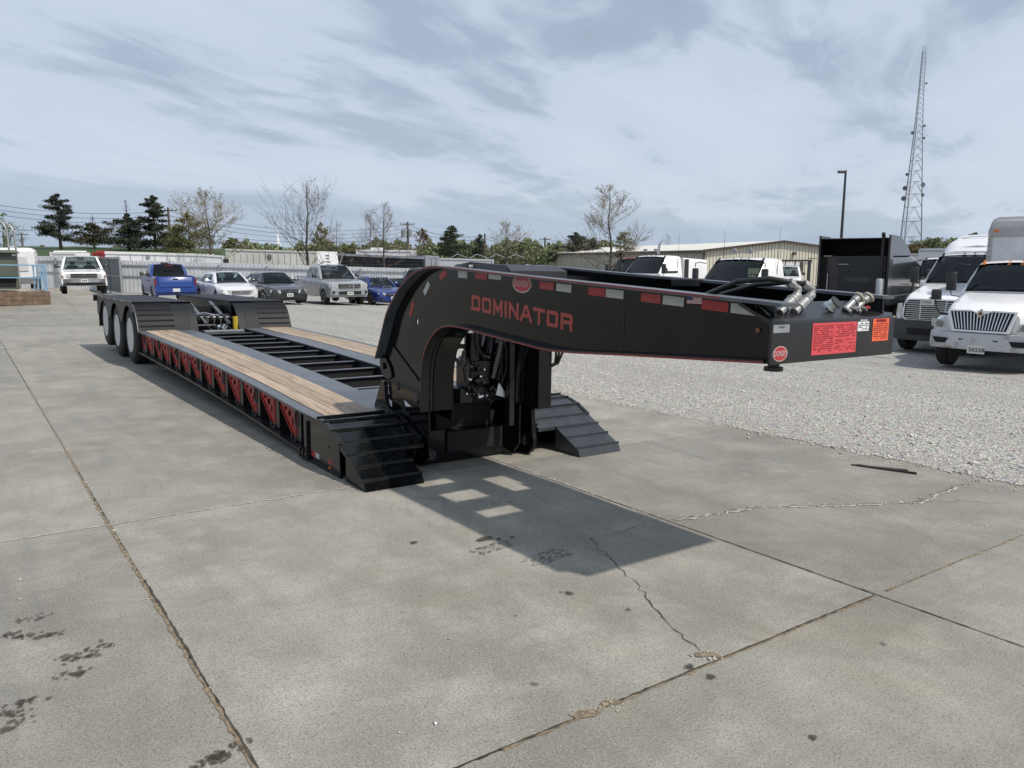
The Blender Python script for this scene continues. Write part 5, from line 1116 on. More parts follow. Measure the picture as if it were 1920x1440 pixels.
def truckwheel(parent, x, y, sg, r=.50, mt=None, w=.27):
    s = MB(); d = (0, sg, 0); s.lathe((x,y,r), d, [(-w,.3),(-w,r*.9),(-w*.88,r),(-.04,r),(0,r*.92),(0,r*.66),(-.02,r*.58)], 28)
    wo = s.build('wheel', RUB, parent, 25); s = MB(); s.lathe((x,y,r), d, [(-.03,r*.60),(.0,r*.58),(-.01,r*.5),(-.10,r*.42),(-.10,r*.24),(-.02,r*.22),(-.0,r*.12)], 24); s.build('rim', mt or RIMW, wo, 30)
def mirror_arm(root, x, y, z, sg, mt=BLKP, h=.46):
    s = MB(); s.tube([(x,y*.86,z+.62),(x+.10,y*1.05,z+.66),(x+.12,y*1.18,z+.62),(x+.12,y*1.18,z+.5)], .016, 6); s.tube([(x+.12,y*1.18,z),(x+.12,y*1.16,z-.12),(x+.02,y*.95,z-.16)], .014, 6); s.build('mirror_arm', BLKP, root, 50)
    s = MB(); s.bbox(x+.05, x+.17, y*1.18-.11, y*1.18+.11, z, z+h, .03); s.build('mirror', mt, root, 40)
def conv_truck(name, label, cat, m, q, group=None):
    "conventional cab: x forward, front bumper at x=0"
    root = empty(name, m, label=label, cat=cat, group=group); pm = q['paint']; HWc = q.get('hw', 1.08)
    hl = q.get('hood', 1.75); zn, zc = q.get('zn', 1.42), q.get('zc', 1.72); rz = q.get('roof', 2.5); cl = q.get('cab', 1.75); ws = q.get('ws', .55)
    wsb = hl; wst = hl+ws
    # hood
    if q.get('front', True):
        hr = []
        for t in np.linspace(0, 1, 8):
            x = -.10-t*(hl-.05); hwid = q.get('hn', .78)+(HWc*.97-q.get('hn', .78))*t**.7; z1 = zn+(zc-zn)*t**.75-(.05 if t == 0 else 0); hr.append(rring(x, hwid, .95, z1, .20, .05))
        s = MB(); s.loft(hr); s.build('hood', pm, root, 40)
        for sg in (1, -1):
            fr = []
            for t in np.linspace(0, 1, 9):
                x = -.12-t*(hl-.2); top = .98+.34*math.sin(min(1, t*1.25+.08)*math.pi*.62)-(0.0); y1 = HWc*1.03-.16*max(0, 1-t*3.2)**2; y0 = .50
                b0 = .60; wx = -.95; d = abs(x-wx)
                if d < .62: b0 = max(b0, .50+math.sqrt(.62**2-d*d)*.98)
                top = max(top, b0+.06)
                fr.append([(x,sg*y0,b0),(x,sg*y1,b0),(x,sg*y1,(b0+top)/2),(x,sg*(y1-.06),top-.05),(x,sg*(y1-.22),top),(x,sg*y0,top)])
            s = MB(); s.loft(fr); s.build('fender', pm, root, 45)
        q['face'](root, q)
        for sg in (1, -1): truckwheel(root, -.97, sg*(HWc-.02), sg)
    # cab
    zf = .75
    s = MB(); s.loft([rring(-hl-.0, HWc*.97, zf, zc, .10), rring(-hl-.02, HWc*.975, zf, zc+.02, .10), rring(-wst+.0, HWc*.90, zf, rz-.04, .13), rring(-wst-.12, HWc*.90, zf, rz, .13), rring(-hl-cl, HWc*.90, zf, rz+.0, .13)]) if False else None
    c = []
    for x, hwb, z1, hwt in [(-hl, HWc, zc+.01, HWc*.99), (-wst, HWc, rz-.05, HWc*.86), (-wst-.15, HWc, rz, HWc*.86), (-hl-cl, HWc, rz, HWc*.86)]:
        zm = zc
        half = [(hwb*.97,zf),(hwb,zf+.1),(hwb,zm-.1)]
        if z1 > zm+.1: half += [(hwb*.985,zm),(hwt*1.02,z1-.12),(hwt*.96,z1-.03),(hwt*.80,z1),(hwt*.3,z1+.03)]
        else: half += [(hwb*.985,zm-.05),(hwb*.97,zm-.02),(hwt*.90,z1),(hwt*.7,z1+.01),(hwt*.3,z1+.02)]
        c.append([(x,a,z) for a, z in half]+[(x,-a,z) for a, z in reversed(half)])
    s = MB(); n_ = len(c[0]); s.v = [p for r_ in c for p in r_]
    for i in range(3):
        for j in range(n_):
            if i == 0 and 5 <= j <= 9: continue
            s.f.append((i*n_+j, i*n_+(j+1)%n_, (i+1)*n_+(j+1)%n_, (i+1)*n_+j))
    s.f.append(tuple(range(n_-1,-1,-1))); s.m = [0]*len(s.f); cab = s.build('cab', pm, root, 40)
    xb = -hl-cl; bw = [(y, z) for _, y, z in c[3]]
    hl_ = [(-.30,zc+.18),(.30,zc+.18),(.30,rz-.32),(-.30,rz-.32)] if q.get('rearwin') else None
    s = MB(); s.px(bw, xb-.012, xb-.004, [hl_] if hl_ else []); s.build('rear_wall', pm, root)
    s = MB(); s.px([(y*.97, z-.01) for y, z in bw], xb+.02, xb+.03, [hl_] if hl_ else []); s.build('interior_wall', SEAT, root)
    if hl_: s = MB(); s.box(xb-.001, xb+.004, -.30, .30, zc+.18, rz-.32); s.build('rear_window', GLASSG, root)
    s = MB(); s.box(xb+.04, -hl-.10, -HWc*.93, HWc*.93, zc-.06, zc-.02); s.build('interior_floor', DASH, root)
    s = MB(); s.hexa([(-hl-.42,-HWc*.9,zc-.02),(-hl-.42,HWc*.9,zc-.02),(-hl-.02,HWc*.9,zc-.02),(-hl-.02,-HWc*.9,zc-.02),(-hl-.42,-HWc*.9,zc+.10),(-hl-.42,HWc*.9,zc+.10),(-hl-.1,HWc*.9,zc+.02),(-hl-.1,-HWc*.9,zc+.02)]); s.build('dashboard', DASH, root)
    for sg in (1, -1):
        s = MB(); s.bbox(xb+.35, xb+.52, sg*.55-.24, sg*.55+.24, zc-.02, zc+.30, .05); s.bbox(xb+.40, xb+.48, sg*.55-.13, sg*.55+.13, zc+.32, zc+.48, .03); s.build('seat', SEAT, root, 40)
        s = MB(); s.add([(-hl-.08,sg*HWc*.93,zc),(xb+.03,sg*HWc*.93,zc),(xb+.03,sg*HWc*.84,rz-.06),(-wst-.02,sg*HWc*.84,rz-.08)], [(0,1,2,3)]); s.build('interior_side', SEAT, root)
    s = MB(); s.tube([(-hl-.50-.06*math.sin(a*math.pi/7), .55+.21*math.cos(a*math.pi/7), zc+.13+.17*math.sin(a*math.pi/7)) for a in range(14)], .016, 5, closed=True); s.build('steering_wheel', DASH, root, 50)
    s = MB(); s.hexa([(-wst+.02,-HWc*.7,rz-.24),(-wst+.02,HWc*.7,rz-.24),(-wst-.02,HWc*.7,rz-.24),(-wst-.02,-HWc*.7,rz-.24),(-wst-.02,-HWc*.7,rz-.09),(-wst-.02,HWc*.7,rz-.09),(-wst-.06,HWc*.7,rz-.09),(-wst-.06,-HWc*.7,rz-.09)]); s.build('sun_visor', SEAT, root)
    hb, ht = HWc*.92, HWc*.80
    patch('windscreen', (-hl+.03,-hb,zc+.03), (-hl+.03,hb,zc+.03), (-wst+.02,ht,rz-.13), (-wst+.02,-ht,rz-.13), .05, root, GLASS, off=.02, r=.5)
    s = MB(); s.bar((-hl+.06,-.05,zc+.06),(-hl-.02,-.65,zc+.14),.02); s.bar((-hl+.06,.65,zc+.06),(-hl-.02,.1,zc+.14),.02); s.build('wiper', BLKP, root)
    for sg in (1, -1):
        y0, y1 = sg*(HWc*.985+.006), sg*(HWc*.885+.006)
        pa = [(-hl-.30,y0,zc+.02),(-hl-cl+.28,y0,zc+.02),(-hl-cl+.30,y1,rz-.25),(-wst-.12,y1,rz-.25)]
        if sg > 0: pa = [pa[1], pa[0], pa[3], pa[2]]
        patch('side_window', *pa, 0.0, root, PANE, off=.006, r=.5)
        s = MB(); 
        for xx in (-hl-.18, -hl-cl+.14): s.box(xx-.008, xx+.008, *sorted((sg*HWc*1.0, sg*(HWc+.004))), zf+.1, zc-.1)
        s.build('door_gap', DARK, cab)
        s = MB(); s.box(-hl-cl+.25, -hl-cl+.40, *sorted((sg*HWc, sg*(HWc+.03))), zc-.22, zc-.17); s.build('door_handle', BLKP, cab)
        if q.get('mirrors', 1): mirror_arm(root, -hl-.12, sg*HWc, zc+.02, sg, q.get('mirmat', BLKP))
    s = MB()
    for k in (-.75, -.25, 0, .25, .75)[:]:
        s = MB(); s.hexa([(-wst+.02,k*HWc-.035,rz-.085),(-wst+.02,k*HWc+.035,rz-.085),(-wst-.10,k*HWc+.03,rz-.05),(-wst-.10,k*HWc-.03,rz-.05),(-wst+.01,k*HWc-.03,rz-.05),(-wst+.01,k*HWc+.03,rz-.05),(-wst-.10,k*HWc+.02,rz+.035),(-wst-.10,k*HWc-.02,rz+.035)]); s.build('marker_light', q.get('marker', BLKP), root)
    s = MB(); s.box(-hl-cl-q.get('rearlen', 4), -.3, -.38, .38, .55, .80); s.box(-hl-cl, -.5, -HWc*.8, HWc*.8, .62, .9); s.build('chassis', DARK, root)
    for wx in q.get('rw', [-5.6]):
        for sg in (1, -1): truckwheel(root, wx, sg*(HWc+.08), sg, w=.55)
    return root, cab
def face_int(root, q):
    s = MB(); hw = 1.12; pts = [(-1,-.50),(-.985,-.20),(-.90,-.05),(-.6,.04),(-.2,.07),(.2,.07),(.6,.04),(.90,-.05),(.985,-.2),(1,-.5)]
    s.loft([[(dx-.16,hw*y,.50),(dx-.0,hw*y,.52),(dx+.03,hw*y,.66),(dx,hw*y,.88),(dx-.16,hw*y,.90)] for y, dx in pts]); b = s.build('bumper', RUSTB, root, 30)
    for y0, y1 in ((-.95,-.62),(-.40,.40),(.62,.95)):
        s = MB(); s.hexa([(-.03,y0+.06,.62),(-.03,y1-.06,.62),(.075,y1-.06,.64),(.075,y0+.06,.64),(-.03,y0,.76),(-.03,y1,.76),(.085,y1,.755),(.085,y0,.755)]); s.build('bumper_slot', DARK, b)
    # grille: chrome surround with slanted bars
    G0_ = [(-.64,1.36),(-.20,1.37),(0,1.28),(.20,1.37),(.64,1.36),(.52,.96),(-.52,.96)]
    def f(x): return lambda a, z: (x-(z-.96)*.10, a, z)
    s = MB(); s.prism([(a*1.10, z+(.035 if z > 1.2 else -.05)) for a, z in G0_], f(-.06), f(.015)); gs = s.build('grille_surround', q['paint'], root)
    s = MB(); s.prism(G0_, f(.012), f(.020)); g = s.build('grille', DARK, root)
    for k in range(17):
        t = -1+2*(k+.5)/17; xb, xt = t*.50, t*.61; zt = 1.355-(.07*max(0, 1-abs(xt)/.2)); s = MB(); s.bar((.028,xb,.975),(-.012,xt,zt),.022,.02,(1,0,0)); s.build('grille_bar', CHR, g)
    s = MB(); s.hexa([(.02,-.07,1.32),(.02,0,1.25),(.05,0,1.25),(.05,-.07,1.32),(.02,0,1.39),(.02,.07,1.32),(.05,.07,1.32),(.05,0,1.39)]) if False else s.add([(.06,-.085,1.33),(.06,0,1.24),(.06,.085,1.33),(.06,0,1.43),(-.02,-.085,1.33),(-.02,0,1.24),(-.02,.085,1.33),(-.02,0,1.43)], [(0,1,2,3),(0,4,5,1),(1,5,6,2),(2,6,7,3),(3,7,4,0)]); s.build('diamond_emblem', CHR, g)
    s = MB(); s.add([(.062,-.05,1.33),(.062,0,1.28),(.062,.05,1.33),(.062,0,1.38)], [(0,1,2,3)]); s.build('emblem_field', mat('emblem_rust', (.16,.05,.03), .4), g)
    for sg in (1, -1):
        pa = [(.0,sg*.70,.96),(-.20,sg*1.09,.98),(-.24,sg*1.10,1.17),(-.06,sg*.74,1.13)]
        if sg < 0: pa = [pa[1], pa[0], pa[3], pa[2]]
        h = patch('headlight', *pa, .03, root, LAMP, off=.02, r=.4); 
        s = MB(); s.lathe((-.045,sg*.86,1.06),(1,sg*.35,0),[(0,.075),(.055,.075),(.058,.02)],14); s.build('headlight_bulb', mat('lens_grey', (.2,.2,.19), .15), h, 40)
    s = MB(); s.box(.08, .095, -.19+.0, .16, .44, .62); p = s.build('number_plate', PLATE, root)
    me = text_mesh('50258', .13, BLKP, .0015, .002); put('plate_number', me, (.098,-.0,.52), (0,1,0), (0,0,1), p)
    s = MB(); s.tube([(-.25,-.98,1.30),(-.12,-1.0,1.42),(-.08,-1.02,1.62)], .014); s.bbox(-.14,-.05,-1.12,-.90,1.60,1.84,.03); s.build('hood_mirror', BLKP, root, 40)
    s = MB(); s.tube([(-.5,1.05,1.25),(-.3,1.06,1.38),(-.1,1.08,1.46)], .014); s.build('hood_mirror_arm', BLKP, root, 40)
    s = MB(); s.bbox(-.42,-.30,-1.0,-.82,1.24,1.29,.01); s.build('hood_latch', BLKP, root)
intl = dict(paint=WPNT, hw=1.12, hood=1.75, zn=1.44, zc=1.74, roof=2.47, cab=1.75, ws=.62, hn=.74, face=face_int, rw=[-5.9], rearlen=5.5, marker=AMB)
box, cab = conv_truck('box_truck', 'white box truck with vertical bar grille and rust spotted bumper at right edge', 'truck', place(1850, 17.3, -139.5), intl)
s = MB(); s.loft([rring(-3.85, 1.25, 1.05, 3.18, .14)] + [rring(-3.90, 1.28, 1.02, 3.53, .22), rring(-4.2, 1.28, 1.02, 3.60, .16), rring(-9.8, 1.28, 1.02, 3.60, .05)]); s.build('cargo_box', WPNT2, box, 30)
s = MB(); s.loft([rring(-3.80, 1.20, 3.12, 3.22, .04, .04), rring(-3.83, 1.29, 3.10, 3.38, .12, .04), rring(-3.98, 1.295, 3.10, 3.61, .2, .04), rring(-4.25, 1.295, 3.10, 3.63, .1, .04)]); s.build('box_roof_cap', mat('cap_grey', (.36,.35,.35), .45, var=.1, scale=3), box, 35)
for sg in (1,-1): s = MB(); s.box(-3.94, -3.84, *sorted((sg*1.18, sg*1.29)), 1.05, 3.10); s.build('corner_post', mat('post_grey', (.40,.40,.39), .5, var=.15, scale=6), box); s = MB(); s.bbox(-3.86,-3.80,sg*1.1-.07,sg*1.1+.07,3.22,3.29,.01); s.build('box_marker_light', AMB, box)
s = MB()
for k in range(14): s.cyl((-3.835,1.2,1.2+k*.14),(-3.82,1.2,1.2+k*.14),.012,n=6); s.cyl((-3.835,-1.235,1.2+k*.14),(-3.82,-1.235,1.2+k*.14),.012,n=6)
o = s.build('rivets', DARK, box); o['kind'] = 'stuff'
def face_casc(root, q):
    pts = [(-1,-.62),(-.98,-.28),(-.86,-.08),(-.5,.04),(.5,.04),(.86,-.08),(.98,-.28),(1,-.62)]; s = MB(); bp_ = mat('bumper_grey_plastic', (.035,.04,.045), .45)
    s.loft([[(dx-.2,1.14*y,.34),(dx-.03,1.14*y,.36),(dx+.04,1.14*y,.60),(dx,1.14*y,.92),(dx-.2,1.14*y,.95)] for y, dx in pts]); b = s.build('bumper', bp_, root, 35)
    s = MB(); s.box(.0, .088, -.60, .60, .52, .70); s.build('bumper_intake', DARK, b)
    s = MB(); s.loft([[(x,y*w_,z),(x+.02,y*w_,z)] for x, y, w_, z in ()]) if False else None
    G0_ = [(-.66,1.46),(.66,1.46),(.74,1.36),(.74,1.0),(.66,.94),(-.66,.94),(-.74,1.0),(-.74,1.36)]
    f = lambda x: (lambda a, z: (x-(z-.94)*.18, a, z))
    s = MB(); s.prism([(a*1.05, .94+(z-.94)*1.06-.02) for a, z in G0_], f(-.05), f(.02)); s.build('grille_surround', q['paint'], root)
    s = MB(); s.prism(G0_, f(.02), f(.028)); g = s.build('grille', DARK, root)
    for k in range(9): z = .975+k*.054; s = MB(); s.bar((.035-(z-.94)*.18,-.70,z),(.035-(z-.94)*.18,.70,z),.02,.022); s.build('grille_bar', ALU, g)
    for y in (-.30,.30): s = MB(); s.bar((.04,y,.95),(-.05,y*1.1,1.45),.03,.02,(1,0,0)); s.build('grille_divider', ALU, g)
    s = MB(); s.box(-.02, .02, -.33, .0, 1.33, 1.49); p = s.build('number_plate', PLATE, root); put('plate_number', text_mesh('7195GX', .075, BLKP, .001), (.023,-.165,1.41), (0,1,0), (0,0,1), p)
    s = MB(); s.loft([rring(-.10, .12, 1.50, 1.53, .01, .01), rring(-.12, .16, 1.50, 1.56, .02, .01)]); s.build('hood_emblem', ZINC, root)
    for sg in (1, -1):
        pa = [(-.08,sg*.80,.92),(-.45,sg*1.12,.93),(-.55,sg*1.13,1.30),(-.22,sg*.84,1.36)]
        if sg < 0: pa = [pa[1], pa[0], pa[3], pa[2]]
        patch('headlight', *pa, .04, root, LAMP, off=.03, r=.5)
casc = dict(paint=WPNT, hw=1.12, hood=1.95, zn=1.55, zc=1.86, roof=2.72, cab=1.5, ws=.70, hn=.80, face=face_casc, rw=[-5.6,-6.9], rearlen=5)
ct, cab = conv_truck('semi_truck', 'white semi truck with horizontal bar grille and tall rounded roof fairing', 'truck', place(1757, 21.0, -139), casc)
rr = []
for x, z1, hw in [(-2.75,2.80,.92),(-3.0,2.98,.98),(-3.3,3.14,1.03),(-3.7,3.20,1.07),(-4.2,3.28,1.10),(-4.9,3.32,1.12),(-5.5,3.32,1.12)]: rr.append(rring(x, hw, 2.45 if x > -3.4 else 1.0, z1, .38 if x > -4 else .28, .04))
s = MB(); s.loft(rr[:3]+rr[3:]); s.build('sleeper_fairing', WPNT, ct, 30)
s = MB(); s.tube([(-2.93,-.62,2.90),(-3.15,-.68,3.02),(-3.5,-.70,3.17),(-3.55,-.4,3.235),(-3.55,0,3.24),(-3.55,.4,3.235),(-3.5,.70,3.17),(-3.15,.68,3.02),(-2.93,.62,2.90),(-2.92,0,2.945)], .022, 6, closed=True); s.build('fairing_bead', mat('bright_bead', (.8,.8,.8), .3), ct, 50)
# two white day cabs beyond the neck
GD = 'white tractor cabs parked beyond the gooseneck'
def face_plain(root, q): face_casc(root, q)
d1 = dict(casc, rearwin=1, hood=1.9, zc=1.74, roof=2.54, cab=1.6, ws=.62, zn=1.46, rw=[-5.0], rearlen=3, hw=1.12)
t1, cab = conv_truck('semi_truck', 'white day cab tractor with two round roof horns and clear cab glass', 'truck', place(1302, 24.6, -139), d1, GD)
for y in (-.35, .25): s = MB(); s.lathe((-2.75,y,2.80),(1,0,0),[(0,.05),(.05,.10),(.07,.095)],14); s.bar((-2.75,y,2.68),(-2.75,y,2.80),.03); s.build('roof_horn', ZINC, t1, 40)
for y in (-1.02, 1.05): s = MB(); s.cyl((-3.1,y,2.0),(-3.15,y*1.02,3.55),.012,.004,6); s.build('antenna', BLKP, t1)
s = MB(); s.tube([(-2.7,-.6,2.72),(-2.7,.6,2.72)], .015); s.build('roof_bar', ZINC, t1)
s = MB(); s.bbox(-2.72,-2.68,-.02,.55,1.95,2.35,.05) if False else s.box(-2.3,-2.28,-.25,.35,1.8,2.3); 
d2 = dict(casc, rearwin=0, hood=1.9, zc=1.76, roof=2.60, cab=1.7, ws=.62, zn=1.5, rw=[-6.6], rearlen=5)
t2, cab = conv_truck('semi_truck', 'white sleeper tractor with chrome exhaust tip beside the red cab', 'truck', place(1154, 36.5, -139), d2, GD)
s = MB(); s.loft([rring(-3.7, 1.12, 1.0, 2.52, .12), rring(-5.6, 1.12, 1.0, 2.42, .12)]); s.build('sleeper', WPNT, t2, 40)
s = MB(); s.box(-4.05, -3.75, 1.10, 1.16, 1.1, 2.45); s.build('sleeper_side_vent', BLKP, t2)
s = MB(); s.tube([(-3.6,-.35,2.7),(-3.6,-.35,3.1),(-3.65,-.30,3.25),(-3.75,-.22,3.36)], .07, 12); s.build('exhaust_stack', CHR, t2, 50)
for y in (-.55, .1): s = MB(); s.bbox(-2.9,-2.75,y-.09,y+.09,2.80,2.95,.02); s.build('roof_lamp', ZINC, t2)
s = MB(); s.cyl((-3.3,1.05,2.0),(-3.35,1.08,3.7),.012,.004,6); s.build('antenna', BLKP, t2)
d3 = dict(casc, paint=REDP, hood=1.9, zc=1.78, roof=2.62, cab=1.6, ws=.62, rw=[-5.0], rearlen=3)
t3, cab = conv_truck('semi_truck', 'red cab partly hidden behind the white sleeper tractor', 'truck', place(1128, 44, -139), d3)
# black sleeper tractor seen from behind
BT = place(1606, 27.0, 50) @ Matrix.Diagonal((1, .93, .925, 1))
bt = empty('semi_truck', BT, label='black sleeper tractor seen from behind with a tall open roof fairing', cat='truck')
s = MB(); s.loft([rring(0.0, 1.23, .95, 2.75, .08), rring(2.5, 1.23, .95, 2.78, .12), rring(3.2, 1.22, .95, 2.74, .2), rring(4.3, 1.18, .95, 2.52, .3), rring(4.9, 1.14, .95, 1.95, .3)]); s.build('cab', BTRK, bt, 35)
s = MB()
for sg in (1, -1):
    s = MB(); s.py([(-.35,1.05),(-.0,1.05),(2.2,2.76),(1.9,3.10),(1.1,3.38),(.35,3.50),(-.30,3.50)] if 0 else [(-.40,1.0),(.0,1.0),(.0,2.76),(2.4,2.78),(1.9,3.08),(1.2,3.34),(.5,3.48),(-.40,3.50)], *sorted((sg*1.18, sg*1.25))); s.build('side_fairing', BTRK, bt)
s = MB(); s.loft([[(x,-1.2,z-.03),(x,1.2,z-.03),(x,1.2,z),(x,-1.2,z)] for x, z in [(-.38,3.40),(.0,3.42),(.5,3.44),(1.2,3.30),(1.9,3.02),(2.4,2.78)]]); s.build('roof_fairing', BTRK, bt, 40)
s = MB(); s.box(.9, .95, -1.18, 1.18, 2.7, 3.38); s.build('fairing_bulkhead', DARK, bt)
for z0, z1 in ((1.05,1.42),(1.47,2.15),(2.20,2.7)): s = MB(); s.bbox(-.025, .0, -.92, .62, z0, z1, .01) if 0 else s.box(-.02, .0, -.92, .62, z0, z1); s.build('back_panel', mat('back_panel_black', (.016,.018,.020), .4), bt)
me = text_mesh('15W101', .26, mat('marker_scrawl', (.16,.16,.16), .6), .001, -.002); put('scrawled_number', me, (-.024,-.10,1.88), (0,-1,0), (0,0,1), bt)
s = MB(); s.tube([(-.32,-.98,1.6),(-.32,-.98,2.9),(-.33,-.98,3.45),(-.40,-.98,3.56)], .065, 12); s.build('exhaust_stack', BLKP, bt, 50)
s = MB(); s.lathe((-.32,-.98,1.0),(0,0,1),[(0,.13),(.02,.15),(.9,.15),(.95,.12)],18); s.build('exhaust_muffler', RIMW, bt, 40)
for y in (.98, .62): s = MB(); s.bar((-.06,.98,1.2),(-.06,.98,2.1),.03) if y > .9 else s.bar((-.05,.25,2.45),(-.05,.62,2.45),.02); s.build('grab_rail', ALU, bt)
s = MB(); s.bar((-.05,-.45,1.30),(-.05,.1,1.30),.025); s.build('grab_rail', ALU, bt)
s = MB(); s.box(-3.2, 6.0, -.4, .4, .6, .95); s.box(3.4, 6.4, -1.1, 1.1, .5, 1.5); s.build('chassis', DARK, bt)
s = MB(); s.loft([rring(4.85,1.1,.7,1.75,.2),rring(5.9,1.0,.7,1.6,.2),rring(6.6,.9,.7,1.4,.2)]); s.build('hood', BTRK, bt, 40)
s = MB(); s.box(3.05, 3.9, -1.235, -1.225, 1.75, 2.35) if 0 else None
pa = [(3.95,-1.22,1.75),(3.25,-1.235,1.75),(3.25,-1.205,2.35),(3.75,-1.20,2.35)]
patch('side_window', *[pa[i] for i in (1,0,3,2)], 0, bt, mat('window_sheen', (.20,.23,.23), .08), off=-.012, r=.4)
s = MB(); s.box(2.9, 3.1, -1.236, -1.222, 1.0, 2.35); s.build('side_vent', DARK, bt); s = MB(); s.box(4.0,4.02,-1.236,-1.2,1.0,2.3); s.build('door_gap', DARK, bt)
s = MB(); s.box(.1, 4.6, -1.24, -1.225, 1.28, 1.31); s.build('side_trim', ALU, bt)
s = MB(); s.bbox(4.1, 4.3, -1.62, -1.36, 1.85, 2.25, .04); s.bar((4.2,-1.2,2.0),(4.2,-1.4,2.0),.04); s.build('mirror', BLKP, bt, 40)
s = MB(); s.bbox(5.0, 5.16, -1.35, -1.05, 1.78, 1.95, .04); s.build('hood_mirror', RIMW, bt, 40)
for x in (-.9, -2.2, 5.2):
    for sg in (1, -1): truckwheel(bt, x, sg*1.2, sg, w=.55)
me = text_mesh('SEVAN', .20, mat('marker_scrawl', (.16,.16,.16), .6), .001, 0) if False else None
# small far vehicles in the right half
fw = dict(titan, paint=WPNT, rim=BLKP, handle=WPNT); fw['front'] = dict(grille=(.5,.8,1.0),bars=2,gx=.03,lamp=(.56,.95,.8,1.0,.1))
o = car('small white pickup truck far off in front of the tan building', 'pickup truck', 'pickup_truck', place(1476, 54, -112), fw)
rk = empty('pipe_rack', place(1482, 60, 10), label='dark steel pipe frame standing by the tan building door', cat='rack')
s = MB(); s.bar((-1.9,0,0),(-1.9,0,2.45),.12); s.build('post', STEELD, rk); s = MB(); s.bar((1.6,0,0),(1.6,0,2.45),.14); s.build('post', STEELD, rk); s = MB(); s.bar((-2.4,0,2.4),(1.8,0,2.4),.14); s.build('crossbar', STEELD, rk)
for k in range(3): s = MB(); s.bar((-1.2+k*.8,0,1.9),(-1.2+k*.8,0,2.4),.06); s.build('hanger', STEELD, rk)
def farbox(name, label, u, d, hd, L_, Wd, H, z0, mt, roof=None, cat='truck', group=None):
    r_ = empty(name, place(u, d, hd), label=label, cat=cat, group=group)
    s = MB(); s.loft([rring(0, Wd/2, z0, H, .12), rring(-L_, Wd/2, z0, H, .12)]); s.build('cargo_box', mt, r_, 35)
    s = MB(); s.box(-.08, .02, -Wd/2+.04, Wd/2-.04, H-.14, H-.10); s.box(.0,.02,-.01,.01,z0,H-.15); s.build('box_seam', mat('seam_grey', (.25,.25,.25), .5), r_)
    s = MB(); s.box(-L_, .3, -.5, .5, .6, z0); s.build('chassis', DARK, r_)
    for x in (-1.2, -L_+1.3):
        for sg in (1, -1): truckwheel(r_, x, sg*(Wd/2-.05), sg, w=.5)
    return r_
farbox('box_truck', 'white box truck body showing between the black tractor and white tractor', 1775, 36, -130, 6, 2.4, 3.15, 1.0, WPNT2)
o = farbox('box_truck', 'lower cream white truck box just right of the black tractor', 1742, 44, -130, 6, 2.4, 3.0, 1.0, mat('cream_box', (.62,.61,.55), .5))
w_ = dict(casc, hood=1.7, zc=1.7, roof=2.5, cab=1.5, ws=.6, zn=1.4, rw=[-4.8], rearlen=3)
conv_truck('service_truck', 'white truck cab seen behind the white semi truck window', 'truck', place(1733, 28.5, -139), w_)
# ------------------------------------------------------------------ corrugated fence behind the cars
def wpt(u, v, d): return at(u, v, d)
def fence_run(name, label, P0, P1, ht0, ht1, pitch=.245, panel=2.9, split=True):
    "P0, P1 world ground points; panels of ribbed sheet, posts and rails"
    v = Vector((P1[0]-P0[0], P1[1]-P0[1], 0)); L_ = v.length; ang = math.degrees(math.atan2(v.y, v.x))
    z0, z1 = P0[2], P1[2]
    root = empty(name, Matrix.Translation((P0[0], P0[1], z0)) @ Matrix.Rotation(R(ang), 4, 'Z'), label=label, cat='fence')
    zb = lambda x: (z1-z0)*x/L_; n = max(1, round(L_/panel)); w = L_/n; hh = lambda x: ht0+(ht1-ht0)*x/L_
    for i in range(n):
        x0 = i*w+.004; s = MB(); xs = []; x = x0
        while x < (i+1)*w-.01:
            xs += [(x, 0), (x+pitch*.80, 0), (x+pitch*.85, -.028), (x+pitch*.97, -.028)]; x += pitch
        xs = [p for p in xs if p[0] < (i+1)*w-.004]+[((i+1)*w-.004, 0)]
        vs = []; fs = []
        dz = rng.uniform(-.015, .015)
        for x, y in xs: vs += [(x, y, zb(x)+.04), (x, y, zb(x)+hh(x)+dz)]
        fs = [(2*k, 2*k+2, 2*k+3, 2*k+1) for k in range(len(xs)-1)]; m = len(vs); vs += [(x, y+.012, z) for x, y, z in vs]; fs += [tuple(reversed([m+q for q in f])) for f in fs[:]]
        s.add(vs, fs); s.build('fence_panel', FENC, root)
        for z, h in ((.52,.06),(.85,.07)) if ht0 > 1.5 else ((.6,.06),):
            s = MB(); s.bar((x0,-.05,zb(x0)+hh(x0)*z),(x0+w-.01,-.05,zb(x0+w)+hh(x0+w)*z),.05,h); s.build('fence_rail', FENR, root)
    for i in range(n+1):
        x = min(i*w, L_); s = MB(); s.box(x-.05, x+.05, -.13, -.03, zb(x), zb(x)+hh(x)*.90); s.box(x-.06, x+.06, -.14, -.02, zb(x)+hh(x)*.90, zb(x)+hh(x)*.93); s.build('fence_post', FENR, root)
    return root
def gp(u, d, dz=0):
    w = at(u, 485, d); return (w.x, w.y, gz(w.x, w.y)+dz)
def top_h(u, v, d):   # height above ground of the point at pixel u, v at distance d
    p = at(u, v, d); return p.z-gz(p.x, p.y)
fence_run('corrugated_fence', 'long pale corrugated metal fence behind the row of parked cars', gp(226, 48.5), gp(1010, 52), top_h(226, 487.5, 48.5), top_h(1010, 510, 52))
fence_run('corrugated_fence', 'shorter grey corrugated fence behind the white pickup truck at left', gp(-60, 49.5), gp(186, 50), top_h(-60, 480, 49.5), top_h(186, 480, 50))
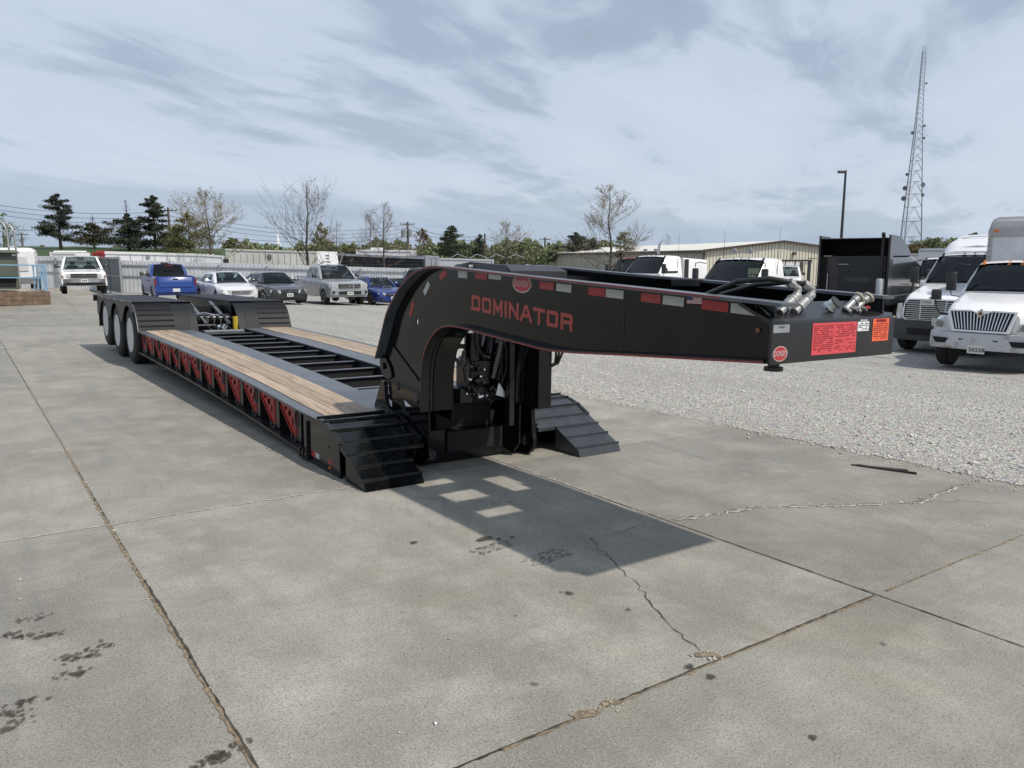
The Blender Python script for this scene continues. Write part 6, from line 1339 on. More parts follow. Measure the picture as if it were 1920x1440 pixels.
# open gate leaf, dark grey
g0, g1 = gp(188, 50), gp(226, 44.5); v = Vector((g1[0]-g0[0], g1[1]-g0[1], 0)); gt = empty('metal_gate', Matrix.Translation(g0) @ Matrix.Rotation(math.atan2(v.y, v.x), 4, 'Z'), label='dark grey metal gate leaf standing open at the gap in the fence', cat='gate')
GL = v.length; GH = top_h(188, 483, 50); dz = g1[2]-g0[2]
for k in range(6): s = MB(); x = GL*k/6; s.hexa([(x+.01,-.02,.1+dz*k/6),(x+GL/6-.01,-.02,.1+dz*k/6),(x+GL/6-.01,.0,.1+dz*k/6),(x+.01,.0,.1+dz*k/6),(x+.01,-.02,GH-.05),(x+GL/6-.01,-.02,GH-.05),(x+GL/6-.01,.0,GH-.05),(x+.01,.0,GH-.05)]); s.build('gate_panel', GATE, gt)
for x in (0, GL*.45, GL): s = MB(); s.bar((x,-.06,dz*x/GL),(x,-.06,GH),.09); s.build('gate_post', FENR, gt)
for z in (.15, GH*.5, GH): s = MB(); s.bar((0,-.06,z),(GL,-.06,z+(dz if z < 1 else 0)*.0),.07); s.build('gate_rail', FENR, gt)

# ------------------------------------------------------------------ yard behind the fence: trailers, boxes, container
def yardbox(name, label, cat, u0, v0, u1, v1, d0, d1, dep, mt, base=None, ribs=0, zmin=None):
    "box whose near long face spans two measured top corners at distances d0, d1"
    A_, B_ = at(u0, v0, d0), at(u1, v1, d1); v = B_-A_; L_ = math.hypot(v.x, v.y); g = min(gz(A_.x, A_.y), gz(B_.x, B_.y)) if zmin is None else zmin
    root = empty(name, Matrix.Translation((A_.x, A_.y, g)) @ Matrix.Rotation(math.atan2(v.y, v.x), 4, 'Z'), label=label, cat=cat)
    h0, h1 = A_.z-g, B_.z-g; fl = 1.1 if h0 > 2.2 else .3
    s = MB(); s.hexa([(0,0,fl),(L_,0,fl),(L_,dep,fl),(0,dep,fl),(0,0,h0),(L_,0,h1),(L_,dep,h1),(0,dep,h0)]); s.build('box', mt, root)
    if ribs:
        n = int(L_/ribs)
        for k in range(n): x = (k+.5)*L_/n; s = MB(); s.box(x-ribs*.18, x+ribs*.18, -.05, 0, fl+.1, min(h0, h1)-.12); s.build('rib', mt, root)
    s = MB(); s.hexa([(-.03,-.06,h0-.10),(L_+.03,-.06,h1-.10),(L_+.03,.05,h1-.10),(-.03,.05,h0-.10),(-.03,-.06,h0+.02),(L_+.03,-.06,h1+.02),(L_+.03,.05,h1+.02),(-.03,.05,h0+.02)]); s.build('top_rail', mt, root)
    for x in (.05, L_-.05): s = MB(); s.box(x-.07, x+.07, -.06, .06, fl, min(h0,h1)-.1); s.build('corner_post', mt, root)
    s = MB(); s.box(.3, L_-.3, .1, dep-.1, .02, fl); s.build('underframe', DARK, root)
    return root, L_, h0, h1
r_, L_, h0, h1 = yardbox('trailer', 'long white van trailer behind the fence above the blue pickup', 'trailer', 197, 473, 402, 478, 56, 58, 2.5, WPNT)
for k in range(9): s = MB(); s.box(L_*k/9-.02, L_*k/9+.02, -.02, .0, 1.1, min(h0,h1)); s.build('panel_joint', FENR, r_)
s = MB(); s.cyl((L_*.38,-.03,h0-.35),(L_*.38,.0,h0-.35),.16,n=10); s.build('vent_cap', FENR, r_)
s = MB(); s.tube([(0,0,h0+.02),(L_,0,h1+.02)], .05); s.build('roof_edge', mat('yellowed_edge', (.5,.5,.42), .5), r_)
r_, L_, h0, h1 = yardbox('trailer', 'short white trailer end with a black corner beside the container', 'trailer', 372, 477, 419, 480, 55, 55.5, 2.4, WPNT2)
s = MB(); s.box(L_-.02, L_+.3, -.1, 1, h1-.9, h1-.2); s.build('end_fitting', BLKP, r_)
r_, L_, h0, h1 = yardbox('shipping_container', 'ribbed off white shipping container marked with a black 0', 'container', 423, 467, 598, 472, 58, 60, 2.5, CONT, ribs=.42)
me = text_mesh('0', .62, BLKP, .01, .01); put('container_mark', me, (L_*.455,-.075,h0-.60), (1,0,0), (0,0,1), r_); s = MB(); s.box(L_*.42-.03, L_*.42, -.075, -.06, h0-.7, h0-.25); s.build('container_mark_line', BLKP, r_)
# slanted white panel leaning on the black louvred boxes
pp = [at(596, 505, 54.5), at(636, 505, 54.5), at(631, 472, 55), at(595, 471, 55)]
lp = empty('leaning_panel', Matrix.Translation(pp[0]), label='white panel with faint lettering leaning behind the fence by the black boxes', cat='panel')
q_ = [p-pp[0] for p in pp]; s = MB(); s.hexa([q_[0], q_[1], q_[1]+Vector((0,.15,0)), q_[0]+Vector((0,.15,0)), q_[3], q_[2], q_[2]+Vector((0,.15,0)), q_[3]+Vector((0,.15,0))]); s.build('sheet', WPNT, lp)
for k in range(4): p = q_[0]*.45+q_[1]*.55; t = (q_[3]*.5+q_[2]*.5); c = p+(t-p)*(.25+.17*k); s = MB(); s.box(c.x-.14, c.x+.10, c.y-.02, c.y-.01, c.z-.06, c.z+.06); s.build('lettering', FENR, lp)
s = MB(); s.bar(at(634,505,54)-pp[0], at(644,474,54.4)-pp[0], .06); s.build('prop_rod', ALU, lp)
r_, L_, h0, h1 = yardbox('louvred_trailer', 'long dark trailer with black louvred side panels behind the fence', 'trailer', 634, 477, 797, 484, 56, 55, 2.5, mat('louvre_black', (.018,.019,.02), .5))
n = 8
for k in range(n):
    for j in range(7): s = MB(); x0 = L_*(k+.05)/n; z = h1-.25-.2*j; s.bar((x0,-.03,z),(x0+L_*.9/n,-.03,z),.02,.05); s.build('louvre', FENR if 0 else mat('louvre_edge', (.05,.05,.055), .5), r_)
s = MB(); s.hexa([(-.1,-.12,h0-.08),(L_+.1,-.12,h1-.08),(L_+.1,.1,h1-.08),(-.1,.1,h0-.08),(-.1,-.12,h0+.08),(L_+.1,-.12,h1+.08),(L_+.1,.1,h1+.08),(-.1,.1,h0+.08)]); s.build('grey_top_beam', ALU, r_)
r_, L_, h0, h1 = yardbox('camper', 'white camper roof seen over the black louvred trailer', 'camper', 668, 468.5, 774, 469.5, 62, 62, 2.4, WPNT)
s = MB(); s.bbox(1, 2, .5, 1.2, h0, h0+.18, .05); s.build('roof_unit', WPNT2, r_)
r_, L_, h0, h1 = yardbox('trailer', 'silver ribbed trailer end right of the black louvred trailer', 'trailer', 797, 479, 822, 481, 54.8, 55.5, 2.4, ALU, ribs=.3)
r_, L_, h0, h1 = yardbox('trailer', 'white and silver trailer side partly hidden by the gooseneck top', 'trailer', 822, 484, 925, 487, 58, 60, 2.5, mat('silver_side', (.42,.45,.48), .4, metal=.2), ribs=0)
s = MB()
for k in range(4): s.bar((1+k*1.6,.2,h0),(1.6+k*1.6,.2,h0+.3),.04); s.bar((1.6+k*1.6,.2,h0+.3),(2.4+k*1.6,.2,h0+.05),.04)
s.build('tarp_bows', ALU, r_)
for (u0,v0,u1,v1,d,mt,lab) in [(94,473,143,473.5,62,WPNT,'white van roof showing above the fence behind the white pickup'),(174,473.5,197,473.5,60,REDP,'dark red truck roof showing above the fence beside the gate')]:
    r_, L_, h0, h1 = yardbox('parked_van', lab, 'van', u0, v0, u1, v1, d, d, 2.0, mt)
    s = MB(); s.loft([rring(0+x, 1, h0-.2, h0+.06, .1) for x in (.1, .3)]) if False else s.bbox(.15, L_-.15, .1, 1.9, h0+.02, h0+.12, .06); s.build('roof', mt, r_)

# ------------------------------------------------------------------ transformer, plinth, railings and white truck at the left edge
pl0 = Vector(gp(88, 32.0)); 
lp_ = Mi @ pl0
PLM = M @ Matrix.Translation((lp_.x, lp_.y, lp_.z))
pl = empty('timber_plinth', PLM, label='raised plinth with timber retaining wall at the left edge', cat='retaining wall')
PLH = .55
for k in range(3):
    for j in range(4): s = MB(); s.box(-2.2*(j+1)+.01, -2.2*j-.01, 0, .2, .0+k*PLH/3+.004, (k+1)*PLH/3-.004); s.build('timber', TIMB, pl)
    for j in range(3): s = MB(); s.box(-.2, 0, .21+2.2*j, .21+2.2*(j+1)-.01, k*PLH/3+.004, (k+1)*PLH/3-.004); s.build('timber', TIMB, pl)
s = MB(); s.box(-9, -.2, .2, 6.8, .1, PLH-.03); s.build('plinth_fill', mat('plinth_concrete', (.32,.29,.24), .9, var=.2, scale=2), pl)
tm = M @ Matrix.Translation((lp_.x-.9, lp_.y+1.3, lp_.z+PLH))
tr = empty('transformer', tm, label='drab green electrical cabinet standing on the plinth at left edge', cat='transformer')
s = MB(); s.bbox(-5.0, -.1, 0, 1.5, .05, 1.55, .03); s.build('cabinet', TRFG, tr, 30); s = MB(); s.hexa([(-5.05,-.25,1.55),(-.0,-.25,1.55),(-.0,1.6,1.55),(-5.05,1.6,1.55),(-5.05,-.1,1.66),(-.1,-.1,1.66),(-.1,1.5,1.66),(-5.05,1.5,1.66)]); s.build('cabinet_roof', TRFG, tr)
for x0, x1 in ((-1.75,-.95),(-.85,-.15)): s = MB(); s.box(x0, x1, -.05, 0, .15 if x0 < -1 else .55, 1.4); s.build('cabinet_door', TRFG, tr)
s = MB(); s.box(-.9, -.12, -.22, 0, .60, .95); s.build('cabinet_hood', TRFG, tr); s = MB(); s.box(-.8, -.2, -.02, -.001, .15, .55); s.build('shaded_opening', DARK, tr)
for k in range(7): s = MB(); s.box(-2.6+k*.12, -2.57+k*.12, -.30, 0, .15, 1.3); s.build('cooling_fin', TRFG, tr)
for z in (1.28,1.42): s = MB(); s.box(-.28, -.14, -.012, 0, z, z+.08); s.build('white_label', WSTK, tr)
rl = empty('blue_railing', PLM @ Matrix.Translation((0, 0, PLH*.0)), label='pale blue pipe railing around the plinth corner at left', cat='railing')
for x, y in [(-.1,.12),(-.12,1.0),(-.15,1.9),(-.2,2.8),(-.3,3.6),(-2.4,.12),(-4.8,.12)]: s = MB(); s.bar((x,y,PLH-.3),(x,y,PLH+1.05),.055); s.build('post', RAILB, rl)
for z in (.55, 1.05): s = MB(); s.bar((-7,.12,PLH+z),(-.1,.12,PLH+z),.05); s.build('rail', RAILB, rl); s = MB(); s.bar((-.1,.12,PLH+z),(-.3,3.6,PLH+z),.05); s.build('rail', RAILB, rl)
# white service truck behind the transformer, seen from behind
wt = empty('service_truck', place(20, 39.5, 118), label='white service body truck parked behind the green electrical cabinet', cat='truck')
s = MB(); s.loft([rring(-1.2, 1.1, .9, 2.15, .1), rring(1.2, 1.1, .9, 2.15, .1)]); s.build('service_body', WPNT, wt, 40)
s = MB(); s.loft([rring(1.2, 1.0, .8, 2.35, .25), rring(2.9, 1.0, .8, 2.35, .25), rring(3.1, 1.0, .8, 1.6, .2), rring(4.6, .95, .8, 1.4, .2)]); s.build('cab', WPNT, wt, 40)
patch('rear_window', (1.19,-.75,1.7), (1.19,.75,1.7), (1.19,.7,2.15), (1.19,-.7,2.15), 0, wt, PANE, off=-.03); 
for y in (-.8, .2): s = MB(); s.box(-1.24, -1.2, y, y+.75, 1.2, 1.9); s.build('body_door', WPNT2, wt)
s = MB(); s.box(-1.25, -.9, -1.05, 1.05, .55, .9); s.build('rear_bumper', CHMBR, wt); s = MB(); s.bbox(1.7,2.0,-.2,.2,2.35,2.45,.04); s.build('beacon', ZINC, wt)
for x in (-.2, 3.6):
    for sg in (1,-1): truckwheel(wt, x, sg*1.05, sg, r=.42)
# leaning galvanised frame (pipe arch) at the left edge
pa_ = empty('pipe_arch', Matrix.Translation(gp(16, 38)), label='bent galvanised pipe arch rising behind the green cabinet', cat='pipe frame')
for k in range(2): s = MB(); dx = .30*k; s.tube([(.1+dx*.5,dx,0),(.05+dx*.5,dx,3.1-.1*k),(-.1+dx*.5,dx,3.4-.1*k),(-.5+dx*.5,dx,3.55-.1*k),(-2.2,dx,3.6-.1*k)], .045, 8); s.build('pipe', ZINC, pa_, 50)

# ------------------------------------------------------------------ tan metal building on the right
def bldg():
    A_ = at(1320, 470, 78); E_ = at(1600, 474.6, 84); ap = at(1463, 455, 81); Fd = at(1030, 478.5, 128)
    v = E_-A_; v.z = 0; W_ = v.length; ang = math.atan2(v.y, v.x); g = -1.1; he = A_.z-g; hr = ap.z-g+.1
    back = Fd-A_; back.z = 0; Ld = back.length
    root = empty('metal_building', Matrix.Translation((A_.x, A_.y, g)) @ Matrix.Rotation(ang, 4, 'Z'), label='long tan metal building with low white gable roof', cat='building')
    loc_b = (Matrix.Rotation(-ang, 3, 'Z') @ back); bx, by = loc_b.x, loc_b.y
    n = int(W_/.38)
    roofz = lambda x: he+(hr-he)*(1-abs(2*x/W_-1))
    s = MB(); vs = []; fs = []
    for k in range(n):
        x0 = k*W_/n; x1 = x0+W_/n*.82; x2 = x0+W_/n
        if x0 > W_*.50-1.4 and x2 < W_*.50+2.6:
            zb0 = 2.25
        else: zb0 = 0
        for (a, b, y) in ((x0, x1, 0), (x1, x2, -.05)): o = len(vs); vs += [(a,y,zb0),(b,y,zb0),(b,y,roofz(b)-.02),(a,y,roofz(a)-.02)]; fs.append((o,o+1,o+2,o+3))
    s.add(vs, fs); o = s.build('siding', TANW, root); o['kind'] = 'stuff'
    s = MB(); nn = int(Ld/.5); vs = []; fs = []
    for k in range(nn):
        for (a, b, y) in ((k/nn, (k+.8)/nn, 0), ((k+.8)/nn, (k+1)/nn, -.05)): o = len(vs); vs += [(bx*a+y,by*a,0),(bx*b+y,by*b,0),(bx*b+y,by*b,he-.03),(bx*a+y,by*a,he-.03)]; fs.append((o,o+1,o+2,o+3))
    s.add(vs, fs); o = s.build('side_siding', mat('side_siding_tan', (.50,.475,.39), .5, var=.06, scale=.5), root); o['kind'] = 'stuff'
    s = MB(); t = .12
    for x0, x1 in ((-.35, W_/2), (W_/2, W_+.35)):
        z0, z1 = roofz(max(0,x0))-(.35*(hr-he)*2/W_ if x0 < 0 else 0), roofz(min(W_,x1))-(.35*(hr-he)*2/W_ if x1 > W_ else 0)
        s = MB(); s.hexa([(x0,-.3,z0),(x1,-.3,z1),(x1+bx,by,z1),(x0+bx,by,z0),(x0,-.3,z0+t),(x1,-.3,z1+t),(x1+bx,by,z1+t),(x0+bx,by,z0+t)]); s.build('roof', ROOFW, root)
        s = MB(); s.hexa([(x0,-.36,z0-.12),(x1,-.36,z1-.12),(x1,-.30,z1-.12),(x0,-.30,z0-.12),(x0,-.36,z0+t+.02),(x1,-.36,z1+t+.02),(x1,-.30,z1+t+.02),(x0,-.30,z0+t+.02)]); s.build('gable_trim', BRNT, root)
    s = MB(); s.hexa([(-.42,-.3,he-.22),(-.36,-.3,he-.22),(-.36+bx,by,he-.22),(-.42+bx,by,he-.22),(-.42,-.3,he+.02),(-.36,-.3,he+.02),(-.36+bx,by,he+.02),(-.42+bx,by,he+.02)]); s.build('eave_gutter', BRNT, root)
    s = MB(); s.box(-.12,.10,-.10,.0,0,he-.1); s.build('downpipe', BRNT, root)
    s = MB(); s.box(W_*.5-1.35, W_*.5+2.4, -.02, .05, 0, 2.3); s.build('roller_door', WPNT2, root); s = MB(); s.box(W_*.5+2.4, W_*.5+2.75, -.12, .0, 0, 2.4); s.build('door_jamb', BRNT, root)
    for k in range(6): s = MB(); s.box(W_*.5-1.35, W_*.5+2.4, -.035, -.02, .3+k*.35, .32+k*.35); s.build('door_seam', FENR, root)
    s = MB(); s.bbox(W_*.5+1.3, W_*.5+1.65, -.3, -.05, 3.1, 3.4, .03); s.build('wall_light', BRNT, root)
    s = MB(); s.bar((W_*.5+3.2,-.3,2.75),(W_*.5+4.2,-.3,2.75),.08); s.build('awning_rail', BRNT, root); s = MB(); s.box(W_*.5+5.6, W_*.5+5.9, -.12, -.05, 1.2, 2.4); s.build('wall_sign', DARK, root)
    s = MB(); s.hexa([(.05,.05,0),(W_-.05,.05,0),(W_-.05+bx,by,0),(.05+bx,by,0),(.05,.05,he-.1),(W_-.05,.05,he-.1),(W_-.05+bx,by,he-.1),(.05+bx,by,he-.1)]); s.build('core_wall', DARK, root)
    return root
bldg()

# ------------------------------------------------------------------ poles, wires, lattice tower, street lamp
def pole(u, vt, d, label, arm=True, r=.15, wires=()):
    t_ = at(u, vt, d); g = gz(t_.x, t_.y); H = t_.z-g; r_ = empty('utility_pole', Matrix.Translation((t_.x, t_.y, g)), label=label, cat='utility pole', group=None)
    s = MB(); s.cyl((0,0,0),(0,0,H),r*1.2,r*.8,8); s.build('shaft', POLE, r_, 50)
    if arm: s = MB(); s.bar((-1.1,0,H-.35),(1.1,0,H-.35),.12); s.build('crossarm', POLE, r_); s = MB(); [s.cyl((x,0,H-.3),(x,0,H-.05),.06) for x in (-1,-.4,.4,1)]; s.build('insulators', FENR, r_)
    return t_
pA = pole(315, 389, 95, 'tall wooden utility pole between the dark evergreens and the budding tree', True, .17)
s_ = bpy.data.objects[-1] if False else None
pB = pole(764, 416, 120, 'wooden utility pole with transformers left of the brown budding trees', True, .2)
o = empty('pole_transformer', Matrix.Translation(at(763, 437, 119.7)), label='grey transformer cans hanging on the pole left of the brown trees', cat='transformer'); s = MB(); [s.cyl((x,0,-.6),(x,0,.5),.35,n=10) for x in (-.55,.5)]; s.build('cans', FENR, o, 40)
pC = pole(909, 438, 130, 'thin utility pole beside the small conifer in the middle distance', False, .17)
pD = pole(1022, 445, 150, 'small far utility pole with crossarm left of the tan building', True, .2)
pE = pole(40, 436, 130, 'short far utility pole above the grass bank at far left', True, .16)
def wire(P0, P1, sag, r=.022, label=None):
    P0, P1 = Vector(P0), Vector(P1); pts = [P0+(P1-P0)*t-Vector((0,0,sag*4*t*(1-t))) for t in np.linspace(0, 1, 14)]
    s = MB(); s.tube([p-P0 for p in pts], r, 4); o = s.build('power_line', WIRE); o.location = P0; props(o, label=label, cat='power line', group='thin power lines across the sky')
ORD = ['upper', 'middle', 'lower']
for k in range(3): wire(at(-60, 375+k*9, 88), pA+Vector((0,0,-.4-.55*k)), .8, .022, ORD[k]+' power line above the dark pines, running left from the wooden pole')
for k in range(3): wire(pA+Vector((0,0,-.4-.55*k)), pB+Vector((0,0,-.4-.5*k)), 1.6, .022, ORD[k]+' power line spanning above the container and the wide bare tree')
wire(at(-60, 421, 90), at(315, 430, 95), .6, .025, 'lowest single wire crossing behind the trunks of the dark pines'); wire(at(315,430,95), pB+Vector((0,0,-2.2)), 1.2, .025, 'lowest single wire sagging above the shipping container')
for k in range(2):
    wire(pB+Vector((0,0,-.4-.6*k)), pC+Vector((0,0,-.3-.5*k)), .9, .03, ORD[k*2]+' wire between the transformer pole and the thin pole above the dark conifer'); wire(pC+Vector((0,0,-.3-.5*k)), pD+Vector((0,0,-.4-.4*k)), .9, .03, ORD[k*2]+' wire between the thin pole and the small far pole'); wire(pD+Vector((0,0,-.4-.4*k)), at(1500, 470+k*4, 190), 1.2, .03, ORD[k*2]+' wire running right from the far pole towards the tan building')
# street lamp
t_ = at(1586, 318, 58); g = gz(t_.x, t_.y); H = t_.z-g; sl = empty('street_lamp', Matrix.Translation((t_.x, t_.y, g)), label='slender dark street lamp rising behind the black tractor', cat='street lamp')
s = MB(); s.cyl((0,0,0),(0,0,H-.05),.13,.075,10); s.build('lamp_post', STEELD, sl, 50); s = MB(); s.bbox(-.55,-.05,-.18,.18,H-.25,H-.08,.04); s.bar((-.1,0,H-.12),(.02,0,H-.12),.07); s.build('lamp_head', STEELD, sl)
# lattice tower
tw_d = 240; tb = at(1700.5, 492, tw_d); tt = at(1730, 95, tw_d); gz_ = -1.5; H = tt.z-gz_
tw = empty('lattice_tower', Matrix.Translation((tb.x, tb.y, gz_)), label='tall slender lattice communications tower on the right horizon', cat='tower')
WDT = [(0,6.3),(10,5.9),(23,4.5),(36,2.9),(45,2.0),(52,1.5),(H,1.05)]
def leg(z, k): w = interp(z, WDT)/math.sqrt(3)*1.0; a = R(90+120*k+15); return Vector((w*math.cos(a), w*math.sin(a), z))
zs = [0]; 
while zs[-1] < H-1: zs.append(zs[-1]+max(1.1, interp(zs[-1], WDT)*.78))
zs[-1] = H
for k in range(3): s = MB(); s.tube([leg(z, k) for z in zs], [max(.05, .19-.13*z/H) for z in zs], 6); s.build('tower_leg', TOWR, tw)
for k in range(3):
    s = MB(); k2 = (k+1) % 3
    for i in range(len(zs)-1):
        a0, b0, a1, b1 = leg(zs[i],k), leg(zs[i],k2), leg(zs[i+1],k), leg(zs[i+1],k2); th = max(.045, .10-.06*zs[i]/H)
        if zs[i] < 30: m_ = (a1+b1)/2; s.bar(a0, m_, th); s.bar(b0, m_, th); s.bar(a1, b1, th)
        else: s.bar(a0, b1, th); s.bar(b0, a1, th)
    o = s.build('lattice_bracing', TOWR, tw); o['kind'] = 'stuff'
for z, sg, r_ in [(21,-1,.75),(24,-1,.7),(25,1,.8),(28,-1,.45),(40,-1,.5),(38.5,1,.4),(42,1,.4),(22,1,.6),(54,1,.3)]:
    w = interp(z, WDT)/2; s = MB(); s.lathe((sg*(w+.4),-.3,z),(sg*.3,-1,0),[(0,r_*.3),(.15,r_*.8),(.35,r_),(.5,r_*.9)],10); s.bar((sg*w*.6,0,z),(sg*(w+.4),-.3,z),.08); s.build('dish_antenna', mat('dish_grey', (.10,.11,.12), .5), tw)
s = MB()
for k in range(5): s.bar((-.5+.3*k,0,H-.3),(-.5+.3*k,0,H+1.4),.05)
s.build('top_antennas', TOWR, tw)

# ------------------------------------------------------------------ trees
def tri_cloud(name, C_, sz, mt, parent, jit=1.0, flat=False, k3=1):
    n = len(C_); a = rng.normal(size=(n, 3, 3)); a /= np.linalg.norm(a, axis=2, keepdims=True); V = C_[:, None, :]+a*sz[:, None, None]*rng.uniform(.6, 1.2, (n, 3, 1))
    V = V.reshape(-1, 3); me = bpy.data.meshes.new(name); me.vertices.add(len(V)); me.vertices.foreach_set('co', V.ravel()); me.loops.add(len(V)); me.loops.foreach_set('vertex_index', np.arange(len(V)))
    me.polygons.add(n); me.polygons.foreach_set('loop_start', np.arange(n)*3); me.polygons.foreach_set('loop_total', np.full(n, 3)); me.update(calc_edges=True); me.materials.append(mt)
    return obj(name, me, parent)
def decid(label, u, vt, d, mt, spread=.42, leaf=2200, lsz=.05, name='budding_tree', bark=BARK, base=None, group=None, seed=0, up=.5, depth=5, tw=1.0, lean=0.0, h0=.16, vb=None):
    st = random.getstate(); random.seed(seed)
    t_ = at(u, vt, d); g = gz(t_.x, t_.y) if vb is None else at(u, vb, d).z; H = t_.z-g
    root = empty(name, Matrix.Translation((t_.x, t_.y, g)), label=label, cat='tree', group=group)
    s = MB(); tips = []
    def grow(p, dirv, ln, r, dep):
        n = 4; pts = [p]; dv = dirv.copy(); q = p.copy(); rs = [r]
        for i in range(n):
            dv = (dv+Vector((random.gauss(0,.10),random.gauss(0,.10),random.gauss(0,.05)+.03*up))).normalized(); q = q+dv*ln/n; pts.append(q.copy()); rs.append(r*(1-.42*(i+1)/n)); 
            if dep <= 2: tips.append((q.copy(), dep))
        s.tube(pts, rs, 6 if dep > 3 else 4)
        if dep == 0: return
        nb = random.choice((2, 3, 3)) if dep < depth-1 else 3
        for k in range(nb):
            i = random.randint(2, n) if k else n; a = random.uniform(0, 6.28); sp = random.uniform(.35, .8)*(.55 if k == 0 else 1.15)
            side = Vector((math.cos(a), math.sin(a), 0)); nd = (dv*math.cos(sp)+side*math.sin(sp)+Vector((0,0,up*.25))).normalized()
            grow(pts[i], nd, ln*random.uniform(.60, .80), max(rs[i]*.66, .006*tw), dep-1)
    # central leader with side limbs
    rt_ = .016*H*tw; z = 0; q = Vector((0,0,0)); lead = [q.copy()]; nseg = 12
    for i in range(nseg): q = q+Vector((random.gauss(0,.006*H)+lean*H/nseg, random.gauss(0,.006*H), H*.97/nseg)); lead.append(q.copy())
    s.tube(lead, [rt_*(1-.90*i/nseg)+.006 for i in range(nseg+1)], 8)
    for i in range(2, nseg+1):
        f = i/nseg
        if f < h0+.05: continue
        for k in range(3 if f < .8 else 2):
            a = random.uniform(0, 6.28); el_ = random.uniform(.25, .75)+.35*f; ln = H*spread*(1.05-f)**.75*random.uniform(.55, 1.0)
            dv = Vector((math.cos(a)*math.cos(el_), math.sin(a)*math.cos(el_), math.sin(el_))); grow(lead[i]*(.7)+lead[i-1]*.3, dv, ln*.55, max(.0045*H*(1-f)*tw+.006, .009*tw), 3 if ln > .12*H else 2)
    tr_ = s.build('trunk', bark, root)
    if leaf:
        P = np.array([tuple(t[0]) for t in tips]); idx = rng.integers(0, len(P), leaf); C_ = P[idx]+rng.normal(0, .035*H*.3, (leaf, 3)); tri_cloud('crown', C_, rng.uniform(.5, 1.3, leaf)*lsz, mt, root)
    random.setstate(st); return root, H
def conifer(label, u, vt, vb, d, wid, mt=PINE, n=5200, name='evergreen_tree', seed=1, dead=False, ragged=.35, trunk_show=.14, sh=1.0, sz=.16, lobes=None, group=None):
    r2 = np.random.default_rng(seed); t_ = at(u, vt, d); b_ = at(u, vb, d); g = b_.z; H = t_.z-g
    root = empty(name, Matrix.Translation((t_.x, t_.y, g)), label=label, cat='tree', group=group)
    s = MB(); s.tube([(0,0,-.5),(0,0,H*.5),(0,0,H*.97)], [.03*H+.02,.018*H,.01]); C_ = []
    top = H*(.72 if dead else 1.0)
    nb = int(46*sh)
    for k in range(nb):
        f = (k+r2.uniform())/nb; z = H*trunk_show+(top-H*trunk_show)*f; ang = r2.uniform(0, 6.28)
        env = lobes(f) if lobes else (1-f)**.75*(.55+.45*min(1, f*6))
        L_ = wid*(env)*r2.uniform(1-ragged, 1.05)+.12
        rise = r2.uniform(-.05, .28); e_ = np.array([math.cos(ang)*L_, math.sin(ang)*L_, z+rise*L_]); s.tube([(0,0,z-.1),tuple(e_*np.array([.5,.5,0])+np.array([0,0,z+rise*L_*.35])),tuple(e_)], [.03,.02,.008], 4)
        m_ = int(n/nb*(.25+1.3*env)); t = r2.uniform(.12, 1.06, m_)**.75; c = np.outer(t, e_-np.array([0,0,z]))+np.array([0,0,z]); spread_ = (.10+.13*L_)*(1.15-t*.55)
        C_.append(c+r2.normal(0, 1, (m_, 3))*spread_[:, None]*np.array([1, 1, .42]))
    if dead:
        for k in range(26): f = r2.uniform(.72, .97); a = r2.uniform(0, 6.28); l = H*.10*(1.05-f)*3; s.tube([(0,0,H*f),(math.cos(a)*l,math.sin(a)*l,H*f+l*.5)], [.02,.006], 4)
    s.build('trunk', BARK, root); C_ = np.concatenate(C_); tri_cloud('crown', C_, r2.uniform(.5, 1.2, len(C_))*sz, mt, root); return root
conifer('largest dark pine at far left with a broad flat sided crown', 105, 364, 476, 92, 3.7, seed=3, n=15000, lobes=lambda f: (.75+.25*math.sin(f*9))*(1.0-f**2.2)*(.6+.6*f if f<.5 else .9), trunk_show=.22, sz=.15)
conifer('low spreading brownish pine with a dead spire on top', 172, 399, 474, 94, 3.3, PINE2, seed=5, n=7500, dead=True, lobes=lambda f: (1-f)**.45*(.8+.2*math.sin(f*13)), trunk_show=.20, sz=.15)
conifer('dark pine with a bare dead spire left of the tall evergreen', 235, 371, 478, 90, 3.4, PINE, seed=8, n=13000, dead=True, lobes=lambda f: (1-f**1.8)*(.75+.25*math.sin(f*11+1)), trunk_show=.12, sz=.15)
conifer('tall dense dark evergreen left of the wooden utility pole', 285, 368, 478, 90, 3.1, PINE, seed=9, n=15000, lobes=lambda f: (1-f)**.62*(.85+.15*math.sin(f*17)), trunk_show=.14, sz=.15)
conifer('yellow green conifer behind the large budding tree at left', 352, 400, 492, 80, 3.2, YGRN, seed=12, n=9000, lobes=lambda f: (1-f)**.5, trunk_show=.05, sz=.14)
conifer('brown green bush tree below the utility pole', 330, 425, 492, 86, 1.6, PINE2, seed=14, n=3000, lobes=lambda f: (1-f)**.4, trunk_show=.02, sz=.15)
conifer('dark triangular conifer right of the brown budding trees', 847, 424, 482, 110, 2.9, PINE, seed=15, n=8000, trunk_show=.02, sz=.17, ragged=.2)
conifer('small green conifer beside the thin utility pole', 900, 440, 484, 120, 1.5, PINE, seed=16, n=2500, trunk_show=.02, sz=.17)
conifer('dark egg shaped conifer left of the tan building tree', 1080, 437, 476, 120, 2.2, PINE, seed=17, n=5000, trunk_show=.02, sz=.16, lobes=lambda f: math.sin(min(1,f*.9+.15)*3.1)*.9+.08, ragged=.15)
conifer('short dark conifer just left of the budding tree by the building', 1113, 446, 476, 120, 1.4, PINE, seed=18, n=2500, trunk_show=.02, sz=.16)
conifer('yellow green shrub tree behind the budding tree at the building', 1172, 436, 486, 98, 1.6, YGRN, seed=19, n=2500, trunk_show=.02, sz=.14, lobes=lambda f: (1-f)**.4)
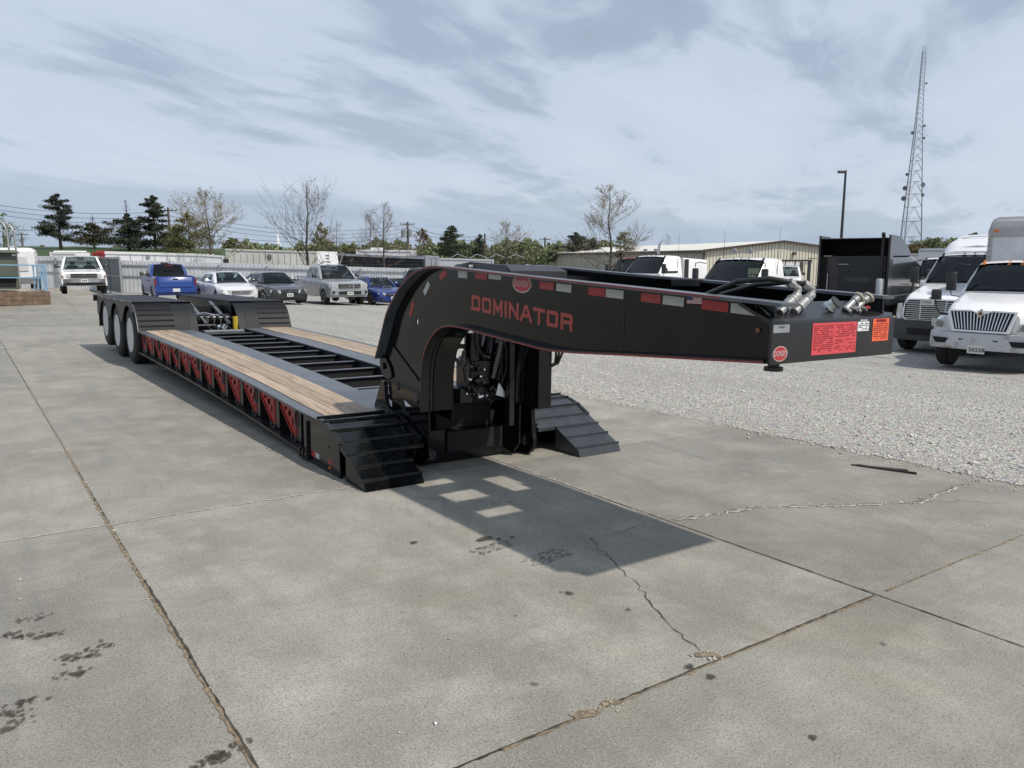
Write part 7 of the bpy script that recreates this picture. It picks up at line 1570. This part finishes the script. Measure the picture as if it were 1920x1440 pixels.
decid('large budding tree with pale leaves left of the shipping container', 385, 364, 56, BLOS, .80, 6000, .06, seed=3, tw=1.0)
decid('wide bare tree with few buds rising above the dark sedan', 572, 343, 54, BLOS, .80, 1500, .045, seed=11, tw=1.0)
decid('slender bare tree with few buds above the black louvred trailer', 716, 381, 54, BLOS, .66, 2200, .045, seed=21, tw=.9)
decid('full budding tree with white tipped leaves in front of the tan building', 1148, 346, 47, BLOS, .62, 5500, .05, seed=31, tw=.9)
decid('small pale budding tree just left of the far utility pole', 950, 417, 85, BLOS, .75, 2600, .07, seed=41, tw=1.0)
decid('feathery grey bare tree behind the container left of the slender tree', 690, 391, 90, BLOS, .42, 0, .06, seed=51, bark=BARKG, tw=.7, up=1.2, name='bare_tree')
decid('smaller feathery bare tree right of the wide bare tree', 628, 412, 92, BLOS, .45, 0, .06, seed=52, bark=BARKG, tw=.7, up=1.2, name='bare_tree')
decid('round bare treetop showing above the white roof ridge', 1250, 437, 160, BLOS, .6, 0, .06, seed=53, bark=BARKG, tw=.6, up=1.3, name='bare_tree', h0=.4, vb=490)
decid('brown budding tree right of the pole with transformers', 793, 429, 100, leafmat('rust_buds', (.12,.085,.05), (.19,.14,.08)), .62, 3000, .10, seed=61, tw=.7, vb=482)
decid('pale olive budding tree behind the wide bare tree', 600, 417, 88, leafmat('olive_buds', (.17,.16,.08), (.25,.22,.12)), .5, 2600, .10, seed=62, tw=.7, vb=482)
decid('green leafed branch end of a tree at the far left edge', -4, 398, 60, leafmat('fresh_green', (.07,.13,.03), (.12,.19,.05)), .5, 1500, .08, seed=63, tw=.8)
# rounded green trees right of the tower
for u, vt, w, lab in [(1750,448,24,'round green tree right of the tower base'),(1795,449,22,'second round green tree beside the white roof fairing'),(1718,460,20,'low brownish tree at the foot of the tower'),(1870,446,26,'green tree peeking over the white truck roof fairing'),(1828,438,12,'thin taller tree top behind the white roof fairing')]:
    conifer(lab, u, vt, 500, 150, w*.085*2.4, FARG if 'brown' not in lab else leafmat('rust_buds', (.12,.085,.05), (.19,.14,.08)), name='round_tree', seed=u, n=9000, sh=1.6, trunk_show=.01, sz=.24, lobes=lambda f: math.sqrt(max(.02, 1-(1.5*f-.5)**2))*.95, ragged=.45)
# distant wooded horizon as one mass
r3 = np.random.default_rng(4); cs = []; 
for (u0, u1, v0, v1, d, n_) in [(-60,430,470,492,150,9000),(420,640,462,486,140,9000),(600,860,458,486,135,14000),(860,1160,456,490,150,20000),(1560,1960,470,500,160,16000)]:
    uu = r3.uniform(u0, u1, n_); tv = r3.uniform(0, 1, n_)**1.1; crest = v0+5*np.sin(uu*.05)+4*np.sin(uu*.13+1)+2.5*np.sin(uu*.31)+2*np.sin(uu*.7); vv = crest+(v1-v0+12)*tv; dd = d+r3.uniform(-6, 10, n_)
    cs.append(np.array([tuple(at(a, b, c)) for a, b, c in zip(uu, vv, dd)]))
C_ = np.concatenate(cs); o = tri_cloud('far_woods', C_, r3.uniform(.25, .6, len(C_)), FARG, None); props(o, label='hazy green and brown belt of distant woods along the horizon', cat='woods', kind='stuff')
# a few separate pale-green mid trees that stand out of the belt
for i, (u, vt, lab) in enumerate([(318+120,448,'small yellow green tree above the left end of the container'),(985,455,'soft green treetop left of the far pole'),(1045,462,'soft green treetop right of the far pole'),(660,462,'low olive shrub between the bare trees')]):
    conifer(lab, u, vt, 490, 125, 2.2, YGRN if i in (0,3) else FARG, name='round_tree', seed=70+i, n=3600, trunk_show=.01, sz=.22, lobes=lambda f: math.sqrt(max(.02, 1-(1.5*f-.5)**2))*.9, ragged=.4)
# green bank behind the left fence
s = MB(); pts = []; us = np.linspace(-120, 460, 30); rows = [(500,72),(478,80),(466,92),(462,100),(462,150)]
vs = []; fs = []
for v_, d_ in rows:
    for k, u_ in enumerate(us):
        vv = v_+(.012*(u_-100) if u_ > 100 else 0)+(math.sin(k*1.3)*.8); vs.append(tuple(at(u_, min(vv, 505), d_)))
nU = len(us); fs = [(j*nU+i, j*nU+i+1, (j+1)*nU+i+1, (j+1)*nU+i) for j in range(len(rows)-1) for i in range(nU-1)]
me = bpy.data.meshes.new('grass_bank'); me.from_pydata(vs, [], fs); me.materials.append(GRAS); me.polygons.foreach_set('use_smooth', [True]*len(me.polygons)); o = obj('grass_bank', me); props(o, kind='structure')
# green roofed church with white spire on the horizon
ch = empty('church', Matrix.Translation(at(490, 480, 170)), label='far green roofed building with a white spire above the container', cat='building')
s = MB(); s.box(-5,5,0,6,-4,1.0); s.build('wall', WPNT2, ch); s = MB(); s.hexa([(-6,-.5,1),(6,-.5,1),(6,6.5,1),(-6,6.5,1),(-2,3,2.6),(2,3,2.6),(2,3.2,2.6),(-2,3.2,2.6)]); s.build('roof', mat('green_roof', (.06,.13,.10), .5), ch)
s = MB(); s.box(2.4,3.4,2.2,3.2,0,2.8); s.cyl((2.9,2.7,2.8),(2.9,2.7,5.0),.45,.05,8); s.build('spire', WPNT, ch)
